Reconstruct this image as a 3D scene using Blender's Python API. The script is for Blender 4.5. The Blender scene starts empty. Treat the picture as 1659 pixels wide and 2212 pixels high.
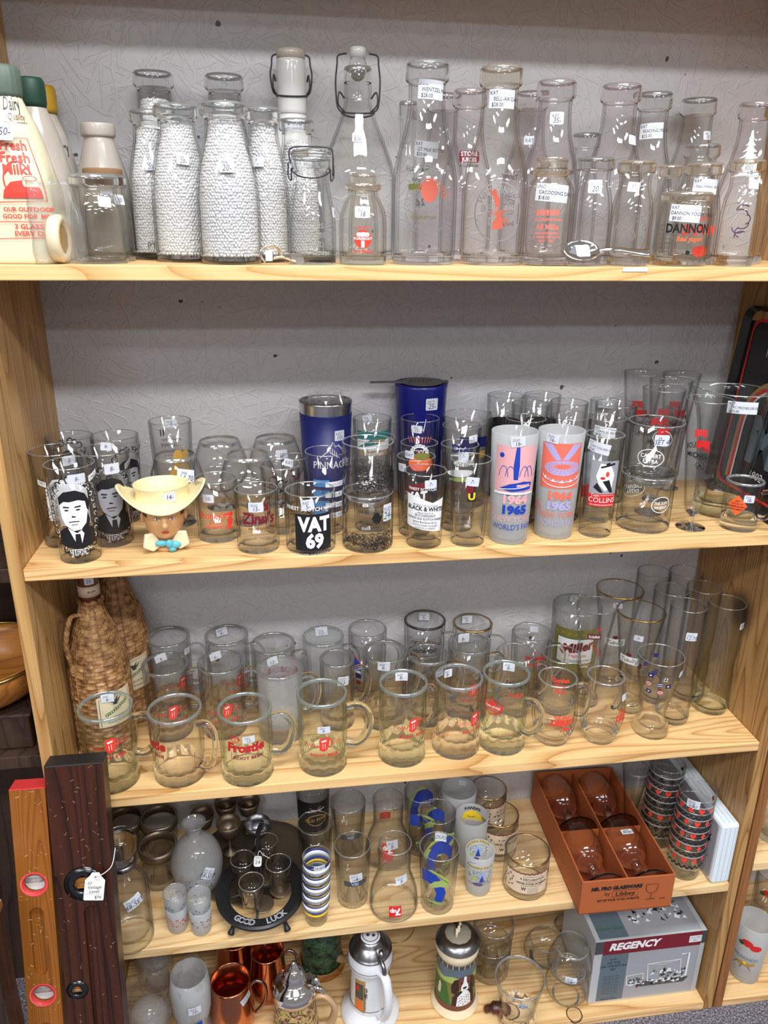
import bpy, bmesh, math, random
from math import sin, cos, pi, radians, sqrt
from mathutils import Vector, Matrix
random.seed(7)
sc = bpy.context.scene
col = sc.collection
# ------------------------------------------------------------ camera, light, exposure
C0=(0.3558,-1.0603,1.5357); M0=[[0.98976, -0.14232, 0.01065], [0.03955, 0.34519, 0.9377], [0.13713, 0.92768, -0.34728]]; FPX=1684.9; SD=0.2859; ZS={1: 1.4829, 2: 1.0742, 3: 0.6693, 4: 0.34, 5: 0.019}
cd = bpy.data.cameras.new('camera'); cam = bpy.data.objects.new('camera', cd); col.objects.link(cam)
cd.sensor_fit = 'HORIZONTAL'; cd.sensor_width = 36.0; cd.lens = FPX / 1659 * 36; cd.clip_start = .02
r0, u0, f0 = M0
cam.matrix_world = Matrix(((r0[0], u0[0], -f0[0], C0[0]), (r0[1], u0[1], -f0[1], C0[1]), (r0[2], u0[2], -f0[2], C0[2]), (0, 0, 0, 1)))
sc.camera = cam
sc.view_settings.view_transform = 'Standard'; sc.view_settings.look = 'None'
sc.view_settings.gamma = 1.0; sc.view_settings.use_curve_mapping = False
sc.view_settings.exposure = -0.08
w = bpy.data.worlds.new('room_light'); sc.world = w; w.use_nodes = True
w.node_tree.nodes['Background'].inputs[0].default_value = (.97, .90, .82, 1)
w.node_tree.nodes['Background'].inputs[1].default_value = .28
def lamp(name, loc, sx, sy, power, color=(.97, .98, 1)):
    l = bpy.data.lights.new(name, 'AREA'); l.shape = 'RECTANGLE'; l.size = sx; l.size_y = sy; l.energy = power; l.color = color
    o = bpy.data.objects.new(name, l); col.objects.link(o); o.location = loc
    return o
lamp('ceiling_lamp', (.75, -2.15, 2.95), 1.2, .28, 66)
lamp('ceiling_lamp', (.6, -.85, 2.95), 1.2, .28, 50)
lamp('ceiling_lamp', (2.9, -2.15, 2.95), 1.2, .28, 45)
lamp('ceiling_lamp', (-1.6, -2.15, 2.95), 1.2, .28, 45)
for x_, y_ in ((.75, -4.4), (3.2, -4.4), (-1.9, -4.4), (.75, -6.6), (-1.0, -3.3)): lamp('ceiling_lamp', (x_, y_, 2.95), 1.2, .28, 42, (.92, .95, 1))
cy = sc.cycles
cy.max_bounces = 20; cy.transmission_bounces = 16; cy.transparent_max_bounces = 48; cy.use_adaptive_sampling = True; cy.adaptive_threshold = .02; cy.glossy_bounces = 5; cy.diffuse_bounces = 3
cy.sample_clamp_indirect = 3.0; cy.blur_glossy = .6; cy.use_denoising = True
try: cy.denoiser = 'OPENIMAGEDENOISE'
except Exception: pass
# ------------------------------------------------------------ materials
MATS = {}
def newmat(name):
    m = bpy.data.materials.new(name); m.use_nodes = True; MATS[name] = m
    nt = m.node_tree; return m, nt, nt.nodes['Principled BSDF']
def paint(name, c, rough=.5, metal=0., spec=.4):
    m, nt, b = newmat(name)
    b.inputs['Base Color'].default_value = (*c, 1); b.inputs['Roughness'].default_value = rough
    b.inputs['Metallic'].default_value = metal; b.inputs['Specular IOR Level'].default_value = spec
    return m
def mathn(nt, op, a, b=None):
    n = nt.nodes.new('ShaderNodeMath'); n.operation = op
    for i, x in enumerate((a, b)):
        if x is None: continue
        if isinstance(x, (int, float)): n.inputs[i].default_value = x
        else: nt.links.new(x, n.inputs[i])
    return n.outputs[0]
def ramp(nt, fac, stops):
    n = nt.nodes.new('ShaderNodeValToRGB'); e = n.color_ramp.elements
    while len(e) < len(stops): e.new(.5)
    for i, (p, c) in enumerate(stops): e[i].position = p; e[i].color = (*c, 1)
    nt.links.new(fac, n.inputs[0]); return n.outputs[0]
def bump(nt, b, h, dist, strength=1.):
    n = nt.nodes.new('ShaderNodeBump'); n.inputs['Distance'].default_value = dist; n.inputs['Strength'].default_value = strength
    nt.links.new(h, n.inputs['Height']); nt.links.new(n.outputs[0], b.inputs['Normal']); return n
def coords(nt, scale, rot=(0, 0, 0), loc=(0, 0, 0)):
    t = nt.nodes.new('ShaderNodeTexCoord')
    if rot != (0, 0, 0):
        m0 = nt.nodes.new('ShaderNodeMapping'); m0.inputs['Rotation'].default_value = rot; nt.links.new(t.outputs['Object'], m0.inputs[0])
        mp = nt.nodes.new('ShaderNodeMapping'); mp.inputs['Scale'].default_value = scale; mp.inputs['Location'].default_value = loc; nt.links.new(m0.outputs[0], mp.inputs[0]); return mp.outputs[0]
    mp = nt.nodes.new('ShaderNodeMapping')
    mp.inputs['Scale'].default_value = scale; mp.inputs['Rotation'].default_value = rot; mp.inputs['Location'].default_value = loc
    nt.links.new(t.outputs['Object'], mp.inputs[0]); return mp.outputs[0]
def noise(nt, vec, scale, detail=3, rough=.5, dist=0.):
    n = nt.nodes.new('ShaderNodeTexNoise'); n.inputs['Scale'].default_value = scale; n.inputs['Detail'].default_value = detail
    n.inputs['Roughness'].default_value = rough; n.inputs['Distortion'].default_value = dist
    nt.links.new(vec, n.inputs['Vector']); return n.outputs[0]
def mixc(nt, fac, a, b, mode='MIX'):
    n = nt.nodes.new('ShaderNodeMix'); n.data_type = 'RGBA'; n.blend_type = mode
    for i, x in ((0, fac), (6, a), (7, b)):
        if isinstance(x, (int, float)): n.inputs[i].default_value = x
        elif isinstance(x, tuple): n.inputs[i].default_value = (*x, 1)
        else: nt.links.new(x, n.inputs[i])
    return n.outputs[2]
def wood(name, grain, light, dark, rings=9., seed=0., knots=(), rough=.42):
    m, nt, b = newmat(name)
    sc3 = {'X': (.55, 6.5, 6.5), 'Z': (6.5, 6.5, .45), 'Y': (6.5, .5, 6.5)}[grain]
    v = coords(nt, sc3, loc=(seed, seed * .7, seed * 1.3))
    n1 = noise(nt, v, 1.6, 1.5, .45, .15)
    s = mathn(nt, 'FRACT', mathn(nt, 'MULTIPLY', n1, rings * 2.2))
    fs = {'X': (3, 260, 260), 'Z': (260, 260, 3), 'Y': (260, 3, 260)}[grain]
    n2 = noise(nt, coords(nt, fs), 1.0, 2)
    c = ramp(nt, s, [(0, dark), (.10, tuple(a * .45 + d * .55 for a, d in zip(light, dark))), (.45, light), (.82, light), (1, tuple(a * .6 + d * .4 for a, d in zip(light, dark)))])
    c = mixc(nt, .35, c, ramp(nt, n2, [(.3, (.62, .58, .52)), (.65, (1, 1, 1))]), 'MULTIPLY')
    n3 = noise(nt, v, .5, 1)
    c = mixc(nt, .5, c, ramp(nt, n3, [(.35, (.86, .80, .74)), (.65, (1, 1, 1))]), 'MULTIPLY')
    for (kp, kr, *sty) in knots:
        t = nt.nodes.new('ShaderNodeTexCoord'); d = nt.nodes.new('ShaderNodeVectorMath'); d.operation = 'DISTANCE'
        nt.links.new(t.outputs['Object'], d.inputs[0]); d.inputs[1].default_value = kp
        dd = mathn(nt, 'ADD', mathn(nt, 'DIVIDE', d.outputs['Value'], kr), mathn(nt, 'MULTIPLY', mathn(nt, 'SUBTRACT', noise(nt, coords(nt, (30, 30, 30)), 1, 2), .5), .5))
        rg = mathn(nt, 'FRACT', mathn(nt, 'MULTIPLY', dd, 4))
        kc = ramp(nt, rg, [(0, (.30, .16, .06)), (.3, (.62, .38, .17)), (1, (.70, .46, .22))])
        kc = mixc(nt, ramp(nt, dd, [(.80, (0, 0, 0)), (.9, (1, 1, 1))]), kc, (.05, .025, .01))
        mask = ramp(nt, dd, [(.98, (1, 1, 1)), (1.12, (0, 0, 0))])
        if sty: kc = (.075, .03, .012); mask = ramp(nt, dd, [(.35, (1, 1, 1)), (1.0, (0, 0, 0))])
        c = mixc(nt, mask, c, kc)
    nt.links.new(c, b.inputs['Base Color']); b.inputs['Roughness'].default_value = rough; b.inputs['Specular IOR Level'].default_value = .35
    bump(nt, b, n2, .0004, .5)
    return m
PL, PD = (.80, .53, .24), (.47, .22, .06)
wood('pine_shelf_top', 'X', (.85, .59, .28), (.60, .33, .11), 8, 1.3)
wood('pine_shelf_second', 'X', PL, PD, 12, 4.2)
wood('pine_shelf_third', 'X', PL, PD, 9, 7.9, knots=[((0.7037,0.0000,0.6895), .014), ((0.4246,0.1042,0.6693), .010)])
wood('pine_shelf_fourth', 'X', (.82, .60, .32), (.58, .34, .13), 8, 2.9)
wood('pine_shelf_bottom', 'X', (.78, .53, .26), PD, 9, 9.4, knots=[((0.9203,0.0132,0.0190), .017), ((0.7898,0.0359,0.0190), .02)])
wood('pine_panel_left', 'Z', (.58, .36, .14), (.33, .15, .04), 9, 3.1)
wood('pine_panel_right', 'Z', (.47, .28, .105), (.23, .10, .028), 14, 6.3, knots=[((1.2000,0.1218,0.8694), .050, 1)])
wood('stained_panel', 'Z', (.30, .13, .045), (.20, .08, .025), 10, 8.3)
wood('level_orange', 'Z', (.29, .10, .014), (.16, .05, .006), 22, 1.1, rough=.35)
wood('level_dark', 'Z', (.055, .016, .008), (.010, .005, .004), 6, 5.5, rough=.33)
wood('dark_wood', 'Z', (.05, .028, .018), (.02, .01, .007), 7, 2.5, rough=.5)
wood('orange_bowl_wood', 'X', (.42, .17, .035), (.22, .08, .02), 8, 2.5, rough=.35)
# painted flake board wall
m, nt, b = newmat('painted_flakeboard')
hs = None
for i, (rz, th) in enumerate(((.3, .62), (1.0, .62), (1.55, .62), (2.1, .62), (2.75, .62))):
    n = noise(nt, coords(nt, (16, 1, 110), rot=(0, rz, 0), loc=(i * 3.1, 0, i * 1.7)), 1., 1.0, .5, .25)
    k = ramp(nt, n, [(th, (0, 0, 0)), (th + .04, (1, 1, 1))])
    hs = k if hs is None else mathn(nt, 'MAXIMUM', hs, k)
sp = noise(nt, coords(nt, (1, 1, 1)), 90, 3)
hh = mathn(nt, 'ADD', hs, mathn(nt, 'MULTIPLY', sp, .5))
bump(nt, b, hh, .0010, .6)
dots = noise(nt, coords(nt, (1, 1, 1)), 45, 1)
c = mixc(nt, ramp(nt, dots, [(.765, (0, 0, 0)), (.775, (1, 1, 1))]), (.50, .495, .505), (.08, .065, .06))
nt.links.new(c, b.inputs['Base Color']); b.inputs['Roughness'].default_value = .45
# carpet
m, nt, b = newmat('grey_carpet')
n = noise(nt, coords(nt, (1, 1, 1)), 260, 3, .7)
nt.links.new(ramp(nt, n, [(.35, (.035, .03, .04)), (.5, (.14, .125, .155)), (.66, (.42, .40, .46))]), b.inputs['Base Color']); b.inputs['Roughness'].default_value = .95
bump(nt, b, n, .004, 1)
# glass: blown walls pass light straight through and mirror it by their angle; cast bases, bottle rims and handles refract
def thin_glass(name, tint=(.975, .98, .975), edge=(.50, .54, .53), dif=0.):
    m = bpy.data.materials.new(name); m.use_nodes = True; MATS[name] = m; nt = m.node_tree; nt.nodes.clear()
    out = nt.nodes.new('ShaderNodeOutputMaterial'); lw = nt.nodes.new('ShaderNodeLayerWeight'); lw.inputs[0].default_value = .5
    fc = lw.outputs['Facing']
    fac = mathn(nt, 'ADD', mathn(nt, 'MULTIPLY', mathn(nt, 'POWER', fc, 5.0), .75), .042)
    tr = nt.nodes.new('ShaderNodeBsdfTransparent'); gl = nt.nodes.new('ShaderNodeBsdfGlossy'); gl.inputs['Roughness'].default_value = .03
    nt.links.new(mixc(nt, mathn(nt, 'POWER', fc, 4.2), tint, edge), tr.inputs[0])
    mx = nt.nodes.new('ShaderNodeMixShader'); nt.links.new(fac, mx.inputs[0]); nt.links.new(tr.outputs[0], mx.inputs[1]); nt.links.new(gl.outputs[0], mx.inputs[2])
    last = mx
    if dif:
        d1 = nt.nodes.new('ShaderNodeBsdfDiffuse'); d1.inputs[0].default_value = (.8, .82, .83, 1)
        d2 = nt.nodes.new('ShaderNodeBsdfTranslucent'); d2.inputs[0].default_value = (.8, .82, .83, 1)
        a = nt.nodes.new('ShaderNodeMixShader'); a.inputs[0].default_value = .5; nt.links.new(d1.outputs[0], a.inputs[1]); nt.links.new(d2.outputs[0], a.inputs[2])
        z = nt.nodes.new('ShaderNodeMixShader'); z.inputs[0].default_value = dif; nt.links.new(mx.outputs[0], z.inputs[1]); nt.links.new(a.outputs[0], z.inputs[2]); last = z
    nt.links.new(last.outputs[0], out.inputs[0]); return m
def rim_glass(name, edge):
    # polished lip: clear with a strong soft gloss and a little pale diffuse that paints the lip bright
    m = bpy.data.materials.new(name); m.use_nodes = True; MATS[name] = m; nt = m.node_tree; nt.nodes.clear(); out = nt.nodes.new('ShaderNodeOutputMaterial')
    tr = nt.nodes.new('ShaderNodeBsdfTransparent'); tr.inputs[0].default_value = (*[.35 + .65 * e for e in edge], 1); gl = nt.nodes.new('ShaderNodeBsdfGlossy'); gl.inputs['Roughness'].default_value = .12
    df = nt.nodes.new('ShaderNodeBsdfDiffuse'); df.inputs[0].default_value = (*[min(1, .45 + e) for e in edge], 1)
    a = nt.nodes.new('ShaderNodeMixShader'); a.inputs[0].default_value = .30; nt.links.new(tr.outputs[0], a.inputs[1]); nt.links.new(gl.outputs[0], a.inputs[2])
    c_ = nt.nodes.new('ShaderNodeMixShader'); c_.inputs[0].default_value = .13; nt.links.new(a.outputs[0], c_.inputs[1]); nt.links.new(df.outputs[0], c_.inputs[2]); nt.links.new(c_.outputs[0], out.inputs[0]); return name
def solid_glass(name, c=(.96, .98, .97), ior=1.47, rough=0.):
    m = bpy.data.materials.new(name); m.use_nodes = True; MATS[name] = m; nt = m.node_tree; nt.nodes.clear()
    out = nt.nodes.new('ShaderNodeOutputMaterial'); g = nt.nodes.new('ShaderNodeBsdfGlass')
    g.inputs[0].default_value = (*c, 1); g.inputs['IOR'].default_value = ior; g.inputs['Roughness'].default_value = rough
    nt.links.new(g.outputs[0], out.inputs[0]); return m
GL = {}
for k, tint, edge, sol in (('clear', (.996, .998, .997), (.36, .40, .39), (.992, .997, .995)), ('green', (.985, .996, .990), (.30, .42, .36), (.965, .992, .978)),
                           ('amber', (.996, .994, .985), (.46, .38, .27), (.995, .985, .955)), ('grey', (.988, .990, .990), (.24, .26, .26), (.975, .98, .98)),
                           ('violet', (.993, .988, .992), (.40, .34, .36), (.99, .98, .985))):
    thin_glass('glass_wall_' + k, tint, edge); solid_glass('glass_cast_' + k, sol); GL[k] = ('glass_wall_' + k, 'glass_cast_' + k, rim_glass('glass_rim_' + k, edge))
thin_glass('glass_frosted', dif=.55); GL['frost'] = ('glass_frosted', 'glass_frosted', 'glass_frosted')
thin_glass('glass_light_frost', dif=.28); GL['mist'] = ('glass_light_frost', 'glass_cast_clear', 'glass_rim_clear')
thin_glass('glass_frosted_blue', (.9, .92, 1), dif=.42)
thin_glass('clear_plastic', (.975, .975, .975), (.7, .7, .7), dif=.09)
solid_glass('embossed_glass', (.97, .98, .98), 1.3)
thin_glass('blue_plastic', (.015, .03, .30), (.0, .0, .1), dif=0.)
for n_, c_ in dict(white=(.80, .81, .82), sticker_white=(.60, .63, .68), ink=(.03, .035, .10), black=(.012, .012, .014), red=(.62, .02, .02), bright_red=(.75, .05, .03),
                   orange=(.80, .13, .03), yellow=(.80, .55, .02), gold_paint=(.42, .24, .05), brown=(.16, .05, .035), maroon=(.17, .01, .02), blue=(.012, .05, .38),
                   navy=(.01, .015, .12), light_blue=(.06, .22, .50), pale_blue=(.30, .38, .60), teal=(.01, .16, .17), green=(.02, .12, .03), lime=(.35, .45, .12), pink=(.72, .38, .40), coral=(.78, .16, .11),
                   cream=(.72, .62, .42), beige=(.66, .52, .38), skin=(.62, .34, .15), bow_blue=(.10, .42, .52), grey=(.30, .31, .34), dark_grey=(.06, .06, .065),
                   lilac=(.40, .36, .62), hair=(.035, .015, .012), olive=(.18, .17, .04), tan=(.40, .26, .13), slate=(.10, .14, .17), purple=(.10, .06, .16)).items():
    paint(n_, c_, .4)
paint('cream_glaze', (.78, .70, .46), .12, spec=.6); paint('milk_white', (.62, .61, .58), .15, spec=.6); paint('milk_cream', (.72, .67, .47), .12, spec=.6)
paint('milk_grey', (.42, .38, .33), .2, spec=.5); paint('milk_glass', (.60, .60, .58), .12, spec=.6); paint('matte_cream', (.78, .66, .36), .35); paint('white_glaze', (.70, .72, .75), .08, spec=.7)
paint('cap_green', (.10, .14, .11), .5); paint('cap_dark_green', (.01, .045, .03), .5); paint('cap_yellow', (.48, .28, .02), .5)
paint('inlay_stone', (.27, .25, .19), .6); paint('cork', (.22, .12, .06), .9); paint('steel', (.55, .55, .56), .2, 1.); paint('chrome', (.80, .80, .80), .08, 1.); paint('wire', (.05, .05, .055), .45, .6)
paint('pewter', (.28, .28, .29), .3, 1.); paint('tarnished_silver', (.20, .155, .105), .38, .85); paint('copper', (.62, .24, .13), .18, 1.); paint('copper_dark', (.34, .22, .19), .3, 1.)
paint('gold_rim', (.55, .33, .10), .2, 1.); paint('iron', (.035, .035, .037), .4, .7); paint('red_paint', (.50, .03, .03), .5)
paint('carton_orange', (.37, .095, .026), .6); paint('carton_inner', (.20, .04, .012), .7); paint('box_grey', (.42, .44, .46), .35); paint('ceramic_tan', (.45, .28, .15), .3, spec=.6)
paint('card_white', (.66, .74, .80), .35); paint('paper_white', (.62, .62, .60), .8); paint('black_lacquer', (.006, .006, .007), .18, spec=.6)
paint('strainer_grey', (.10, .10, .10), .5, .5); paint('brass', (.36, .24, .08), .3, 1.); paint('cobalt', (.008, .012, .16), .25)
m, nt, b = newmat('foam_beads')
b.inputs['Base Color'].default_value = (.70, .70, .70, 1); b.inputs['Roughness'].default_value = .45
b.inputs['Subsurface Weight'].default_value = 0.
m, nt, b = newmat('wicker')
v = coords(nt, (1, 1, 1))
n = noise(nt, v, 90, 3); nt.links.new(ramp(nt, n, [(.3, (.13, .055, .018)), (.5, (.34, .17, .06)), (.7, (.50, .30, .13))]), b.inputs['Base Color']); b.inputs['Roughness'].default_value = .55
m, nt, b = newmat('tooled_ceramic')
n = noise(nt, coords(nt, (1, 1, 1)), 75, 2.5, .5, 1.2)
nt.links.new(ramp(nt, n, [(.30, (.012, .02, .05)), (.40, (.05, .08, .04)), (.47, (.20, .07, .03)), (.54, (.55, .36, .17)), (.62, (.50, .40, .10)), (.70, (.10, .05, .03))]), b.inputs['Base Color'])
b.inputs['Roughness'].default_value = .25; bump(nt, b, n, .006, .8)
m, nt, b = newmat('green_relief')
n = noise(nt, coords(nt, (1, 1, 1)), 70, 3, .5, .8)
nt.links.new(ramp(nt, n, [(.35, (.008, .012, .02)), (.48, (.02, .07, .03)), (.56, (.05, .13, .06)), (.68, (.03, .05, .12))]), b.inputs['Base Color']); b.inputs['Roughness'].default_value = .3; bump(nt, b, n, .006, .8)
for nm, cc in (('carved_wood_dark', ((.03, .01, .01), (.11, .03, .014), (.17, .055, .02))),):
    m, nt, b = newmat(nm); n = noise(nt, coords(nt, (3, 3, 1)), 12, 5)
    nt.links.new(ramp(nt, n, [(.35, cc[0]), (.55, cc[1]), (.75, cc[2])]), b.inputs['Base Color']); b.inputs['Roughness'].default_value = .3
# ------------------------------------------------------------ mesh helpers
class MB:
    def __init__(s): s.v = []; s.f = []; s.m = []; s.ms = []; s.sm = []
    def mi(s, mat):
        if mat not in s.ms: s.ms.append(mat)
        return s.ms.index(mat)
    def add(s, vs, fs, mat, M=None, smooth=True):
        o = len(s.v); s.v += [tuple(M @ Vector(q)) if M else tuple(q) for q in vs]
        for i, f in enumerate(fs):
            s.f.append([a + o for a in f]); s.m.append(s.mi(mat[i] if isinstance(mat, list) else mat)); s.sm.append(smooth)
        return s
    def rev(s, prof, mat, seg=40, M=None, rm=None, mats=None, close=False, smooth=True):
        vs = []; fs = []; fm = []; n = len(prof); idx = []
        for (r, z) in prof:
            if r < 1e-6: idx.append([len(vs)]); vs.append((0, 0, z))
            else:
                idx.append(list(range(len(vs), len(vs) + seg)))
                for k in range(seg):
                    a = 2 * pi * k / seg; rr = r * (rm(a, z) if rm else 1); vs.append((rr * cos(a), rr * sin(a), z))
        for i in range(n if close else n - 1):
            A, B = idx[i], idx[(i + 1) % n]; mm = mats[i] if mats else mat
            for k in range(seg):
                k2 = (k + 1) % seg
                if len(A) == 1 and len(B) == 1: continue
                if len(A) == 1: fs.append((A[0], B[k2], B[k]))
                elif len(B) == 1: fs.append((A[k], A[k2], B[0]))
                else: fs.append((A[k], A[k2], B[k2], B[k]))
                fm.append(mm)
        return s.add(vs, fs, fm, M, smooth)
    def tube(s, pts, r, mat, n=10, M=None, flat=1., closed=False):
        pts = [Vector(p) for p in pts]; vs = []; fs = []; L = len(pts); up = None
        for i, p in enumerate(pts):
            a = pts[(i - 1) % L] if (closed or i > 0) else p; b = pts[(i + 1) % L] if (closed or i < L - 1) else p
            t = (b - a).normalized()
            if up is None: up = t.orthogonal().normalized() if abs(t.y) > .9 else (Vector((0, 1, 0)) - t * t.y).normalized()
            else: up = (up - t * up.dot(t)).normalized()
            q = t.cross(up); rr = r[i] if isinstance(r, (list, tuple)) else r
            for k in range(n):
                an = 2 * pi * k / n; vs.append(p + up * (cos(an) * rr) + q * (sin(an) * rr * flat))
        for i in range(L if closed else L - 1):
            j = (i + 1) % L
            for k in range(n): fs.append((i * n + k, i * n + (k + 1) % n, j * n + (k + 1) % n, j * n + k))
        if not closed: fs.append(tuple(range(n))[::-1]); fs.append(tuple((L - 1) * n + k for k in range(n)))
        return s.add(vs, fs, mat, M)
    def box(s, x0, x1, y0, y1, z0, z1, mat, M=None):
        vs = [(x0, y0, z0), (x1, y0, z0), (x1, y1, z0), (x0, y1, z0), (x0, y0, z1), (x1, y0, z1), (x1, y1, z1), (x0, y1, z1)]
        return s.add(vs, [(0, 3, 2, 1), (4, 5, 6, 7), (0, 1, 5, 4), (1, 2, 6, 5), (2, 3, 7, 6), (3, 0, 4, 7)], mat, M, False)
    def prism(s, poly, y0, y1, mat, M=None, smooth=False):
        # poly in (x,z), extruded along y
        n = len(poly); vs = [(x, y0, z) for x, z in poly] + [(x, y1, z) for x, z in poly]
        fs = [tuple(range(n)), tuple(range(2 * n - 1, n - 1, -1))] + [(i, i + n, (i + 1) % n + n, (i + 1) % n) for i in range(n)]
        return s.add(vs, fs, mat, M, smooth)
    def ball(s, c, r, mat, M=None, n=16, sc3=(1, 1, 1)):
        pr = [(r * sin(pi * i / (n // 2)) if 0 < i < n // 2 else 0, -r * cos(pi * i / (n // 2))) for i in range(n // 2 + 1)]
        Mt = Matrix.Translation(c) @ Matrix.Diagonal((*sc3, 1)); return s.rev(pr, mat, n, (M @ Mt) if M else Mt)
    def build(s, name, parent=None, bevel=0, M=None):
        me = bpy.data.meshes.new(name); me.from_pydata(s.v, [], s.f)
        for m_ in s.ms: me.materials.append(MATS[m_])
        me.polygons.foreach_set('material_index', s.m); me.polygons.foreach_set('use_smooth', s.sm)
        bm = bmesh.new(); bm.from_mesh(me); bmesh.ops.recalc_face_normals(bm, faces=bm.faces); bm.to_mesh(me); bm.free()
        me.update(); o = bpy.data.objects.new(name, me); col.objects.link(o)
        if parent: o.parent = parent
        if M: o.matrix_local = M
        if bevel:
            md = o.modifiers.new('edge', 'BEVEL'); md.width = bevel; md.segments = 2; md.limit_method = 'ANGLE'
        return o
def cr(pts, n=4):
    # smooth curve through points; a point given twice stays a corner
    out = []
    P_ = [tuple(p) for p in pts]
    for i in range(len(P_) - 1):
        p1, p2 = P_[i], P_[i + 1]
        if p1 == p2: continue
        p0 = P_[i - 1] if i > 0 else p1; p3 = P_[i + 2] if i + 2 < len(P_) else p2
        for k in range(n):
            t = k / n; out.append(tuple(.5 * (2 * b_ + (c_ - a_) * t + (2 * a_ - 5 * b_ + 4 * c_ - d_) * t * t + (3 * b_ - a_ - 3 * c_ + d_) * t ** 3) for a_, b_, c_, d_ in zip(p0, p1, p2, p3)))
    out.append(P_[-1]); return out
def tagit(o, label, cat, group=None, kind=None):
    o['label'] = label; o['category'] = cat
    if group: o['group'] = group
    if kind: o['kind'] = kind
    return o
def thing(name, label, cat, p, group=None, rot=None):
    o = bpy.data.objects.new(name, None); o.empty_display_size = .02; col.objects.link(o)
    o.location = p[:3]; o.rotation_euler = (0, 0, math.atan2(C0[1] - p[1], C0[0] - p[0]) if rot is None else rot)
    return tagit(o, label, cat, group)
def rfun(prof):
    pr = sorted(((z, r) for r, z in prof), key=lambda q: q[0])
    def f(z):
        if z <= pr[0][0]: return pr[0][1]
        for (za, ra), (zb, rb) in zip(pr, pr[1:]):
            if za <= z <= zb: return ra if zb - za < 1e-9 else ra + (rb - ra) * (z - za) / (zb - za)
        return pr[-1][1]
    return f
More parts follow.
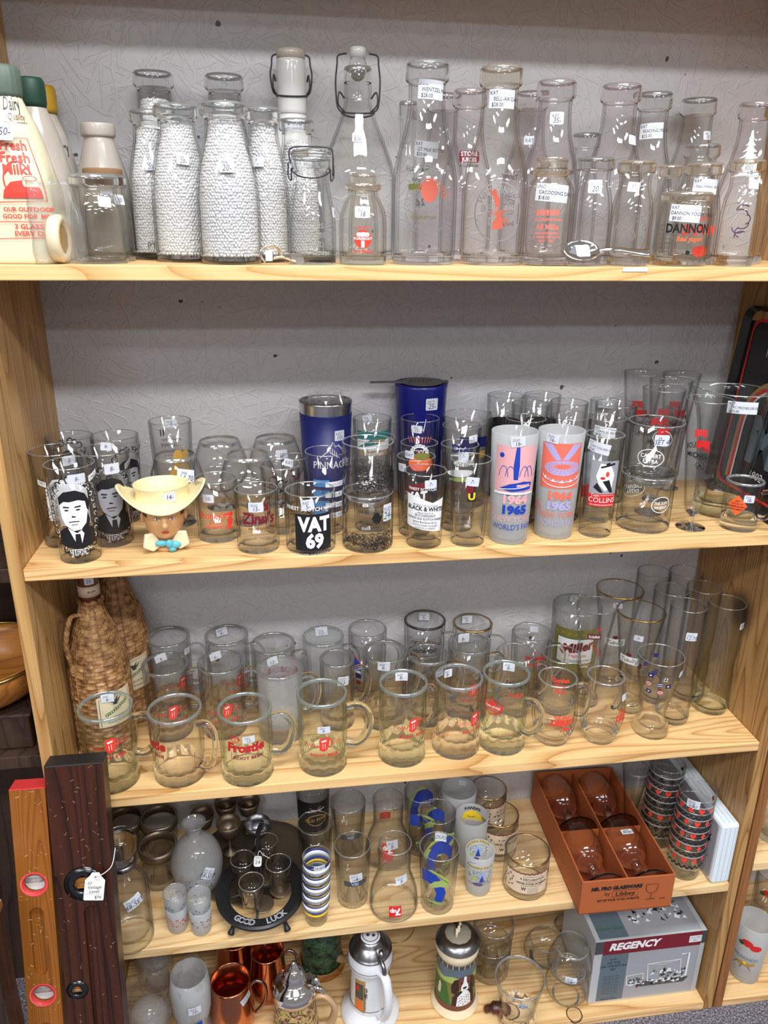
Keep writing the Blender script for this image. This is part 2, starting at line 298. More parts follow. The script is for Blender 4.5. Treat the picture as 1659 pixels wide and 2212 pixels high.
# ------------------------------------------------------------ flat artwork: lettering and marks, laid on round or flat faces
TXT = {}
def glyph(st, bold=0.):
    k = (st, bold)
    if k not in TXT:
        cu = bpy.data.curves.new('t', 'FONT'); cu.body = st; cu.size = 1; cu.offset = bold; cu.resolution_u = 2; cu.align_x = 'CENTER'
        ob = bpy.data.objects.new('t', cu); me = ob.to_mesh()
        TXT[k] = ([(v.co.x, v.co.y) for v in me.vertices], [tuple(p_.vertices) for p_ in me.polygons]); ob.to_mesh_clear()
        bpy.data.objects.remove(ob); bpy.data.curves.remove(cu)
    return TXT[k]
class Art:
    def __init__(s, k=1.): s.v = []; s.f = []; s.m = []; s.ms = []; s.L = 0; s.k = k
    def raw(s, vs, fs, mat, up=True):
        if up: s.L += 1
        if mat not in s.ms: s.ms.append(mat)
        o = len(s.v); s.v += [(x * s.k, y * s.k, s.L) for x, y in vs]; s.f += [[a + o for a in f] for f in fs]; s.m += [s.ms.index(mat)] * len(fs); return s
    def poly(s, pts, mat, up=True): return s.raw(pts, [tuple(range(len(pts)))], mat, up)
    def rect(s, x, y, w, h, mat, up=True): return s.poly([(x - w / 2, y - h / 2), (x + w / 2, y - h / 2), (x + w / 2, y + h / 2), (x - w / 2, y + h / 2)], mat, up)
    def rrect(s, x, y, w, h, r, mat, rot=0, up=True):
        pts = []
        for cx, cy_, a0 in ((w / 2 - r, h / 2 - r, 0), (-w / 2 + r, h / 2 - r, pi / 2), (-w / 2 + r, -h / 2 + r, pi), (w / 2 - r, -h / 2 + r, 1.5 * pi)):
            for k in range(4):
                a = a0 + k * pi / 6; px, py = cx + r * cos(a), cy_ + r * sin(a); pts.append((x + px * cos(rot) - py * sin(rot), y + px * sin(rot) + py * cos(rot)))
        return s.poly(pts, mat, up)
    def ell(s, x, y, rx, ry, mat, n=24, up=True): return s.poly([(x + rx * cos(2 * pi * k / n), y + ry * sin(2 * pi * k / n)) for k in range(n)], mat, up)
    def ring(s, x, y, rx, ry, wd, mat, a0=0, a1=2 * pi, n=28, up=True):
        v = []
        for k in range(n + 1):
            a = a0 + (a1 - a0) * k / n; v += [(x + rx * cos(a), y + ry * sin(a)), (x + (rx - wd) * cos(a), y + (ry - wd) * sin(a))]
        return s.raw(v, [(2 * k, 2 * k + 2, 2 * k + 3, 2 * k + 1) for k in range(n)], mat, up)
    def line(s, pts, wd, mat, up=True):
        v = []; f = []
        for i, (x, y) in enumerate(pts):
            a = pts[max(i - 1, 0)]; b_ = pts[min(i + 1, len(pts) - 1)]; dx, dy = b_[0] - a[0], b_[1] - a[1]; l = sqrt(dx * dx + dy * dy) or 1
            v += [(x - dy / l * wd / 2, y + dx / l * wd / 2), (x + dy / l * wd / 2, y - dx / l * wd / 2)]
        return s.raw(v, [(2 * k, 2 * k + 1, 2 * k + 3, 2 * k + 2) for k in range(len(pts) - 1)], mat, up)
    def text(s, st, x, y, size, mat, sx=1., bold=.0, it=0., rot=0., up=True):
        vs, fs = glyph(st, bold); q = []
        for a, b_ in vs:
            X, Y = (a + b_ * it) * sx * size, b_ * size; q.append((x + X * cos(rot) - Y * sin(rot), y + X * sin(rot) + Y * cos(rot)))
        return s.raw(q, fs, mat, up)
    def arct(s, st, x, y, R_, size, mat, a0, da, inner=False, bold=0.):
        for i, ch in enumerate(st):
            a = a0 - da * i if not inner else a0 + da * i
            s.text(ch, x + R_ * cos(a), y + R_ * sin(a), size, mat, rot=a - pi / 2 if not inner else a + pi / 2, bold=bold, up=(i == 0))
        return s
    def mesh(s, name, fn, parent, step=.003):
        bm = bmesh.new(); vs = [bm.verts.new((x, y, l)) for x, y, l in s.v]
        for f, mi in zip(s.f, s.m):
            try: q = bm.faces.new([vs[i] for i in f]); q.material_index = mi
            except ValueError: pass
        if step:
            xs = [v[0] for v in s.v]; x = min(xs) + step
            while x < max(xs):
                bmesh.ops.bisect_plane(bm, geom=bm.verts[:] + bm.edges[:] + bm.faces[:], plane_co=(x, 0, 0), plane_no=(1, 0, 0)); x += step
            ys = [v[1] for v in s.v]; y = min(ys) + step * 3
            while y < max(ys):
                bmesh.ops.bisect_plane(bm, geom=bm.verts[:] + bm.edges[:] + bm.faces[:], plane_co=(0, y, 0), plane_no=(0, 1, 0)); y += step * 3
        for v in bm.verts: v.co = fn(*v.co)
        me = bpy.data.meshes.new(name); bm.to_mesh(me); bm.free()
        for m_ in s.ms: me.materials.append(MATS[m_])
        o = bpy.data.objects.new(name, me); col.objects.link(o); o.parent = parent; return o
    def wrap(s, name, parent, rf, th=0., z0=0., side='F', t=0., eps=.00035, step=.003):
        def fn(x, y, l):
            z = z0 + y
            if side == 'B': r = rf(z) - t - eps - l * .00009; a = pi + th - x / r
            elif side == 'M': r = rf(z) + eps + l * .00009; a = pi + th + x / r
            else: r = rf(z) + eps + l * .00009; a = th + x / r
            return Vector((r * cos(a), r * sin(a), z))
        return s.mesh(name, fn, parent, step)
    def flat(s, name, parent, M, lift=.00025, step=0):
        return s.mesh(name, lambda x, y, l: M @ Vector((x, y, lift + l * .00008)), parent, step)
def sticker_art(txt, w=.0165, h=.0125, rot=0., printed=False):
    a = Art(); a.rrect(0, 0, w, h, .0018 if not printed else .0004, 'sticker_white', rot)
    ls = txt.split('\n')
    for i, l in enumerate(ls):
        if printed: sz = h * .30; y = h * .5 - h * .31 * (i + 1) + h * .02; x = -w * .46 + len(l) * sz * .27
        else: sz = h * (.62 if (len(ls) == 1 or i == len(ls) - 1) else .36); y = (h * .12 - sz * .15 if len(ls) > 1 and i == 0 else -h * .38 if len(ls) > 1 else -h * .22); x = 0 if i or len(ls) == 1 else -w * .12
        a.text(l, x * cos(rot) - y * sin(rot), x * sin(rot) + y * cos(rot), sz, 'ink' if not printed else 'black', sx=.85, it=0. if printed else .18, rot=rot)
    return a
# ------------------------------------------------------------ generic glassware
PR = {
 'straight': [(.86, 0), (.90, .02), (1, 1)], 'cyl': [(.95, 0), (.985, .015), (1, .06), (1, 1)], 'taper': [(.72, 0), (.76, .015), (1, 1)], 'slim': [(.80, 0), (.83, .015), (1, 1)],
 'quart': cr([(1.33, 0), (1.33, 0), (1.52, .012), (1.58, .04), (1.60, .10), (1.60, .36), (1.55, .46), (1.33, .57), (1.08, .66), (.92, .75), (.86, .84), (.87, .905), (.87, .905), (1.0, .92), (1.02, .955), (1.0, .99), (.94, 1), (.94, 1)], 3),
 'pint': cr([(1.12, 0), (1.12, 0), (1.32, .015), (1.37, .05), (1.38, .12), (1.38, .40), (1.30, .55), (1.08, .70), (.90, .80), (.84, .87), (.86, .92), (.86, .92), (1.0, .935), (1.02, .965), (1.0, .99), (.93, 1), (.93, 1)], 3),
 'halfpint': cr([(1.0, 0), (1.0, 0), (1.12, .015), (1.15, .05), (1.15, .14), (1.13, .46), (1.02, .64), (.85, .76), (.84, .84), (.86, .89), (.86, .89), (1.0, .91), (1.02, .95), (1.0, .985), (.94, 1), (.94, 1)], 3),
 'stone': cr([(1.5, 0), (1.5, 0), (1.6, .02), (1.62, .06), (1.62, .48), (1.5, .62), (1.15, .78), (.92, .87), (.88, .90), (.88, .90), (1.0, .91), (1.03, .95), (1.0, .99), (.93, 1), (.93, 1)], 3),
 'jar': cr([(1.0, 0), (1.0, 0), (1.1, .02), (1.12, .06), (1.10, .50), (1.02, .68), (.90, .78), (.90, .86), (.90, .86), (1.0, .88), (1.03, .93), (1.0, .985), (.94, 1), (.94, 1)], 3),
 'mug': [(.93, 0), (.965, .01), (.975, .04), (.96, .20), (.955, .24), (.97, .26), (.985, .5), (.985, .95), (1, .97), (1, 1)],
 'mugfoot': [(.97, 0), (1.0, .01), (1.0, .10), (.94, .22), (.92, .27), (.97, .31), (.985, .5), (.985, .95), (1, .97), (1, 1)],
 'barrel': cr([(.72, 0), (.72, 0), (.78, .01), (.80, .06), (.95, .13), (1.1, .3), (1.16, .45), (1.12, .7), (1, 1), (1, 1)], 3),
 'snifter': cr([(.78, 0), (.78, 0), (.80, .01), (.25, .05), (.13, .1), (.13, .18), (.30, .23), (.95, .34), (1.38, .50), (1.42, .60), (1.28, .78), (1.0, 1), (1, 1)], 4),
 'ball': cr([(.62, 0), (.62, 0), (.75, .02), (1.12, .16), (1.34, .38), (1.32, .55), (1.15, .80), (1.0, 1), (1, 1)], 4),
 'pilsner': cr([(.58, 0), (.58, 0), (.62, .01), (.60, .06), (.45, .10), (.50, .2), (.72, .6), (1, 1), (1, 1)], 4),
 'weizen': cr([(.74, 0), (.74, 0), (.78, .01), (.78, .10), (.60, .17), (.56, .28), (.68, .48), (.90, .75), (1, 1), (1, 1)], 4),
 'bell7': cr([(1.28, 0), (1.28, 0), (1.42, .02), (1.46, .08), (1.40, .25), (1.18, .42), (1.0, .55), (.96, .68), (1.0, 1), (1, 1)], 4),
}
def G(name, label, cat, p, prof='straight', t=.0022, tb=.010, c='clear', art=(), group=None, handle=None, stk=(), rm=None, rim=None, top=None, castz=None, seg=44, part='body', extra=None, rot=None, stem=None):
    pf = PR[prof] if isinstance(prof, str) else prof
    X, Y, Z, h, r = p; rx = max(a for a, b_ in pf) * r + .0012
    if X < 1.2: X = min(max(X, rx), 1.2 - rx)
    p = (X, min(Y, SD - rx), Z, h, r); E = thing(name, label, cat, p, group, rot)
    po = [(a * r, b_ * h) for a, b_ in pf]; wall, cast, lipm = GL[c]
    ti = tb if stem is None else stem * h
    inner = [(max(a - t, .0004), z) for a, z in po if z > ti + t and z < h - 1e-6]
    rf = rfun(po); r1 = max(rf(ti + t) - t * 1.6, .001)
    lip = [(po[-1][0] - t * .25, h + t * .35), (po[-1][0] - t * .75, h + t * .35)]
    outer = [(0, min(.0015, tb * .3))] + po + lip
    inn = [(po[-1][0] - t, h)] + inner[::-1] + [(r1, ti + t * .4), (r1 * .6, ti), (0, ti)]
    full = outer + inn; top_z = (top * h) if top else h - .0015; lo_z = tb * 1.15 if stem is None else stem * h * .98; mats = []
    if castz: lo_z = castz * h
    for (ra, za), (rb, zb) in zip(full, full[1:]):
        zm = (za + zb) / 2; flat_ = abs(zb - za) < .35 * abs(rb - ra) and zm < tb * 1.2
        mats.append(wall if flat_ and stem is None else cast if zm < lo_z or (top and top_z < zm < h - .0025) else lipm if zm > h - .0025 else wall)
    mb = MB(); mb.rev(full, wall, seg, rm=rm, mats=mats); body = mb.build(part, E)
    if rim:
        q = MB(); q.rev([(rf(h - .0018) + .0003, h - .0018), (po[-1][0] + .0004, h), (po[-1][0] - t * .5, h + t * .5), (po[-1][0] - t - .0003, h)], rim, seg); q.build('rim_band', E)
    if handle:
        th, zt, zb, reach, hr = handle[:5]; ra, rb = rf(zt * h) - .002, rf(zb * h) - .002
        pts = cr([(ra, zt * h), (ra + reach * .55, zt * h + .004), (ra + reach * .95, zt * h - .010), (ra + reach, (zt * .55 + zb * .45) * h), (rb + reach * .8, zb * h + .012), (rb + reach * .45, zb * h), (rb, zb * h + .001)], 5)
        q = MB(); q.tube([(x * cos(th), x * sin(th), z) for x, z in pts], hr, cast if c != 'frost' else 'glass_frosted', 12, flat=.8); q.build('handle', E)
    for s_ in stk:
        sx, zf, tx = s_[:3]; side = s_[3] if len(s_) > 3 else 'F'; rt = s_[4] if len(s_) > 4 else random.uniform(-.12, .12); pr_ = len(s_) > 5 and s_[5]
        wd, hg = (.036, .020) if pr_ else (.0165, .0125)
        if len(s_) > 6: wd, hg = s_[6]
        th = math.asin(max(-.97, min(.97, sx))); th = -th if side == 'B' else th
        sticker_art(tx, wd, hg, rt, pr_).wrap('price_sticker', E, rf, th, zf * h, side, t, eps=.0006 + (.0004 if art else 0))
    for a_ in art:
        ar, side, th, z0 = a_[:4]; ar.wrap(a_[4] if len(a_) > 4 else 'printed_design', E, rf, th, z0 * h, side, t)
    if extra: extra(E, po, rf, h, r)
    return E
# ------------------------------------------------------------ the setting
def board(name, x0, x1, y0, y1, z0, z1, mat, label=None, cat=None, bev=.0015, kind='structure'):
    o = MB().box(x0, x1, y0, y1, z0, z1, mat).build(name, None, bev)
    if kind: o['kind'] = kind
    if label: o['label'] = label; o['category'] = cat
    return o
def sheet(name, pts, mat):
    o = MB().add(pts, [(0, 1, 2, 3)], mat, smooth=False).build(name); o['kind'] = 'structure'; return o
o = MB().box(-.6, 1.9, SD, SD + .012, 0, 2.45, 'painted_flakeboard').build('wall_back'); o['kind'] = 'structure'; o['label'] = 'white painted flakeboard back wall of the shelving'; o['category'] = 'wall'
o = MB().box(-3, 4.5, -5, 1.0, -.02, 0, 'grey_carpet').build('floor'); o['kind'] = 'structure'; o['label'] = 'dark grey speckled carpet floor'; o['category'] = 'floor'
TK = .019
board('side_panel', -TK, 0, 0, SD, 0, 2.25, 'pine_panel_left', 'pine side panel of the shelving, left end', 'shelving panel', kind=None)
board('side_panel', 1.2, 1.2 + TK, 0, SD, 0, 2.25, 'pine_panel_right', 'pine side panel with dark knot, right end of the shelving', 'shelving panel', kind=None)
for z_, mt, lb, k in ((ZS[1], 'pine_shelf_top', 'pine board shelf carrying the milk bottles, topmost seen whole', 1), (ZS[2], 'pine_shelf_second', 'pine board shelf carrying printed tumblers and the cowboy head cup', 2),
                   (ZS[3], 'pine_shelf_third', 'pine board shelf carrying the root beer mugs', 3), (ZS[4], 'pine_shelf_fourth', 'pine board shelf carrying the horseshoe shot glass holder', 4), (ZS[5], 'pine_shelf_bottom', 'lowest pine board shelf just above the carpet, with steins', 5)):
    board('shelf_board', .0005, 1.1995, 0, SD, z_ - TK, z_, mt, lb, 'shelf', kind=None)
board('shelf_board', .0005, 1.1995, .07, SD, 1.8750, 1.8750+.019, 'pine_shelf_top', 'pine board shelf above the milk bottles, only its underside edge in view', 'shelf', kind=None)  # front edge set back so its shadow ends higher on the wall
# neighbouring unit on the right: stained panel and two boards
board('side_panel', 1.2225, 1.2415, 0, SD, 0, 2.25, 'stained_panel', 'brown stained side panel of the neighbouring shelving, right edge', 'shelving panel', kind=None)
z_ = (1.2383,0.0000,0.3845)[2]
board('shelf_board', 1.242, 1.95, 0, SD, z_ - TK, z_, 'pine_shelf_fourth', 'pine shelf of the neighbouring unit at the right edge, upper one', 'shelf', kind=None)
z_ = (1.2601,0.0000,0.0190)[2]
ZN = z_
board('shelf_board', 1.242, 1.95, 0, SD, z_ - TK, z_, 'pine_shelf_bottom', 'lowest pine shelf of the neighbouring unit at the right edge', 'shelf', kind=None)
# dark neighbouring cabinet on the left
o = MB().box(-.9, -.021, SD - .02, SD - .002, 0, 2.2, 'dark_wood').build('cabinet_back'); tagit(o, 'dark brown back of the cabinet left of the shelving', 'cabinet')
for u_, zz, lb in ((0, (-0.0244,0.0000,1.0672)[2], 'dark stained shelf board left of the shelving, upper one'), (0, (-0.0724,0.0000,0.7469)[2], 'dark stained shelf board left of the shelving, behind the wooden levels')):
    board('dark_shelf_board', -.9, -.0215, .02, SD - .021, zz - .022, zz, 'dark_wood', lb, 'shelf', kind=None)
# ------------------------------------------------------------ left: bowl, box, wooden levels
bz = (-0.0724,0.0000,0.7469)[2]
t_ = thing('wooden_box', 'dark brown wooden box under the orange bowl at the left edge', 'box', (-.13, .13, bz), rot=0)
MB().box(-.10, .09, -.09, .09, .001, .06, 'dark_wood').build('box_body', t_, .003); MB().box(-.104, .094, -.094, .094, .06, .066, 'dark_wood').build('lid', t_, .002)
t_ = thing('wooden_bowl', 'orange varnished wooden bowl on the dark box at the left edge', 'bowl', (-.12, .10, bz + .0665), rot=0)
pr = cr([(.05, 0), (.05, 0), (.085, .02), (.105, .055), (.107, .075), (.107, .075), (.098, .075), (.098, .075), (.08, .03), (.045, .014), (0, .012)], 3)
MB().rev([(0, 0)] + pr, 'orange_bowl_wood').build('bowl_body', t_)
MB().tube([(.107 * cos(a), .107 * sin(a), .074) for a in [2 * pi * k / 40 for k in range(40)]], .003, 'brass', 8, closed=True).build('rim_band', t_)
def level(name, label, top, foot, wd, th, mats, holes, tag=False, cap=None):
    # a wooden spirit level standing on the carpet and leaning on the shelving; local z runs up along it
    T_ = Vector(top); F_ = Vector(foot); zax = (T_ - F_).normalized(); L = (T_ - F_).length
    yax = Vector((0, 1, 0)); yax = (yax - zax * yax.dot(zax)).normalized(); xax = yax.cross(zax)
    E = bpy.data.objects.new(name, None); col.objects.link(E); tagit(E, label, 'spirit level')
    E.matrix_world = Matrix(((xax.x, yax.x, zax.x, F_.x), (xax.y, yax.y, zax.y, F_.y), (xax.z, yax.z, zax.z, F_.z), (0, 0, 0, 1)))
    # body with real holes: front plate cut by circles
    bm = bmesh.new(); me = bpy.data.meshes.new('level_body'); b0 = MB().box(0, wd, 0, th, 0, L, mats[0]).build('level_body', E)
    for (hx, hz, hr, kind, *hl) in holes:
        q = MB()
        if kind == 'slot':
            n = 14; pts = [(hx + hr * cos(pi * k / n), hz + hl[0] + hr * sin(pi * k / n)) for k in range(n + 1)] + [(hx - hr * cos(pi * k / n), hz - hl[0] - hr * 1.6 * sin(pi * k / n)) for k in range(n + 1)]
            q.prism(pts, -.01, .009, mats[0])
        else: q.prism([(hx + hr * cos(2 * pi * k / 36), hz + hr * sin(2 * pi * k / 36)) for k in range(36)], -.01, th + .01 if kind == 'hole' else th * .6, mats[1])
        cut = q.build('cutter'); cut.matrix_world = E.matrix_world
        md = b0.modifiers.new('b', 'BOOLEAN'); md.operation = 'DIFFERENCE'; md.object = cut; md.solver = 'EXACT'
        cut['_c'] = 1
    E.matrix_world = E.matrix_world
    bpy.context.view_layer.update()
    me2 = bpy.data.meshes.new_from_object(b0.evaluated_get(bpy.context.evaluated_depsgraph_get())); b0.modifiers.clear(); b0.data = me2
    for o_ in [o_ for o_ in bpy.data.objects if o_.get('_c')]: bpy.data.objects.remove(o_)
    md = b0.modifiers.new('edge', 'BEVEL'); md.width = .0018; md.segments = 2; md.limit_method = 'ANGLE'; md.angle_limit = radians(60)
    bm.free()
    for (hx, hz, hr, kind, *hl) in holes:
        R90 = Matrix.Translation((hx, 0, hz)) @ Matrix.Rotation(-pi / 2, 4, 'X')
        if kind == 'hole':
            MB().rev([(hr * .99, 0), (hr + .0015, -.0008), (hr + .0015, -.0008), (hr * .86, -.0008), (hr * .84, .006), (hr * .84, .006), (hr * .97, .007)], mats[1], 36, R90).build('port_ring', E); E0, E = E, bpy.data.objects[[o_.name for o_ in E.children if o_.name.startswith('port_ring')][-1]]
            MB().rev([(0, .012), (hr * .95, .012)], 'paper_white', 30, R90).build('port_back', E)
            MB().tube([(hx - hr * .9, .009, hz + .001), (hx + hr * .9, .009, hz + .001)], .0035, 'glass_cast_clear', 10).build('vial', E)
            MB().rev([(0, .0075), (hr * .83, .0075)], 'glass_wall_clear', 30, R90).build('port_window', E); E = E0
        elif kind == 'port':
            MB().rev([(hr * .45, .004), (hr * .45, -.001), (hr * .6, -.002), (hr * .98, .0002), (hr * .99, .003)], mats[1], 36, R90).build('port_ring', E)
            MB().box(-.45 * hr, .45 * hr, .0035, .0045, -.3 * hr, .3 * hr, 'orange_bowl_wood', Matrix.Translation((hx, 0, hz))).build('port_back', E)
            MB().tube([(hx - hr * .55, .001, hz), (hx + hr * .55, .001, hz)], .003, 'glass_cast_grey', 10).build('vial', E)
    if cap:
        MB().box(-.0004, wd + .0004, -.0004, th + .0004, L - .001, L + .0012, cap).build('end_cap', E, .0015)
    rn = random.Random(len(label)); a = Art()   # scratches worn through the varnish
    for k in range(90):
        x, y = rn.uniform(.004, wd - .006), L - rn.uniform(.004, .62) ; an = rn.uniform(0, pi); l_ = rn.uniform(.001, .008)
        a.line([(x, y), (min(max(x + l_ * cos(an), .002), wd - .002), y + l_ * sin(an) * .7)], rn.uniform(.0002, .0007), 'beige' if cap == 'red_paint' else 'tan', up=False)
    a.mesh('scratches', lambda x, y, l: Vector((x, -.00025, y)), E, 0)
    return E, L, wd
E1, L1, W1 = level('wooden_level', 'dark brown wooden spirit level leaning on the shelving, with a white price tag', (.003, -.055, .780), (.003, -.20, 0), .083, .034, ('level_dark', 'black_lacquer'),
    [(.041, .7934 - .195, .029, 'port'), (.050, .7934 - .40, .0125, 'slot', .155), (.0175, .7934 - .375, .0165, 'port')], cap='black')
E2, L2, W2 = level('wooden_level', 'orange varnished wooden spirit level with red-ringed round ports, left of the dark one', (-.051, -.055, .744), (-.064, -.195, 0), .051, .030, ('level_orange', 'red_paint'),
    [(.0245, .7572 - .155, .0185, 'hole'), (.0245, .7572 - .250, .0105, 'slot', .045), (.0245, .7572 - .345, .0185, 'hole'), (.0245, .7572 - .45, .0105, 'slot', .045)], cap='red_paint')
# a third, iron grey tool at the far left edge
t_ = thing('iron_plane', 'dark iron and wood bar tool standing at the far left edge', 'tool', ((-0.0655,-0.2200,0.4938)[0], -.18, .0), rot=0)
MB().box(-.055, .005, 0, .05, 0, .60, 'dark_wood').build('wooden_bar', t_, .003); MB().box(-.057, .007, -.002, .052, .60, .615, 'steel').build('metal_cap', t_, .002)
# paper price tag tied to the dark level
tg = thing('price_tag', 'white paper price tag on string hanging from the dark level', 'price tag', (0.0626,-0.1030,0.5914), rot=0)
a = Art(); a.poly([(-.013, -.019), (.013, -.019), (.0145, -.017), (.0145, .012), (.008, .019), (.005, .024), (-.005, .024), (-.008, .019), (-.0145, .012), (-.0145, -.017)], 'paper_white')
a.ell(0, .017, .0014, .0014, 'black'); a.text('07', -.007, .005, .006, 'dark_grey'); a.text('Vintage', 0, -.001, .0068, 'dark_grey', it=.2, rot=.06); a.text('Level', 0, -.0075, .0068, 'dark_grey', it=.2, rot=.06); a.text('$74', .006, -.016, .0062, 'dark_grey'); a.line([(-.013, -.0098), (.013, -.009)], .0003, 'pale_blue')
Mt = Matrix.Rotation(radians(8), 4, 'Y') @ Matrix.Rotation(radians(72), 4, 'X')
a.flat('tag_card', tg, Mt); q = MB(); q.box(-.0143, .0143, -.0188, .0122, -.0004, 0, 'paper_white', Mt @ Matrix.Identity(4)); q.build('tag_back', tg)
q = MB(); q.tube(cr([(.002, .004, .017), (.008, 0, .022), (.018, .004, .024), (.027, .012, .030), (.030, .03, .045)], 5), .0007, 'paper_white', 6); q.build('string', tg)
# ------------------------------------------------------------ top shelf: milk bottles
GB = 'glass milk bottles on the top shelf'
def milkjug(lb, p, mat, capm, arts=(), w=.047, rib=False):
    X, Y, Z, h, r = p; E = thing('milk_bottle', lb, 'bottle', p, GB, rot=0)
    def rm(a, z):   # square with rounded corners low down, round at the neck
        k = max(0, min(1, (h * .62 - z) / (h * .25))); sq = min(1 / max(abs(cos(a)), abs(sin(a)), .01), 1.24); return 1 + (sq - 1) * k
    hb = h * .86
    po = cr([(w * .9, 0), (w * .9, 0), (w, .006), (w, .05), (w, hb * .45), (w * .93, hb * .60), (w * .72, hb * .80), (w * .47, hb * .94), (w * .37, hb)], 4)
    MB().rev([(0, 0.001)] + po + [(0, hb)], mat, 56, rm=rm).build('body', E)
    rc = r; f_ = (lambda a, z: 1 + .035 * abs(sin(a * 9))) if rib else None
    MB().rev([(w * .36, hb - .004), (rc * .92, hb - .004), (rc, hb + .002), (rc * 1.02, h * .93), (rc * .98, h - .004), (rc * .85, h), (0, h)], capm, 54, rm=f_).build('cap', E)
    rf0 = rfun(po)
    for ar, th, z0 in arts:
        ar.mesh('printed_design', lambda x, y, l: (lambda z, a: Vector(((rf0(z) * rm(a, z) + .0007 + l * .0001) * cos(a), (rf0(z) * rm(a, z) + .0007 + l * .0001) * sin(a), z)))(z0 * h + y, th + x / w), E, .003)
    return E
a1 = Art(); a1.text('Dairy', .018, .108, .022, 'dark_grey', sx=.8, it=.15, bold=.01); a1.text('Quality', .022, .097, .011, 'brown', it=.2); a1.line([(0, .094), (.04, .094)], .0006, 'brown')
for i, t_ in enumerate(('Fresh', 'Fresh', 'Milk!')): a1.text(t_, .008, .063 - i * .0135, .016, 'bright_red', bold=.02)
a1.ring(.008, .030, .016, .021, .0016, 'bright_red'); a1.poly([(-.01, .009), (.030, .009), (.028, .02), (.018, .03), (.0, .027), (-.008, .018)], 'bright_red'); a1.rrect(.02, .028, .014, .013, .003, 'milk_cream'); a1.ring(.02, .031, .007, .003, .0008, 'bright_red')
a1.ring(.010, .042, .036, .050, .0, 'bright_red'); a1.line([(-.02, .0755), (.030, .0765), (.033, .006), (-.02, .004)], .0010, 'bright_red')
a1.text('OUR OUTDOOR', .014, -.006, .0068, 'bright_red', bold=.02); a1.text('GOOD FOR MILK', .013, -.014, .0068, 'bright_red', bold=.02)
a1.line([(-.03, -.018), (.037, -.018), (.037, -.036), (-.03, -.038), (-.03, -.018)], .0008, 'bright_red'); a1.text('3 GLASSES', .016, -.026, .0078, 'bright_red', bold=.02); a1.text('EVERY DAY', .016, -.034, .0074, 'bright_red', bold=.02)
j1 = milkjug('cream square milk bottle with ribbed green cap and red print, at the left edge', (0.0500,0.0600,1.4829,0.2254,0.0197), 'milk_cream', 'cap_green', [(a1, -pi / 2 + .1, .30)], rib=True)
sticker_art('50-', .020, .020).mesh('price_sticker', lambda x, y, l: Vector((x + .006, -(.0475 + l * .0001 - y * .28), .150 + y)), j1, 0)
milkjug('white milk bottle with dark green cap, second from the left edge', (0.0571,0.1580,1.4829,0.2275,0.0174), 'milk_grey', 'cap_dark_green', w=.040)
a2 = Art(); a2.text('Dairy', .018, 0, .022, 'dark_grey', sx=.8, it=.1, bold=.01)
milkjug('white milk bottle with yellow cap, furthest back at the left', (0.0501,0.2420,1.4829,0.2303,0.0188), 'milk_grey', 'cap_yellow', [(a2, -1.3, .62)], w=.040)
def bottle(lb, p, prof, c='clear', art=(), stk=(), name='milk_bottle', top=.90, t=.003, tb=.010, extra=None, rot=None, group=GB, cat='bottle', rm=None):
    return G(name, lb, cat, p, prof, t=t, tb=tb, c=c, art=art, stk=stk, group=group, top=top, extra=extra, rot=rot, rm=rm)
# stoneware bottle and jars on the left
def opaque(lb, p, prof, mat, stk=(), name='stoneware_bottle'):
    X, Y, Z, h, r = p; E = thing(name, lb, 'bottle', p); po = [(a * r, b_ * h) for a, b_ in PR[prof]]
    MB().rev([(0, .001)] + po + [(po[-1][0] - .004, h * .98), (po[-1][0] - .005, h * .8), (0, h * .8)], mat, 44).build('body', E)
    for s_ in stk: sticker_art(s_[2]).wrap('price_sticker', E, rfun(po), math.asin(s_[0]), s_[1] * h)
    return E
opaque('grey cream glazed bottle behind the small jars, left part of top shelf', (0.1284,0.2050,1.4829,0.1798,0.0228), 'stone', 'milk_grey', [(.05, .47, 'KAT')])
def cork_fill(E, po, rf, h, r):
    MB().rev([(0, h - .012), (r * .86, h - .012), (r * .90, h + .006), (r * .86, h + .008), (0, h + .008)], 'cork', 30).build('cork_stopper', E)
bottle('small clear jar with cork stopper behind the ribbed jar', (0.1449,0.1150,1.4829,0.1087,0.0287), 'jar', 'grey', stk=[(.62, .72, '20')], name='glass_jar', extra=cork_fill, group='small jars beside the cream bottles', cat='jar')
aj = Art(); 
for s_, y in (('HAZEL', .028), ('1 PINT', .012), ('GLASS', .004)): aj.text(s_, 0, y, .009 if y > .01 else .007, 'embossed_glass')
bottle('small ribbed clear cream jar in front, beside the bagged butter mold', (0.1439,0.0520,1.4829,0.1058,0.0297), 'jar', 'clear', art=[(aj, 'F', 0, .1, 'embossed_text')], stk=[(.35, .70, '', 'F')], name='glass_jar', rm=lambda a, z: 1 + (.012 * sin(a * 22) if .012 < z < .055 else 0), group='small jars beside the cream bottles', cat='jar')
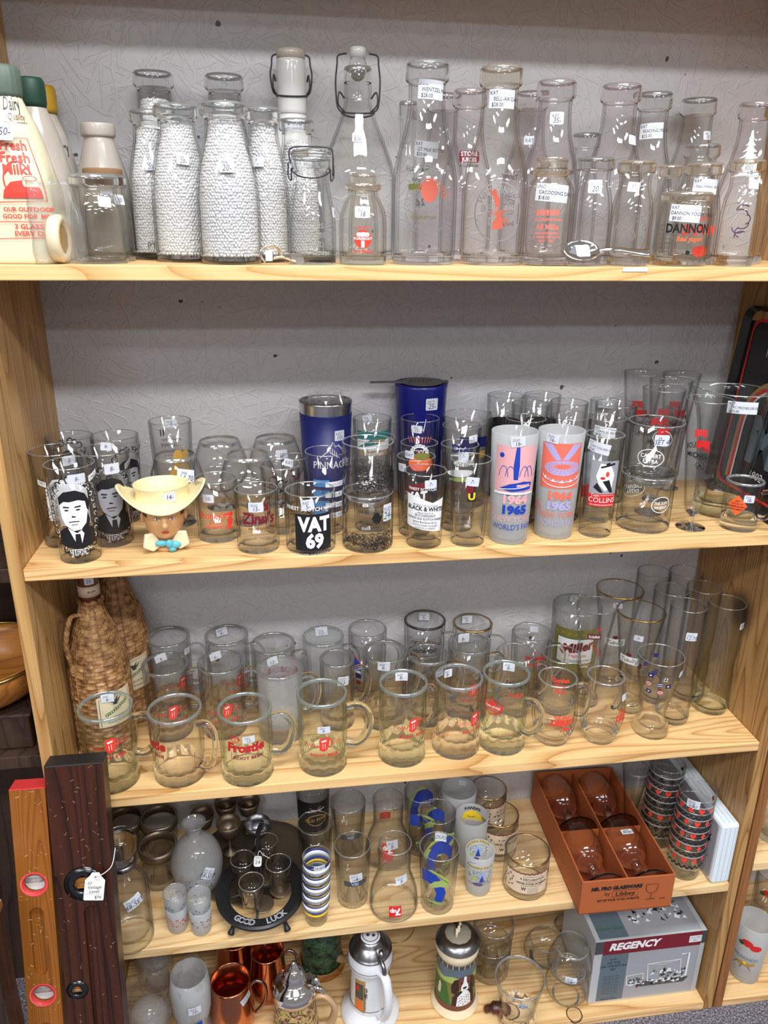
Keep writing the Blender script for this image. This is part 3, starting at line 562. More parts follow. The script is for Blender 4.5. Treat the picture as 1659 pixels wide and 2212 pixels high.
# butter mold in a plastic bag
t_ = thing('butter_mold', 'round carved wooden butter mold standing in a clear plastic bag', 'butter mold', (0.0885,0.0727,1.4829), rot=None); t_.location = (t_.location[0] + .010, .030, ZS[1])
Mt = Matrix.Translation((0, 0, .030)) @ Matrix.Rotation(radians(72), 4, 'Z') @ Matrix.Rotation(pi / 2, 4, 'Y') @ Matrix.Rotation(.0, 4, 'X')
MB().rev([(0, -.008), (.026, -.008), (.029, -.005), (.029, .005), (.026, .008), (.020, .008), (.018, .005), (0, .005)], 'cream', 40, Mt).build('mold_disc', t_)
MB().rev([(0, .0055), (.017, .0055)], 'gold_paint', 40, Mt, rm=lambda a, z: 1 + .06 * sin(a * 8)).build('carved_face', t_)
q = MB(); n = 14; vs = []; rn = random.Random(3)
for j in range(n):
    for i in range(9):
        fz = j / (n - 1); x = (i / 8 - .5) * (.062 - .03 * max(0, fz - .55)) - .012 * max(0, fz - .5); vs.append((.012 + .010 * sin(i * 1.1) * (1 - abs(fz - .4)) + rn.uniform(-.0018, .0018), x + rn.uniform(-.001, .001), .001 + fz * .098))
q.add(vs, [(j * 9 + i, j * 9 + i + 1, (j + 1) * 9 + i + 1, (j + 1) * 9 + i) for j in range(n - 1) for i in range(8)], 'clear_plastic'); o = q.build('plastic_bag', t_); md = o.modifiers.new('t', 'SOLIDIFY'); md.thickness = .0003
# bottles filled with foam beads
SPH = MB().ball((0, 0, 0), 1, 'foam_beads', n=6)
def beads(fr=.90, neck=.86, d=.0042):
    def f(E, po, rf, h, r):
        rn = random.Random(int(r * 1e6)); R_ = lambda z: max(rf(z) - .0040, .004)
        MB().rev([(0, .010)] + [(max(R_(.010 + (h * fr - .012) * k / 26) - .0014, .003), .010 + (h * fr - .012) * k / 26) for k in range(27)] + [(0, h * fr - .002)], 'foam_beads', 32).build('foam_bead_core', E)['kind'] = 'stuff'
        mb = MB(); z = .012; row = 0; V0, F0 = SPH.v, SPH.f; vs = []; fs = []
        def put(x, y, zz, s_):
            o = len(vs); vs.extend((x + a * s_, y + b_ * s_, zz + c_ * s_) for a, b_, c_ in V0); fs.extend(tuple(i + o for i in q) for q in F0)
        while z < h * fr:
            rr = R_(z) - .0016; n = max(int(2 * pi * rr / d), 6)
            for k in range(n):
                a = 2 * pi * (k + .5 * (row % 2)) / n + rn.uniform(-.02, .02)
                if abs(math.remainder(a, 2 * pi)) < 2.1: put((rr + rn.uniform(-.0006, .0004)) * cos(a), (rr + rn.uniform(-.0006, .0004)) * sin(a), z + rn.uniform(-.0007, .0007), d * .60 * rn.uniform(.94, 1.04))
            z += d * .86; row += 1
        for q in range(60): a = rn.uniform(0, 6.3); rr = R_(h * fr) * sqrt(rn.random()) * .85; put(rr * cos(a), rr * sin(a), h * fr + rn.uniform(-.001, .0005), d * .5)
        mb.add(vs, fs, 'foam_beads'); o = mb.build('foam_bead_filling', E); o['kind'] = 'stuff'
    return f
BG = 'bottles filled with white foam beads'
bottle('bead filled bottle, tall with thick rim at the back left of the bead bottles', (0.2051,0.2450,1.4829,0.2515,0.0282), 'pint', 'grey', extra=beads(.86), group=BG)
ap = Art(); ap.text('PT', 0, .008, .012, 'dark_grey', bold=0)
bottle('bead filled bottle standing leftmost, mostly behind its neighbour', (0.2033,0.1650,1.4829,0.1928,0.0250), 'pint', 'grey', extra=beads(.88), group=BG, stk=[(-.05, .64, 'KIK\n20-')], art=[(ap, 'F', -.25, .04)])
bottle('bead filled bottle in front, second from the right of the front three', (0.2467,0.1040,1.4829,0.1931,0.0287), 'pint', 'clear', extra=beads(.88), group=BG, stk=[(.15, .66, 'MIK\n20-')])
bottle('bead filled bottle with dark striped rim at the back, behind the brightest one', (0.3060,0.2350,1.4829,0.2494,0.0276), 'pint', 'grey', extra=beads(.86), group=BG, rm=lambda a, z: 1)
bottle('brightest bead filled bottle nearest the shelf edge, price label in its middle', (0.3108,0.0480,1.4829,0.1903,0.0293), 'pint', 'clear', extra=beads(.89), group=BG, stk=[(.0, .62, 'MIK\n20-', 'F', 0, 0, (.019, .0165))])
bottle('bead filled bottle right of the brightest one', (0.3587,0.1050,1.4829,0.1928,0.0236), 'pint', 'clear', extra=beads(.88), group=BG, stk=[(-.3, .66, 'K\n-')])
bottle('bead filled bottle behind the small wire clip bottle', (0.4054,0.1520,1.4829,0.1857,0.0244), 'pint', 'grey', extra=beads(.84), group=BG)
# swing top bottles
def wires(r, z0, zt, w_):
    def f(E, po, rf, h, R_):
        for s_ in (-1, 1):
            MB().tube(cr([(0, s_ * r * .9, zt), (0, s_ * w_ * .95, zt - .003), (0, s_ * w_, zt - .014), (0, s_ * w_ * 1.08, (zt + z0) / 2), (0, s_ * w_ * .98, z0 + .006), (0, s_ * r * 1.05, z0)], 4), .0012, 'wire', 8).build('wire_bail', E)
            MB().tube(cr([(.003, s_ * r * 1.05, z0), (.006, s_ * w_ * .95, z0 + .010), (.004, s_ * w_ * .9, z0 + .026), (0, s_ * r * 1.1, z0 + .018)], 4), .0012, 'wire', 8).build('wire_lever', E)
        MB().tube([((rf(z0) + .0012) * cos(a), (rf(z0) + .0012) * sin(a), z0 - .004 * abs(cos(a))) for a in [2 * pi * k / 32 for k in range(32)]], .0012, 'wire', 8, closed=True).build('wire_collar', E)
    return f
p = (0.4031,0.2380,1.4829,0.2729,0.0207); X, Y, Z, h, r = p
E = thing('swing_top_bottle', 'white milk glass bottle with wire swing top at the back', 'bottle', p)
po = cr([(.034, 0), (.034, 0), (.04, .006), (.04, .10), (.037, .13), (.026, .175), (.0195, .205), (.0195, .205), (.021, .208), (.021, h - .003), (.018, h), (.018, h)], 4)
MB().rev([(0, 0)] + po + [(0, h)], 'milk_glass', 44).build('body', E)
MB().rev([(.012, h + .0005), (.0205, h + .001), (.021, h + .012), (.019, h + .014), (0, h + .014)], 'milk_grey', 36).build('stopper', E); wires(.021, h - .045, h + .008, .028)(E, po, rfun(po), h, r)
sticker_art('KAT\nMILK GLASS BOTTLE', .045, .018, 0, True).wrap('price_sticker', E, rfun(po), .1, h - .085, eps=.0008)
p = (0.4986,0.2150,1.4829,0.2634,0.0222); X, Y, Z, h, r = p
aa = Art(); aa.text('ABSOLUTELY', 0, .014, .016, 'embossed_glass'); aa.text('PURE MILK', 0, -.006, .016, 'embossed_glass')
def stop(E, po, rf, h, R_):
    MB().ball((0, 0, h + .0), .0135, 'glass_cast_clear', sc3=(1, 1, 1.35)).build('glass_stopper', E)
    MB().rev([(0, h + .012), (.0115, h + .012), (.012, h + .024), (.010, h + .026), (0, h + .026)], 'milk_glass', 30).build('ceramic_cap', E)
    wires(.018, h - .058, h + .018, .030)(E, po, rf, h, R_)
zz = [(.9 * .055, 0), (.9 * .055, 0), (.055, .004), (.057, .02), (.057, .10), (.054, .13), (.040, .165), (.025, .200), (.019, .222), (.020, .228), (.020, h - .004), (.0185, h), (.0185, h)]
bottle('large clear swing top bottle with embossed milk lettering and glass stopper', (X, Y, Z, h, 1.), [(a, b_ / h) for a, b_ in cr(zz, 4)], 'clear', art=[(aa, 'F', 0, .44, 'embossed_text')], stk=[(-.0, .64, 'KAT\n$28-')], name='swing_top_bottle', extra=stop, group=None, top=.93)
def clip(E, po, rf, h, r):
    MB().rev([(0, h + .002), (r * .96, h + .002), (r * 1.02, h + .006), (r * .9, h + .010), (r * .3, h + .012), (0, h + .013)], 'glass_cast_grey', 36).build('glass_lid', E)
    MB().tube(cr([(0, -r * 1.0, h - .006), (0, -r * 1.08, h + .006), (0, -r * .9, h + .013), (0, 0, h + .0145), (0, r * .95, h + .013), (0, r * 1.12, h + .004), (0, r * 1.1, h - .02)], 4), .001, 'wire', 8).build('wire_bail', E)
    for s_ in (-1, 1): MB().tube(cr([(0, s_ * r * 1.12, h - .004), (0, s_ * r * 1.15, h - .02), (.003, s_ * r, h - .026), (.002, s_ * r * .98, h - .012)], 4), .001, 'wire', 8).build('wire_lever', E)
    MB().tube([((rf(h - .012) + .001) * cos(a), (rf(h - .012) + .001) * sin(a), h - .012 - .012 * max(0, cos(a))) for a in [2 * pi * k / 32 for k in range(32)]], .0009, 'wire', 8, closed=True).build('wire_collar', E)
ae = Art()
for i, s_ in enumerate(('THIS', 'TO BE', 'AND', 'RETURN')): ae.text(s_, .006, .030 - i * .0115, .0095, 'embossed_glass')
bottle('small clear bottle with wire clip lid in front of the bead bottles', (0.4183,0.0460,1.4829,0.1296,0.0257), cr([(1.14, 0), (1.14, 0), (1.20, .01), (1.22, .05), (1.22, .36), (1.14, .52), (.94, .72), (.88, .86), (.9, .9), (1, .93), (1, 1), (1, 1)], 4), 'clear', art=[(ae, 'F', 0, .12, 'embossed_text')], stk=[(.97, .50, '8')], name='clip_top_bottle', extra=clip, group=None, top=.88)
af = Art(); af.ell(0, 0, .0115, .0115, 'bright_red', 30); af.rect(0, -.001, .0045, .019, 'white'); af.ell(-.005, .0055, .0038, .0028, 'white'); af.ell(.005, .0055, .0038, .0028, 'white'); af.rect(0, .0005, .023, .0048, 'bright_red'); af.text('FOREMOST', 0, -.0012, .0048, 'white', bold=.02)
af.text('GUARDIANS', 0, .013, .0035, 'bright_red', bold=.02); af.text('TRADEMARK', 0, -.017, .0045, 'bright_red', bold=.02)
bottle('small squat clear jar with amber rim and red round emblem', (0.4862,0.0450,1.4829,0.1000,0.0235), cr([(1.12, 0), (1.12, 0), (1.28, .02), (1.34, .06), (1.34, .50), (1.26, .66), (1.0, .80), (.84, .86), (.82, .92), (.82, .92), (1, .94), (1.02, .97), (1, 1), (1, 1)], 4), 'amber', art=[(af, 'F', 0, .33)], stk=[(-.02, .66, 'Duo\n18', 'F', 0, 0, (.020, .014))], name='glass_jar', group=None, cat='jar', top=.93)
bottle('small clear bottle behind the jar with the red round emblem', (0.4939,0.1050,1.4829,0.1157,0.0180), 'halfpint', 'amber')
# quart bottles, front
def rings(r_, mat='embossed_glass'):
    a = Art(); a.ring(0, 0, r_, r_ * 1.1, .0012, mat); return a
aw = rings(.032); aw.text('ONE QUART', 0, .042, .011, 'embossed_glass'); aw.arct('FARMINGTON', 0, -.002, .024, .011, 'embossed_glass', 2.7, .26); aw.text('TERRE', 0, -.010, .012, 'embossed_glass'); aw.text('PENNA', 0, -.028, .010, 'embossed_glass')
ab = Art(); ab.ell(-.012, .018, .012, .016, 'coral', 20); ab.text('ONE QUART', .006, .042, .006, 'green', bold=.02); ab.rrect(.006, .022, .026, .008, .002, 'olive'); ab.text('DEPOSIT', .006, .020, .006, 'lime', bold=.02); ab.text('2\u00a2', 0, -.002, .014, 'dark_grey', bold=.01); ab.text('PASTEURIZED', -.004, -.020, .006, 'olive', bold=.02); ab.text('MILK', .008, .030, .006, 'green', bold=.02)
bottle('tall clear quart milk bottle with green print and a two cent mark', (0.5719,0.0620,1.4829,0.2460,0.0277), 'quart', 'clear', art=[(aw, 'F', .1, .30, 'embossed_text'), (ab, 'M', .1, .32)], stk=[(.25, .865, 'DUO\nWENTZEL MILK BOTTLE\n$28.00', 'F', -.05, 1, (.036, .022)), (0.05, .60, 'KAT\nQT MILK BOTTLE\n$20.00', 'B', -.1, 1, (.034, .020))])
awb = rings(.034); awb.text('ONE QUART', 0, .046, .010, 'embossed_glass'); awb.arct('WARRENTON', 0, -.002, .026, .012, 'embossed_glass', 2.5, .24); awb.text('BELL AIR', 0, .000, .013, 'embossed_glass'); awb.text('DAIRY', .004, -.016, .013, 'embossed_glass'); awb.text('REGISTERED', 0, -.056, .007, 'embossed_glass')
at = Art(); at.text('Tanger', -.016, .040, .010, 'purple', it=.2, rot=.2); at.text('BELL', 0, -.008, .010, 'coral', bold=.02); at.poly([(-.010, -.026), (.006, -.028), (.005, -.018), (.000, -.010), (.004, .010), (.010, .024), (.004, .026), (-.004, .012), (-.002, .0), (-.008, -.012)], 'coral'); at.text('Dairy', -.018, -.022, .008, 'purple')
for k in range(5): at.ring(-.018, .015 - k * .004, .008, .006, .0006, 'purple', .5 * k, 3 + .5 * k)
bottle('tall clear quart milk bottle embossed with a dairy name in a circle', (0.6704,0.0620,1.4829,0.2443,0.0276), 'quart', 'amber', art=[(awb, 'F', .15, .28, 'embossed_text'), (at, 'M', -.1, .30)], stk=[(.12, .84, 'KAT\nBELL-AIR DAIRY\n$28.00', 'F', -.03, 1, (.036, .022))])
ast = Art(); ast.rrect(0, 0, .030, .016, .003, 'maroon'); ast.text('STORE', 0, .0010, .0085, 'white', bold=.02); ast.text('JUICES', 0, -.0065, .0075, 'white', bold=.02); ast.text('KOLDWATER', 0, -.014, .0045, 'black', bold=.02)
bottle('clear quart milk bottle with brown and white store print, behind the front pair', (0.6548,0.1650,1.4829,0.2317,0.0244), 'quart', 'violet', art=[(ast, 'F', .1, .62)])
bottle('clear milk bottle just behind the two cent quart bottle, rim peeking right', (0.6318,0.2400,1.4829,0.2355,0.0245), 'quart', 'violet', art=[(rings(.02), 'F', 0, .5, 'embossed_text')])
bottle('clear milk bottle with bulb glass rim left behind the two cent quart bottle', (0.5643,0.1600,1.4829,0.2137,0.0131), 'halfpint', 'grey')
bottle('clear quart milk bottle behind the dairy circle bottle, thin brown rim', (0.7723,0.2450,1.4829,0.2428,0.0254), 'quart', 'violet', stk=[(.0, .72, 'KAT')])
bottle('clear fluted neck milk bottle with a handwritten 35 label', (0.7708,0.1300,1.4829,0.2413,0.0268), 'quart', 'violet', stk=[(.15, .80, 'KAT\n35-', 'F', 0, 0, (.020, .016))], rm=lambda a, z: 1 + (.015 * cos(a * 12) if z > .11 else 0))
ac = Art(); 
for k in range(7): ac.poly([(-.017 + k * .0045, .024), (-.014 + k * .0045, .028), (-.012 + k * .0045, .032), (-.013 + k * .0045, .024)], 'coral', up=False); ac.poly([(-.016 + k * .0045, .026), (-.0125 + k * .0045, .029), (-.016 + k * .0045, .032)], 'coral', up=False)
ac.text('CACOOSING DAIRY', 0, .017, .0052, 'coral', sx=.8, bold=.02); ac.text('All Milks', 0, .006, .010, 'coral', sx=.9, bold=.02); ac.text('FROM PASTEURIZED HERD', 0, 0, .004, 'coral', sx=.7, bold=.02); ac.text('BY INSPECTED COWS', 0, -.005, .004, 'coral', bold=.02); ac.text('BOT   TBT', 0, -.010, .0044, 'coral', bold=.02)
bottle('small square clear bottle with red fence and lettering, front right centre', (0.7434,0.0460,1.4829,0.1366,0.0214), cr([(1.3, 0), (1.3, 0), (1.45, .01), (1.5, .05), (1.5, .62), (1.42, .74), (1.1, .82), (1.02, .84), (1.02, .84), (1.32, .865), (1.32, .89), (.98, .905), (.98, .905), (.96, .95), (1, .97), (1, 1), (1, 1)], 3), 'amber', art=[(ac, 'F', 0, .30)], stk=[(.1, .68, 'UNO\nCACOOSING DAIRY BOTTLE\n$18.00', 'F', -.08, 1, (.046, .022))], top=.84)
ak = rings(.022); ak.text('PENN', 0, .010, .009, 'embossed_glass'); ak.text('DAIRIES', 0, -.002, .009, 'embossed_glass')
bottle('small clear milk bottle with handwritten 20 label and grey rim', (0.8105,0.0600,1.4829,0.1387,0.0259), 'halfpint', 'grey', art=[(ak, 'F', .2, .30, 'embossed_text')], stk=[(.1, .74, 'KAT\n20', 'F', 0, 0, (.019, .017))], t=.0035)
bottle('clear milk bottle glimpsed between tall necks, behind the grey rimmed one', (0.8527,0.2100,1.4829,0.1843,0.0215), 'halfpint', 'grey')
bottle('tall clear quart milk bottle behind the small ones, right of the 35 label bottle', (0.8671,0.1300,1.4829,0.2397,0.0279), 'quart', 'violet', stk=[(.80, .70, '')])
bottle('tall clear milk bottle at the back carrying a printed reading label', (0.9596,0.2150,1.4829,0.2437,0.0258), 'quart', 'grey', art=[(rings(.010), 'F', 0, .60, 'embossed_text')], stk=[(.0, .78, 'KAT\nREADING MILK BOTTLE\n$25.00', 'F', .05, 1, (.038, .022))])
bottle('tall clear milk bottle with small 18 label at the back right', (1.0451,0.2380,1.4829,0.2410,0.0275), 'quart', 'grey', stk=[(.75, .78, 'MIK\n18', 'F', .05)])
bottle('short clear bottle with double rim at the back right', (1.0198,0.1620,1.4829,0.1690,0.0264), 'halfpint', 'grey')
ay = rings(.024); ay.text('D', 0, -.008, .022, 'embossed_glass'); ay.arct('CITY DAIRY', 0, 0, .018, .008, 'embossed_glass', 2.6, .25)
bottle('small clear milk bottle with blue 18 label and embossed ring in front', (0.8639,0.0450,1.4829,0.1348,0.0255), 'halfpint', 'amber', art=[(ay, 'F', .05, .30, 'embossed_text')], stk=[(-.05, .76, '18', 'F', -.08)])
bottle('narrow clear bottle with ridged rim behind the yogurt jar', (0.9408,0.1000,1.4829,0.1345,0.0178), 'halfpint', 'amber')
aq = Art(); aq.text('SHAW', .0, .0, .020, 'bright_red', sx=.9, bold=.02); aq.ell(.004, -.022, .010, .008, 'bright_red'); aq.text('DAIRY', 0, .020, .008, 'bright_red', bold=.02)
bottle('clear milk bottle with red print behind the yogurt jar', (0.9856,0.0850,1.4829,0.1369,0.0268), 'halfpint', 'amber', art=[(aq, 'F', .15, .30)], stk=[(.2, .78, 'KAT\nRED PRINT BOTTLE', 'F', -.06, 1)])
ad = Art(); ad.text('DANNON', .004, .010, .0165, 'black', sx=.85, bold=.035); ad.text('Real yogurt', .007, -.001, .009, 'orange', it=.25, sx=.9, bold=.02); ad.ell(.006, -.016, .003, .003, 'black')
adl = Art()
for k, s_ in enumerate(('A PRODUCT OF DANNON MILK', 'PRODUCTS INC', 'CULTURED FROM', 'LOW FAT MILK', 'KEEP IN COLD', 'ONE HALF PINT', 'NEW YORK')): adl.text(s_, 0, .018 - k * .0062, .0040, 'dark_grey', sx=.8)
bottle('squat clear yogurt jar with black and orange lettering at the shelf edge', (0.9438,0.0460,1.4829,0.0968,0.0345), cr([(.88, 0), (.88, 0), (1.0, .02), (1.06, .07), (1.06, .60), (.98, .80), (.93, .86), (.93, .88), (1, .90), (1.0, .985), (.96, 1), (.96, 1)], 4), 'amber', art=[(ad, 'F', .12, .36), (adl, 'M', .65, .36)], stk=[(.02, .72, 'KAT\nDANNON YOGURT BOTTLE\n$9.00', 'F', -.06, 1, (.042, .022))], name='yogurt_jar', group=None, cat='jar', top=.88)
ao = Art(); ao.text('PAT 1,902', 0, .006, .008, 'embossed_glass'); ao.text('REGISTERED', 0, -.006, .008, 'embossed_glass'); abw = Art()
for k in range(7): abw.ring(-.004 + .003 * sin(k * 2), .02 - k * .006, .010, .008, .0016, 'purple', k, k + 2.4)
bottle('clear milk bottle with purple figure on its far side, rightmost in front', (1.0289,0.0480,1.4829,0.1397,0.0238), 'halfpint', 'amber', art=[(ao, 'F', 0, .12, 'embossed_text'), (abw, 'M', 0, .40)], stk=[(.6, .78, '')])
aT = Art()
for k in range(7):
    yy = .034 - k * .0085; wv = .004 + k * .0032; aT.poly([(-wv, yy - .008), (-wv * .5, yy - .004), (-.0012, yy + .004), (.0012, yy + .004), (wv * .6, yy - .004), (wv, yy - .007), (wv * .5, yy - .0085), (-wv * .3, yy - .006)], 'white', up=False)
bottle('clear milk bottle with white painted tree, cut by the right edge', (1.0736,0.1200,1.4829,0.2218,0.0252), 'quart', 'violet', art=[(aT, 'F', -.05, .66)], stk=[(.15, .60, 'DOT\n15-', 'F', 0, 0, (.022, .020))])
# spoons
def spoon(lb, x, y, rotz, L_, stk_, tilt=0.):
    t_ = thing('spoon', lb, 'spoon', (x, y, ZS[1]), 'spoons lying on the top shelf', rot=rotz)
    q = MB(); n = 12; vs = []; fs = []
    for j in range(9):
        rr = j / 8
        for k in range(24):
            a = 2 * pi * k / 24; vs.append((rr * .026 * cos(a) * (1.0), rr * .017 * sin(a), .0015 + .008 * rr * rr))
    for j in range(8):
        for k in range(24): fs.append((j * 24 + k, j * 24 + (k + 1) % 24, (j + 1) * 24 + (k + 1) % 24, (j + 1) * 24 + k))
    q.add(vs, fs, 'chrome'); o = q.build('spoon_bowl', t_); md = o.modifiers.new('t', 'SOLIDIFY'); md.thickness = .0012
    MB().tube(cr([(.024, 0, .0085), (.034, 0, .012), (.05, 0, .012), (L_ * .8, 0, .006), (L_, 0, .004)], 5), [.0028] * 6 + [.003 + .00026 * k for k in range(15)], 'chrome', 10, flat=.45).build('spoon_handle', t_)
    if stk_: sticker_art(stk_, .017, .015, pi + .2 - rotz).mesh('price_sticker', lambda px, py, l: Vector((px * .9, py * .8 - .003, .010 + l * .0001)) , t_, 0)
    return t_
spoon('silver souvenir spoon with 5 dollar sticker lying on the top shelf edge', (0.7815,0.0300,1.4914)[0], .022, -.04, .098, '')
sp_ = bpy.data.objects['spoon']; sp_.rotation_euler = (radians(52), 0, -.04); sp_.location.z += .0155; sp_.location.y = .016
sticker_art('5-', .019, .018).mesh('price_sticker', lambda x, y, l: Vector((x + .002, y - .001, .0062 + l * .0001 + (x * x + y * y) * 22)), sp_, 0)
t_ = thing('bent_spoon', 'curled chrome spoon ring leaning beside the wire clip bottle', 'spoon', ((0.3650,0.0220,1.4823)[0], .024, ZS[1]), rot=0)
MB().tube(cr([(-.010, -.006, .0035), (-.016, -.005, .012), (-.012, -.004, .021), (0, -.002, .0235), (.008, 0, .018), (.010, .004, .010)], 5), .0042, 'chrome', 10, flat=.35).build('curled_handle', t_)
MB().tube(cr([(.0, 0, .008), (.012, .002, .010), (.024, .004, .006), (.030, .004, .004)], 5), .0036, 'chrome', 10, flat=.6).build('spoon_bowl', t_)
a = Art(); a.rrect(0, 0, .009, .013, .001, 'sticker_white'); a.mesh('price_sticker', lambda x, y, l: Vector((x - .005, -.0115, .0115 + y)), t_, 0)
t_ = thing('paper_label', 'blank white paper label stuck on the front edge of the top shelf', 'label', (0.8572,-0.0006,1.4804), rot=0)
MB().box(-.018, .018, -.0003, .0003, -.0035, .002, 'sticker_white').build('label_paper', t_)
# ------------------------------------------------------------ second shelf: printed tumblers
def scroll(a, pts, r, mat, wd=.0009):
    for i, (x, y) in enumerate(pts): a.ring(x, y, r, r, wd, mat, i * 1.3, i * 1.3 + 4.6, 12, up=(i == 0))
def portrait(mat_face='white'):  # a grey face puts the shade of the rear tumblers into the print
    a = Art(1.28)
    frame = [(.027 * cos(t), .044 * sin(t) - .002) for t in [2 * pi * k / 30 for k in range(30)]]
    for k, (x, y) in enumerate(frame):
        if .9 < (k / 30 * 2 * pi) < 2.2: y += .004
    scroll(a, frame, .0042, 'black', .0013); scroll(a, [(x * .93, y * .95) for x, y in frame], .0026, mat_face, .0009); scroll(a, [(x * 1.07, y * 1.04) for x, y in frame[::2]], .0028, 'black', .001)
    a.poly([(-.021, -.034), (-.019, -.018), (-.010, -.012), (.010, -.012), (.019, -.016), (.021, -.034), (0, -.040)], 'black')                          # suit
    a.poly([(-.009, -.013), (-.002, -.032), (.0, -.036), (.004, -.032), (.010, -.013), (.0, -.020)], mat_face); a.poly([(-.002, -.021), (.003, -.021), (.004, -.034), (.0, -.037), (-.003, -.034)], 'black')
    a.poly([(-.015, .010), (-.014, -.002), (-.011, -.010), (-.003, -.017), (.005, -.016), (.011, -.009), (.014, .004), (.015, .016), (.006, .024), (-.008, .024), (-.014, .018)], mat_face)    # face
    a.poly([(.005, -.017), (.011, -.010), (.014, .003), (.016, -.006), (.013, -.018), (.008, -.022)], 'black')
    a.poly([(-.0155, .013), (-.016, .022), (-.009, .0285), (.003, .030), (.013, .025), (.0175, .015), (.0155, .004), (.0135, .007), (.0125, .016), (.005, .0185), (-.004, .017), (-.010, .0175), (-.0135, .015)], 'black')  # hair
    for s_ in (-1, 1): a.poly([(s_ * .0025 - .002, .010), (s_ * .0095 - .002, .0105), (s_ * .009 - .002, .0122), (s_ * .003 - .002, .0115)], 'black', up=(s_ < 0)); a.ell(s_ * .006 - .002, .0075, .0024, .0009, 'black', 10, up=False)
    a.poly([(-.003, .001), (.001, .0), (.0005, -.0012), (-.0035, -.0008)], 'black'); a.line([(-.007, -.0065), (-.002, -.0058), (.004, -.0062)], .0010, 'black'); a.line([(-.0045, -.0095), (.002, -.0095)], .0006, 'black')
    a.text('JFK', .0, -.046, .0095, mat_face, bold=.05, sx=1.2); a.text('JFK', .0, -.046, .0088, 'black', bold=0, sx=1.2)
    a.poly([(.020, .036), (.034, .042), (.034, .048), (.020, .043)], mat_face); a.text('1963', .027, .0395, .0056, 'black', rot=.38)
    return a
def whitehouse():
    a = Art()
    a.poly([(-.024, -.030), (-.024, .020), (-.012, .034), (.012, .034), (.022, .022), (.022, -.030)], 'white')
    a.poly([(-.006, -.02), (-.006, .01), (-.002, .016), (.004, .012), (.004, -.02)], 'black'); a.poly([(-.020, .018), (-.010, .031), (-.004, .024), (-.012, .016)], 'grey')
    for k in range(5): a.rect(-.0, -.034 - k * .003, .018 - k * .001, .0014, 'black', up=False)
    scroll(a, [(-.026 + .003 * sin(k), -.03 + k * .006) for k in range(12)], .0035, 'black'); scroll(a, [(.024, -.03 + k * .007) for k in range(9)], .003, 'black')
    a.poly([(-.036, .026), (-.022, .022), (-.022, .030), (-.036, .034)], 'white'); a.text('1961', -.029, .027, .0055, 'black', rot=-.25)
    return a
def star(a, x, y, r, mat='black', wd=.0006):
    for k in range(4): an = k * pi / 4; a.line([(x - r * cos(an), y - r * sin(an)), (x + r * cos(an), y + r * sin(an))], wd, mat, up=(k == 0))
JG = 'commemorative portrait tumblers on the second shelf'
def starart():
    a = Art(); star(a, .012, .05, .003); star(a, -.02, .03, .0025); star(a, .02, -.01, .0025); return a
G('drinking_glass', 'portrait tumbler nearest the shelf edge, bright black and white man in scroll frame', 'glass', (0.0722,0.0375,1.0742,0.1426,0.0345), 'slim', art=[(portrait(), 'F', -.05, .52), (whitehouse(), 'M', .1, .5)], stk=[(.20, .90, '8-', 'F', 0, 0, (.024, .014))], tb=.014, group=JG)
G('drinking_glass', 'portrait tumbler against the left side panel, white mansion side showing', 'glass', (0.0329,0.1003,1.0742,0.1450,0.0352), 'slim', art=[(whitehouse(), 'F', .15, .52), (starart(), 'F', .7, .5)], stk=[(.55, .93, '8-', 'F', 0, 0, (.022, .014))], tb=.014, group=JG, c='grey')
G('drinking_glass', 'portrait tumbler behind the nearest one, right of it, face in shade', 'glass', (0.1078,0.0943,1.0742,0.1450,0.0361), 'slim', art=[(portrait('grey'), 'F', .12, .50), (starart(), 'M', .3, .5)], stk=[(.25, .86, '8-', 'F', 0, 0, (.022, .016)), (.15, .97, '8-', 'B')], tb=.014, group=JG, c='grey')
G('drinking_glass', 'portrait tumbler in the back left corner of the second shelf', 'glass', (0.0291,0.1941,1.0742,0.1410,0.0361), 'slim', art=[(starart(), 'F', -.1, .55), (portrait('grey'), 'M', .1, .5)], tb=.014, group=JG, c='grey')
G('drinking_glass', 'portrait tumbler at the back, closest to the tall gold figure glass', 'glass', (0.1063,0.1914,1.0742,0.1410,0.0370), 'slim', art=[(portrait('grey'), 'F', .55, .5), (starart(), 'F', .9, .5)], tb=.014, group=JG, c='grey')
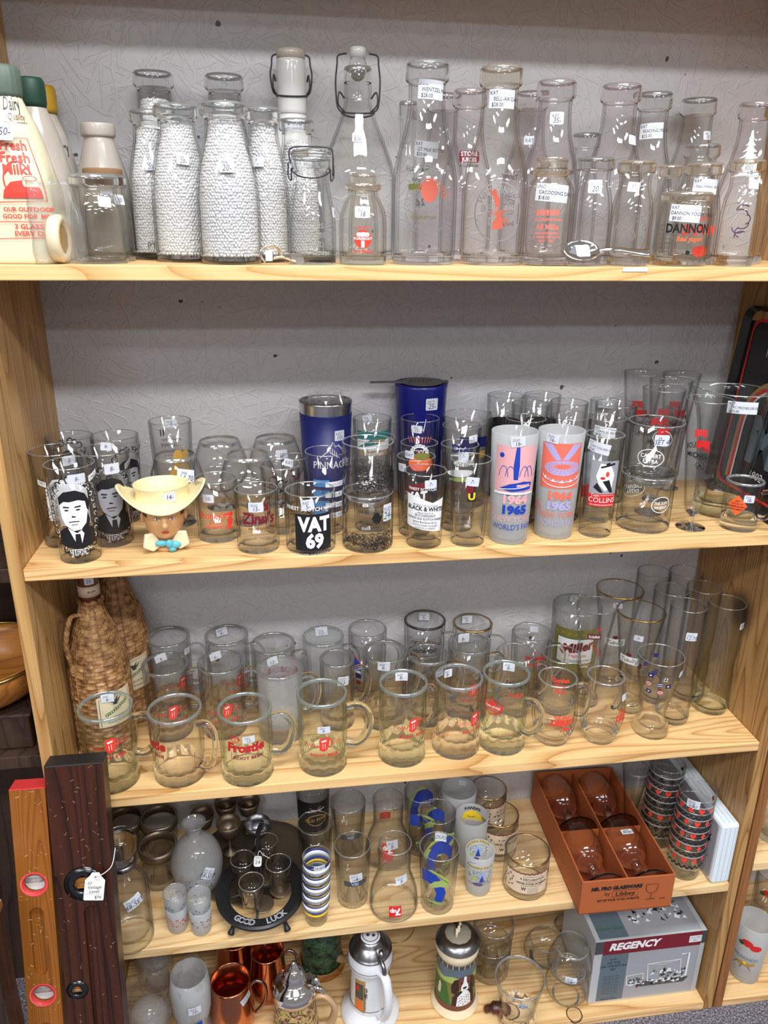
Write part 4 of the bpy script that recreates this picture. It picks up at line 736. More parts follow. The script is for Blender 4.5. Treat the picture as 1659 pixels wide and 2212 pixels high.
# cowboy head cup
p = (0.1907,0.0600,1.0742,0.1018,0.0328); X, Y, Z, h, r = p
E = thing('cowboy_head_cup', 'painted ceramic cowboy head cup with cream hat and light blue neckerchief', 'figurine', (X, Y, Z))
vs = []; N = 36; rows = []
def headprof(z):
    return z
pz = [(.018, 0), (.020, .004), (.0165, .010), (.0165, .018), (.022, .024), (.0275, .033), (.0305, .045), (.0315, .058), (.031, .070), (.029, .080), (.0, .082)]
q = MB(); o0 = 0; vs = []; fs = []
pzs = cr(pz, 4)
for (rr, z) in pzs:
    for k in range(N * 2):
        a = 2 * pi * k / (N * 2); x = rr * 1.06 * cos(a); y = rr * .93 * sin(a)
        if z > .02:
            f1 = math.exp(-(a if a < pi else 2 * pi - a) ** 2 / .030); x += .0085 * f1 * math.exp(-((z - .046) / .006) ** 2) + .0045 * f1 * math.exp(-((z - .054) / .008) ** 2)                      # nose
            f2 = math.exp(-(a if a < pi else 2 * pi - a) ** 2 / .10); x += .004 * f2 * math.exp(-((z - .026) / .005) ** 2) + .0025 * f2 * math.exp(-((z - .0365) / .003) ** 2)     # chin, lips
            for s_ in (-1, 1):
                ea = abs((a if a < pi else a - 2 * pi) - s_ * .42); x -= .0028 * math.exp(-ea ** 2 / .03) * math.exp(-((z - .056) / .004) ** 2)      # eye sockets
                x += .0016 * math.exp(-ea ** 2 / .06) * math.exp(-((z - .063) / .003) ** 2); x += .0018 * math.exp(-(ea - .15) ** 2 / .06) * math.exp(-((z - .045) / .006) ** 2)
        vs.append((x, y, z))
nr = len(pzs); fs = [(j * 72 + k, j * 72 + (k + 1) % 72, (j + 1) * 72 + (k + 1) % 72, (j + 1) * 72 + k) for j in range(nr - 1) for k in range(72)]
q.add(vs, fs, 'skin'); q.add([vs[k] for k in range(72)], [tuple(range(72))], 'skin'); q.build('head', E)
q = MB(); fs = []; vs = []        # hair cap at back and sides
for j, z in enumerate([.052, .060, .068, .076, .083]):
    for k in range(31):
        a = .95 + (2 * pi - 1.9) * k / 30; rr = .0325 if j else .0305; vs.append((rr * 1.06 * cos(a), rr * .93 * sin(a), z - (.010 if abs(a - pi) < 1.2 and j == 0 else 0)))
q.add(vs, [(j * 31 + k, j * 31 + k + 1, (j + 1) * 31 + k + 1, (j + 1) * 31 + k) for j in range(4) for k in range(30)], 'hair'); o = q.build('hair', E); o.modifiers.new('t', 'SOLIDIFY').thickness = .0015
for s_ in (-1, 1): MB().ball((.004, s_ * .0305, .052), .006, 'skin', sc3=(.8, .55, 1.25)).build('ear', E)
fr = lambda th, z, l: Vector(((.0335 + l * .0001) * cos(th), (.0335 + l * .0001) * sin(th) * .9, z))
def onface(y, z, l): # face front surface
    a = y / .031; rr = rfun([(r_, z_) for r_, z_ in pzs])(z); x = rr * 1.06 * cos(a); 
    f1 = math.exp(-a * a / .030); x += .0085 * f1 * math.exp(-((z - .046) / .006) ** 2) + .0045 * f1 * math.exp(-((z - .054) / .008) ** 2); f2 = math.exp(-a * a / .10); x += .004 * f2 * math.exp(-((z - .026) / .005) ** 2) + .0025 * f2 * math.exp(-((z - .0365) / .003) ** 2)
    for s_ in (-1, 1): ea = abs(a - s_ * .42); x -= .0028 * math.exp(-ea ** 2 / .03) * math.exp(-((z - .056) / .004) ** 2); x += .0016 * math.exp(-ea ** 2 / .06) * math.exp(-((z - .063) / .003) ** 2); x += .0018 * math.exp(-(ea - .15) ** 2 / .06) * math.exp(-((z - .045) / .006) ** 2)
    return Vector((x + .0006 + l * .0001, rr * .93 * sin(a), z))
a = Art()
for s_ in (-1, 1):
    a.poly([(s_ * .004, .0620), (s_ * .010, .0655), (s_ * .017, .0650), (s_ * .0215, .0610), (s_ * .0165, .0632), (s_ * .010, .0635)][::s_], 'hair', up=(s_ < 0))
for s_ in (-1, 1):
    a.ell(s_ * .0115, .0565, .0048, .0021, 'white', 12, up=(s_ < 0)); 
for s_ in (-1, 1): a.ell(s_ * .0115 + .0005, .0565, .0019, .0019, 'hair', 12, up=(s_ < 0)); a.line([(s_ * .0065, .0572), (s_ * .0115, .0590), (s_ * .0165, .0570)], .0011, 'hair', up=False)
a.poly([(-.0075, .0365), (-.003, .0380), (0, .0374), (.003, .0380), (.0075, .0365), (.003, .0340), (-.003, .0340)], 'red')
a.mesh('painted_face', onface, E, .0012)
for s_ in (-1, 1): MB().prism([(s_ * .006, .012), (s_ * .018, .030), (s_ * .030, .030), (s_ * .034, .010), (s_ * .020, .001), (s_ * .010, .006)], 0, .007, 'cream_glaze', Matrix.Translation((.008, 0, .002)) @ Matrix(((0, -1, 0, .008), (1, 0, 0, 0), (0, 0, 1, 0), (0, 0, 0, 1))) @ Matrix.Rotation(-s_ * .35, 4, 'Z')).build('collar', E, .002)
q = MB(); q.ball((.0295, .004, .009), .0065, 'bow_blue', sc3=(.6, .9, 1)); q.ball((.028, .013, .006), .008, 'bow_blue', sc3=(.5, 1, .7)); q.ball((.028, -.007, .010), .009, 'bow_blue', sc3=(.45, 1, .55)); q.ball((.028, .008, -.0), .006, 'bow_blue', sc3=(.5, 1, .8)); q.build('neckerchief', E, M=Matrix.Translation((-.004, 0, .006)))
# hat: brim curled up at the sides and an open crown (Y is left-right)
hz = .078; vs = []; fs = []
for j in range(11):
    t = j / 10
    for k in range(64):
        a = 2 * pi * k / 64; rr = .030 + .034 * t; s2 = sin(a) ** 2
        x = (.031 + .016 * t) * cos(a) * 1.0; y = (.032 + .037 * t - .006 * t * t) * sin(a); z = hz + .001 - .010 * t * (1 - s2) * (1 if cos(a) > 0 else .7) + (.026 * t * t * s2) - .002 * t
        vs.append((x, y, z))
q = MB().add(vs, [(j * 64 + k, j * 64 + (k + 1) % 64, (j + 1) * 64 + (k + 1) % 64, (j + 1) * 64 + k) for j in range(10) for k in range(64)], 'matte_cream')
o = q.build('hat_brim', E); md = o.modifiers.new('t', 'SOLIDIFY'); md.thickness = .0028; md.offset = 0
q = MB(); HH = h - hz; pr = [(.036, hz - .004), (.0355, hz + .006), (.034, hz + HH * .5), (.037, hz + HH * .9), (.0375, hz + HH), (.0358, hz + HH + .001), (.0345, hz + HH * .95), (.031, hz + HH * .5), (.030, hz + .01), (0, hz + .008)]
q.rev(pr, 'matte_cream', 64, rm=lambda a, z: (1 - .10 * math.exp(-(a if a < pi else 2 * pi - a) ** 2 / .05) * min(1, max(0, (z - hz) / HH))) * (1 - .07 * cos(2 * a))); q.build('hat_crown', E)
sticker_art('14-', .017, .015).mesh('price_sticker', lambda x, y, l: Vector((.0335 + l * .0001 - abs(x) * .25, x + .010, hz + HH * .50 + y)), E, 0)
# tall gold figure glass and snifters
ag = Art(); ag.poly([(-.004, -.05), (.006, -.045), (.010, -.01), (.008, .012), (.012, .025), (.008, .036), (.0, .036), (-.004, .028), (-.006, .008), (-.014, -.006), (-.012, -.03)], 'gold_paint'); ag.poly([(.018, -.05), (.024, -.02), (.020, .012), (.022, .03), (.016, .038), (.012, .03), (.014, .004)], 'gold_paint')
ah = Art(); ah.text('II', -.014, .045, .016, 'black', sx=1.2); ah.text('THE SIGN OF', 0, .036, .0055, 'black'); ah.text('TWINS', -.004, .026, .009, 'black')
for k in range(3): ah.line([(-.014, .020 - k * .004), (.008, .020 - k * .004)], .0006, 'black')
G('drinking_glass', 'tall glass with two gold figures behind the cowboy head cup', 'glass', (0.1966,0.1700,1.0742,0.1680,0.0330), 'slim', c='grey', art=[(ag, 'F', .15, .55), (ah, 'B', 0, .55)], stk=[(.05, .93, 'DUO\n9', 'B', 0, 0, (.02, .014))])
SG = 'clear snifters at the back of the second shelf'
for tok, lb, sk in (((0.2015,0.1633,1.0742,0.1150,0.0306), 'snifter in front of the tall gold figure glass, with 14 dollar sticker', [(.35, .78, 'MIK\n14-70', 'F', -.25, 0, (.028, .019))]),
                    ((0.2663,0.2317,1.0742,0.1180,0.0327), 'snifter behind the red lettered diner glass, second from the left', []),
                    ((0.3143,0.1549,1.0742,0.1150,0.0327), 'snifter in the middle of the group, nearest the print of dark birds', []),
                    ((0.3595,0.2538,1.0742,0.1180,0.0331), 'snifter nearest the blue mountain shaker, with 10 dollar sticker', [(.25, .84, '10-', 'F', 0, 0, (.020, .015))])):
    G('snifter', 'clear ' + lb, 'glass', tok, 'snifter', t=.0012, tb=.003, group=SG, stk=sk, stem=.25, c='clear')
an = Art(); an.text("Shoney's", -.010, 0, .0145, 'bright_red', bold=.02, sx=.85); an.text('BIG BOY', -.004, -.009, .0055, 'bright_red', bold=.02); an.text('RESTAURANT', -.004, -.015, .0055, 'bright_red', bold=.02)
for x, y, rx, ry in ((.018, -.006, .005, .008), (.020, .005, .004, .004), (.014, .006, .005, .002), (.017, -.016, .006, .002)): an.ell(x, y, rx, ry, 'bright_red', 12)
G('drinking_glass', 'small glass with red restaurant lettering and running boy figure, right of the cowboy head', 'glass', (0.2669,0.0959,1.0742,0.0956,0.0321), 'cyl', art=[(an, 'F', 0, .42)], stk=[(-.4, .76, '10-', 'F', 0, 0, (.018, .013))])
az = Art(); az.text("Zinn's", 0, .002, .024, 'maroon', it=.1, bold=.03, sx=.85); az.ring(-.0155, .007, .009, .010, .0012, 'maroon'); az.text('modern diner', .008, -.008, .0085, 'maroon'); az.text('SNACKS, FOOD and BAKERY', .004, -.020, .0052, 'tan'); az.text('ON ROUTE 222 between', .004, -.028, .0052, 'tan'); az.text('LANCASTER and READING', .004, -.036, .0052, 'tan')
az.poly([(.008, .032), (.016, .032), (.014, .026), (.018, .022), (.006, .022), (.010, .026)], 'maroon'); az.ring(.012, .036, .005, .003, .0008, 'maroon')
G('drinking_glass', 'small glass with maroon diner lettering and 15 dollar sticker', 'glass', (0.3281,0.0451,1.0742,0.0933,0.0317), 'cyl', art=[(az, 'F', .05, .50)], stk=[(-.05, .80, 'DUO\n15-', 'F', 0, 0, (.022, .015))])
abk = Art(); rn = random.Random(11)
for k in range(60):
    x, y = rn.uniform(-.03, .03), rn.uniform(-.03, .04); abk.poly([(x + rn.uniform(-.005, .005), y + rn.uniform(-.004, .004)) for _ in range(3)], 'black' if rn.random() < .75 else 'maroon', up=False)
for k in range(5): abk.line([(-.02 + k * .01, -.035), (-.018 + k * .011, .03)], .001, 'black', up=False)
G('drinking_glass', 'tall glass with dark bird and branch print behind the maroon diner glass', 'glass', (0.3652,0.1120,1.0742,0.1091,0.0314), 'slim', c='grey', art=[(abk, 'F', 0, .58)], stk=[(.5, .95, 'KAT', 'B')])
G('drinking_glass', 'plain glass peeking between the bird print glass and the blue shaker', 'glass', (0.3891,0.1650,1.0742,0.1050,0.0224), 'slim', c='grey')
av = Art(1.3); av.rect(0, 0, .044, .044, 'black'); av.text('VAT', .001, .002, .023, 'white', bold=.05, sx=.85); av.text('69', .001, -.018, .023, 'white', bold=.05, sx=.9); av.text('FINEST SCOTCH WHISKY', 0, .026, .0062, 'white', bold=.02); av.text('PRODUCT OF SCOTLAND', 0, -.0295, .0052, 'white')
G('drinking_glass', 'low tumbler with black square and bold white letters at the shelf edge', 'glass', (0.4068,0.0383,1.0742,0.0908,0.0376), 'cyl', art=[(av, 'F', .12, .40)], stk=[(-.10, .88, 'KAT\n5-', 'F', .15, 0, (.019, .016))], t=.003)
# blue mountain shaker
p = (0.4426,0.1900,1.0742,0.1908,0.0432); X, Y, Z, h, r = p
E = thing('shaker_tumbler', 'dark blue shaker tumbler with steel rim and white mountain logo, plastic inside', 'shaker', p)
MB().rev([(0, .001), (r * .80, .001), (r * .83, .004), (r * .99, h * .90), (r * .99, h * .90), (r * 1.0, h * .905)] + [(r * .95, h * .905), (r * .8, .01), (0, .01)], 'navy', 48).build('body', E)
MB().rev([(r * .985, h * .905), (r * 1.0, h * .985), (r * 1.01, h), (r * .98, h + .001), (r * .955, h * .98), (r * .93, h * .82), (r * .78, .02), (0, .02)], 'steel', 48).build('steel_rim', E)
am = Art(); am.line([(-.022, .0), (-.008, .012), (-.001, .026), (.004, .018), (.009, .021), (.022, .004)], .0012, 'white'); 
for k in range(4): am.line([(-.004 + k * .003, .018 - k * .003), (-.006 + k * .004, .010 - k * .003), (-.001 + k * .004, .006 - k * .002)], .0011, 'white', up=False)
am.text('PINNACLE', .0, -.018, .017, 'white', sx=.85, bold=.01)
rfB = rfun([(r * .83, .004), (r * .99, h * .90)]); am.wrap('printed_design', E, rfB, .28, h * .55); sticker_art('KAT\n10-', .018, .017).wrap('price_sticker', E, rfB, .55, h * .74)
rn = random.Random(5)
for k in range(1):
    q = MB(); vs = []
    for j in range(14):
        for i in range(14): vs.append((-.024 + .048 * i / 13 + rn.uniform(-.002, .002), -.028 + .056 * j / 13 + rn.uniform(-.002, .002), h - .006 + .022 * abs(sin(i * 1.3 + j * .7)) * (1 if 3 < i < 10 else .4) + rn.uniform(-.003, .003)))
    q.add(vs, [(j * 14 + i, j * 14 + i + 1, (j + 1) * 14 + i + 1, (j + 1) * 14 + i) for j in range(13) for i in range(13)], 'clear_plastic', smooth=False)
    P2 = thing('plastic_bag', 'crumpled clear plastic bag stuffed in the dark blue shaker tumbler', 'plastic bag', (X, Y, Z)); q.build('bag_film', P2)
acc = Art()
for k, s_ in enumerate(('COUNT', 'YOUR', 'CALORIES', 'HEALTHY')):
    y = .028 - k * .017; acc.rect(-.014, y, .026, .011, 'light_blue'); acc.rect(.008, y - .002, .030, .0085, 'white'); acc.text(s_, .010, y - .0045, .0062, 'light_blue')
acc.text('& BE', -.008, .012, .005, 'black')
G('drinking_glass', 'glass with blue and white calorie bands behind the black square tumbler', 'glass', (0.4355,0.1060,1.0742,0.1298,0.0323), 'slim', art=[(acc, 'F', .2, .45)], stk=[(.9, .9, '10-')])
# stacked whisky tumblers with black lace pattern
def lace(a, w_, y0, y1, n, mat='black'):
    rn = random.Random(n)
    for k in range(n):
        x, y = rn.uniform(-w_, w_), rn.uniform(y0, y1); a.ring(x, y, .0035, .0035, .0008, mat, rn.uniform(0, 6), rn.uniform(3, 9), 9, up=False)
    a.line([(-w_ + 2 * w_ * k / 16, y1) for k in range(17)], .0006, mat); a.line([(-w_ + 2 * w_ * k / 16, y0) for k in range(17)], .0006, mat, up=False); return a
l1 = lace(Art(), .055, -.012, .012, 230); lt = Art(); lt.text('SCHLITZ', .005, .004, .0065, 'black'); lt.text('MALT LIQUOR', .005, -.002, .0065, 'black'); lt.poly([(.0, .012), (.004, .020), (.010, .022), (.014, .016), (.018, .018), (.015, .010), (.012, .004), (.004, .006)], 'black')
LG = 'stacked tumblers with black lace print'
hh_ = .058
x1, y1, z1, _h, r1 = (0.4929,0.0359,1.0742,0.0541,0.0385)
G('drinking_glass', 'lower tumbler of the stack with black lace print and bull emblem', 'glass', (x1, y1, z1, .086, r1), 'cyl', art=[(l1, 'F', 0, .22), (lt, 'F', .15, .50)], stk=[(.75, .72, 'DUO\n24-', 'F', 0, 0, (.018, .026))], group=LG, tb=.009, t=.003)
G('drinking_glass', 'upper tumbler of the black lace print stack, set in the lower one', 'glass', (x1, y1, z1 + .0765, .086, r1), [(.80, 0), (.83, .03), (.86, .10), (1, .16), (1, 1)], art=[(l1, 'F', 1, .36), (lace(Art(), .05, -.01, .01, 120), 'M', 0, .42)], group=LG, tb=.009, t=.003)
G('drinking_glass', 'tumbler with bull silhouette behind the black lace print stack', 'glass', (0.5100,0.1080,1.0742,0.1494,0.0346), 'slim', c='grey', art=[(lace(Art(), .03, -.006, .006, 50), 'F', 0, .7)], group=LG)
ayl = Art(); ayl.rect(0, 0, .060, .030, 'white'); ayl.rect(0, .010, .060, .014, 'teal'); ayl.poly([(-.03, -.012), (-.004, .004), (.002, .004), (.022, .010), (.030, .016), (.030, .006), (.008, -.004)], 'teal'); ayl.rect(.0, -.020, .050, .008, 'tan'); ayl.text("Yuengling's", 0, -.0225, .0075, 'white', bold=.02); ayl.rect(.008, .001, .022, .004, 'tan')
G('drinking_glass', 'pint glass with teal and white brewery print behind the lace print stack', 'glass', (0.5184,0.1850,1.0742,0.1613,0.0320), 'slim', c='grey', art=[(ayl, 'F', .1, .80)], stk=[(-.3, .95, 'Duo\n12-', 'B')])
# tall cobalt tumbler with bar strainer
p = (0.6092,0.2380,1.0742,0.2083,0.0456); X, Y, Z, h, r = p
G('tall_tumbler', 'tall cobalt blue plastic tumbler at the back, holding the strainer on its rim', 'tumbler', p, 'slim', t=.0025, c='blueplastic' if False else 'clear', stk=[(.35, .90, 'DCT\n25-', 'F', 0, 0, (.022, .020))]) if False else None
E = thing('tall_tumbler', 'tall cobalt blue tumbler at the back, the bar strainer lying on its rim', 'tumbler', p)
po = [(r * .76, 0), (r * .80, .004), (r * .98, h * .97), (r * 1.0, h)]
MB().rev([(0, .001)] + po + [(r * .95, h), (r * .93, h * .9), (r * .76, .01), (0, .01)], 'cobalt', 48).build('body', E)
sticker_art('DCT\n25-', .022, .020).wrap('price_sticker', E, rfun(po), .45, h * .86)
S_ = thing('bar_strainer', 'grey perforated bar strainer lying across the tall cobalt blue tumbler', 'strainer', (X, Y, Z + h + .001), rot=0)
q = MB(); q.rev([(0, .002), (.020, .002), (.034, .001), (.036, 0), (.036, -.0008), (0, -.0008)], 'strainer_grey', 36); q.build('strainer_plate', S_)
q = MB(); q.prism([(-.033, -.009), (-.050, -.0065), (-.085, -.006), (-.088, 0), (-.085, .006), (-.050, .0065), (-.033, .009)], -.0005, .0012, 'strainer_grey', Matrix.Rotation(pi / 2, 4, 'X')); q.build('strainer_handle', S_)
q = MB(); q.prism([(.033, -.009), (.046, -.005), (.047, .005), (.033, .009)], -.0005, .0012, 'strainer_grey', Matrix.Rotation(pi / 2, 4, 'X')); q.build('rest_tab', S_)
a = Art()
for k in range(6): a.line([(-.018 + k * .007 - .004, -.014 + abs(k - 2.5) * .002), (-.018 + k * .007 + .004, .014 - abs(k - 2.5) * .002)], .0022, 'black', up=False)
a.mesh('slots', lambda x, y, l: Vector((x, y, .0026)), S_, 0)
BGp = 'beer glasses around the cobalt tumbler'
as1 = Art(); as1.ring(0, 0, .016, .016, .006, 'white'); as1.arct('STOUDTS', 0, 0, .0115, .0065, 'black', 2.55, .34); as1.text('BEER', 0, .002, .005, 'coral')
for k in range(9): as1.line([(-.016 + k * .004, .018), (-.020 + k * .005, .028)], .0009, 'coral', up=False)
G('drinking_glass', 'pint glass with round white brewery band directly in front of the cobalt tumbler', 'glass', (0.5960,0.1700,1.0742,0.1630,0.0318), 'slim', art=[(as1, 'F', 0, .68)], stk=[(-.15, .93, 'KAT\n15-')], group=BGp, c='grey')
as2 = Art(); as2.ell(0, 0, .020, .012, 'orange'); as2.ell(.002, .012, .014, .006, 'olive'); as2.ell(-.006, -.006, .010, .006, 'coral')
G('drinking_glass', 'pint glass with orange pumpkin-coloured print below the round white band', 'glass', (0.5862,0.1220,1.0742,0.1349,0.0302), 'slim', art=[(as2, 'F', .1, .80)], stk=[(-.5, .90, 'KAT')], group=BGp, c='grey')
as3 = Art(); as3.poly([(-.020, .010), (.020, .018), (.016, .006), (-.018, .0)], 'maroon'); as3.text('VAT', .0, -.012, .018, 'white', bold=.05)
G('drinking_glass', 'tall glass with dark red label, 7 dollar sticker, behind the white whisky label glass', 'glass', (0.5732,0.0780,1.0742,0.1258,0.0300), 'slim', art=[(as3, 'F', .1, .60)], stk=[(-.7, .90, '7-')], group=BGp, c='grey')
aw2 = Art(1.2); aw2.poly([(-.0255, -.020), (.0235, -.028), (.0265, .017), (.010, .012), (-.010, .020), (-.0245, .023)], 'white')
for s_, y, sz, b_ in (('FINEST SCOTCH', .028, .005, .02),): aw2.text(s_, -.004, y, sz, 'white', bold=b_)
for s_, y, sz, b_ in (('PRODUCT OF SCOTLAND', .0075, .0032, .0), ('BLACK & WHITE', .0015, .0078, .03), ("SPECIAL BLEND OF", -.0025, .0028, 0), ("BUCHANAN'S", -.0065, .0050, 0), ('CHOICE OLD SCOTCH WHISKY', -.0105, .0040, .01), ('James Buchanan & Co', -.0150, .0042, 0), ('SCOTCH WHISKY DISTILLERS', -.0190, .0030, 0), ('GLASGOW & LONDON', -.0225, .0030, 0)): aw2.text(s_, .001, y, sz, 'black', bold=b_, rot=-.08, sx=.85)
avb = Art(); avb.poly([(-.018, -.006), (.018, .0), (.014, .024), (-.020, .018)], 'black'); avb.text('VA', -.002, .002, .018, 'white', bold=.05)
G('drinking_glass', 'front tumbler with a torn-edged white whisky label and 7 dollar sticker', 'glass', (0.5795,0.0317,1.0742,0.1167,0.0324), 'slim', art=[(aw2, 'F', 0, .52), (avb, 'M', .1, .62)], stk=[(.25, .90, '7-', 'F', .05, 0, (.018, .013))], tb=.012)
for tok, lb, ar, sk in (((0.6843,0.2050,1.0742,0.1579,0.0423), 'wide glass with dark blue band at the back, right of the cobalt tumbler', 'x', []), ((0.6595,0.1420,1.0742,0.1563,0.0321), 'glass with big navy letters and 7 dollar sticker, right of the round band glass', 'D', [(.6, .90, '7-')]),
                        ((0.6448,0.0900,1.0742,0.1394,0.0303), 'glass with green and white ale print, 7 dollar sticker, behind the yellow shield glass', 'O', [(.2, .92, '7-')])):
    a = Art()
    if ar == 'x': a.rect(.010, 0, .05, .018, 'navy'); a.rect(.018, -.022, .03, .012, 'gold_paint')
    elif ar == 'D': a.text('Dots', 0, 0, .018, 'navy', bold=.04); a.line([(-.02, -.006), (.02, -.004)], .002, 'white'); a.ell(.004, -.018, .018, .006, 'white')
    else: a.text('LOUIS', 0, .004, .010, 'dark_grey'); a.ell(0, -.006, .022, .006, 'white'); a.ell(.002, -.016, .020, .0035, 'lime'); a.text('OFC', -.006, -.034, .012, 'maroon')
    G('drinking_glass', lb, 'glass', tok, 'slim', art=[(a, 'F', .1, .76)], stk=sk, group=BGp, c='grey')
au = Art(); au.rrect(0, 0, .0125, .0155, .003, 'black'); au.text('U', 0, -.0045, .0155, 'yellow', bold=.05); au.arct('DORTMUNDER', 0, 0, .0165, .0062, 'dark_grey', 4.0, .30); au.arct('UNION', 0, 0, .0205, .0062, 'dark_grey', 4.1, .30, inner=True); au.ell(-.003, .014, .006, .009, 'maroon', 14, up=False)
G('drinking_glass', 'front tumbler with yellow letter on black shield and 7 dollar sticker', 'glass', (0.6479,0.0298,1.0742,0.1332,0.0310), 'slim', art=[(au, 'F', .12, .62)], stk=[(.12, .80, '7-', 'F', -.1, 0, (.020, .014))], tb=.012)
# frosted fair tumblers
def fair(c1, c2, ball_):
    a = Art(1.33); a.rect(0, .036, .050, .054, c1)
    if ball_:
        for s_ in (-1, 1): a.poly([(s_ * .024, .062), (s_ * .012, .062), (-s_ * .002, .040), (s_ * .004, .040)][::s_], c2)
        a.ell(.002, .034, .024, .010, c1 + '') ; a.ell(.002, .034, .022, .009, 'lilac'); a.ell(.002, .036, .009, .003, c1)
        for k in range(18): an = k * 2 * pi / 18; a.line([(.002 + .009 * cos(an), .036 + .003 * sin(an)), (.002 + .021 * cos(an), .034 + .0085 * sin(an))], .0005, c1, up=False)
        for j in range(2): a.ring(.002, .026 - j * .006, .024, .009, .0010, 'white', pi * 1.02, pi * 1.98)
        for k in range(9): a.rect(-.018 + k * .005, .018 + .004 * (abs(k - 4) / 4) ** 2, .0022, .003, 'pale_blue' if k % 2 else 'white', up=False)
    else:
        a.poly([(-.002, .024), (-.003, .040), (-.001, .062), (.003, .062), (.004, .040), (.003, .024)], c2); a.ell(-.017, .052, .003, .003, c2, 10)
        for x in (-.014, -.006, .010, .016): a.ring(x, .024, .006, .016, .0007, c2, .2, 2.9)
        a.poly([(-.018, .013), (-.004, .010), (.020, .012), (.022, .020), (.010, .022), (-.006, .019)], c2); a.line([(-.024, .008), (-.008, .006), (.010, .009), (.024, .007)], .0016, c2); a.line([(-.02, .012), (.02, .016)], .0008, 'white'); a.rect(.010, .017, .016, .003, 'pink')
        a.rect(0, .0078, .050, .0025, 'white')
    a.text('1964', .001, -.004, .0135, c1, bold=.06, sx=1.15); a.text('1965', .001, -.0165, .0135, c2 if not ball_ else 'lilac', bold=.06, sx=1.15)
    a.text('NEW YORK', .001, -.0265, .0098, c1, sx=.9); a.text("WORLD'S FAIR", .001, -.0365, .0098, c2 if not ball_ else 'lilac', sx=.78)
    return a
def sidefair(c1):
    a = Art(); a.line([(-.008, -.01), (.008, -.01), (.008, .012), (-.008, .012), (-.008, -.01)], .0005, c1); a.ring(0, .001, .006, .007, .001, c1); a.ring(0, .001, .003, .007, .0007, c1); a.line([(-.006, .001), (.006, .003)], .0006, c1); return a
FG = 'frosted fair souvenir tumblers'
G('souvenir_tumbler', 'frosted tumbler with pink and blue fountain scene, bluish inside', 'glass', (0.7142,0.0331,1.0742,0.1733,0.0352), 'slim', c='frost', art=[(fair('pink', 'blue', False), 'F', .15, .43), (sidefair('pink'), 'F', -1.0, .30)], stk=[(.15, .955, 'DUO\n16-', 'F', .15, 0, (.022, .015))], group=FG, tb=.008, part='frosted_body')
G('souvenir_tumbler', 'frosted tumbler with red ball stadium scene and lilac lettering', 'glass', (0.7920,0.0458,1.0742,0.1696,0.0355), 'slim', c='frost', art=[(fair('coral', 'lilac', True), 'F', .12, .43), (sidefair('coral'), 'F', -1.0, .30)], stk=[(-.35, .965, 'DUO\n16-', 'F', -.1, 0, (.020, .014))], group=FG, tb=.008, part='frosted_body')
# clear top tumblers with black band
TG = 'black banded tumblers behind the frosted ones'
def band(r, h):
    a = Art(); n = 24; return a
def blk(E, po, rf, h, r):
    MB().rev([(rf(h * .15) - .0032, h * .15), (rf(h * .75) - .0032, h * .75), (rf(h * .75) - .0036, h * .75), (rf(h * .15) - .0036, h * .15)], 'black_lacquer', 40, close=True).build('black_band', E)
at1 = Art(); at1.text('vins de M', 0, 0, .008, 'tan'); at1.rect(0, -.014, .03, .014, 'brown')
for (tok, lb) in (((0.7622,0.2460,1.0742,0.1820,0.0322), 'at the back, leftmost, gold text showing'), ((0.8295,0.2460,1.0742,0.1808,0.0321), 'at the back, second from the left'), ((0.7865,0.1820,1.0742,0.1803,0.0315), 'in the middle row, left one'), ((0.8554,0.1860,1.0742,0.1803,0.0322), 'in the middle row, right one'), ((0.7564,0.1120,1.0742,0.1728,0.0321), 'in the front row, directly behind the fountain scene tumbler'), ((0.8334,0.1160,1.0742,0.1740,0.0321), 'in the front row, directly behind the stadium scene tumbler')):
    G('drinking_glass', 'black banded clear rim tumbler ' + lb, 'glass', tok, 'slim', c='grey', extra=blk, group=TG, art=[(at1, 'F', .1, .68)] if 'leftmost' in lb else [])
# recipe glasses
def tc(w_=.034):
    a = Art(1.3); a.rect(0, .012, w_, .042, 'grey'); a.rect(0, -.016, w_, .016, 'red'); a.poly([(-.006, .030), (-.010, .014), (-.006, .004), (.002, -.004), (.010, .0), (.012, .016), (.006, .028)], 'white'); a.poly([(-.002, .008), (.008, -.006), (.012, -.006), (.006, .010)], 'black'); a.poly([(-.008, .006), (.0, -.006), (-.004, -.006), (-.012, .0)], 'black', up=False)
    a.poly([(-.006, .026), (.010, .031), (.012, .029), (-.005, .024)], 'black'); a.poly([(.0, .030), (.005, .032), (.004, .027), (.001, .026)], 'black', up=False); a.ell(.003, .017, .0022, .0034, 'bright_red', 8); a.ell(-.002, .012, .003, .0018, 'red', 8)
    a.text('Tom', -.009, -.0115, .0055, 'white'); a.line([(-.003, -.0095), (.015, -.0095)], .0004, 'white'); a.text('COLLINS', 0, -.0185, .0088, 'white', sx=.95); a.text('GIN LEMON SUGAR SODA', 0, -.0225, .0025, 'white'); return a
CG = 'cocktail recipe tumblers with red and grey picture'
G('drinking_glass', 'front cocktail recipe tumbler with grey portrait over red name band', 'glass', (0.8600,0.0412,1.0742,0.1622,0.0302), 'slim', art=[(tc(), 'F', .22, .52), (tc(), 'M', .5, .52)], stk=[(-.25, .91, 'KAT\nTOM COLLINS GLASS\n$2.00', 'F', -.2, 1, (.036, .017))], tb=.022, t=.003, group=CG)
G('drinking_glass', 'second cocktail recipe tumbler, standing behind the front one with printed label', 'glass', (0.8932,0.1100,1.0742,0.1706,0.0304), 'slim', stk=[(-.1, .90, 'KAT\nTOM COLLINS GLASS\n$8.00', 'F', -.08, 1, (.036, .017))], group=CG, tb=.022, c='grey')
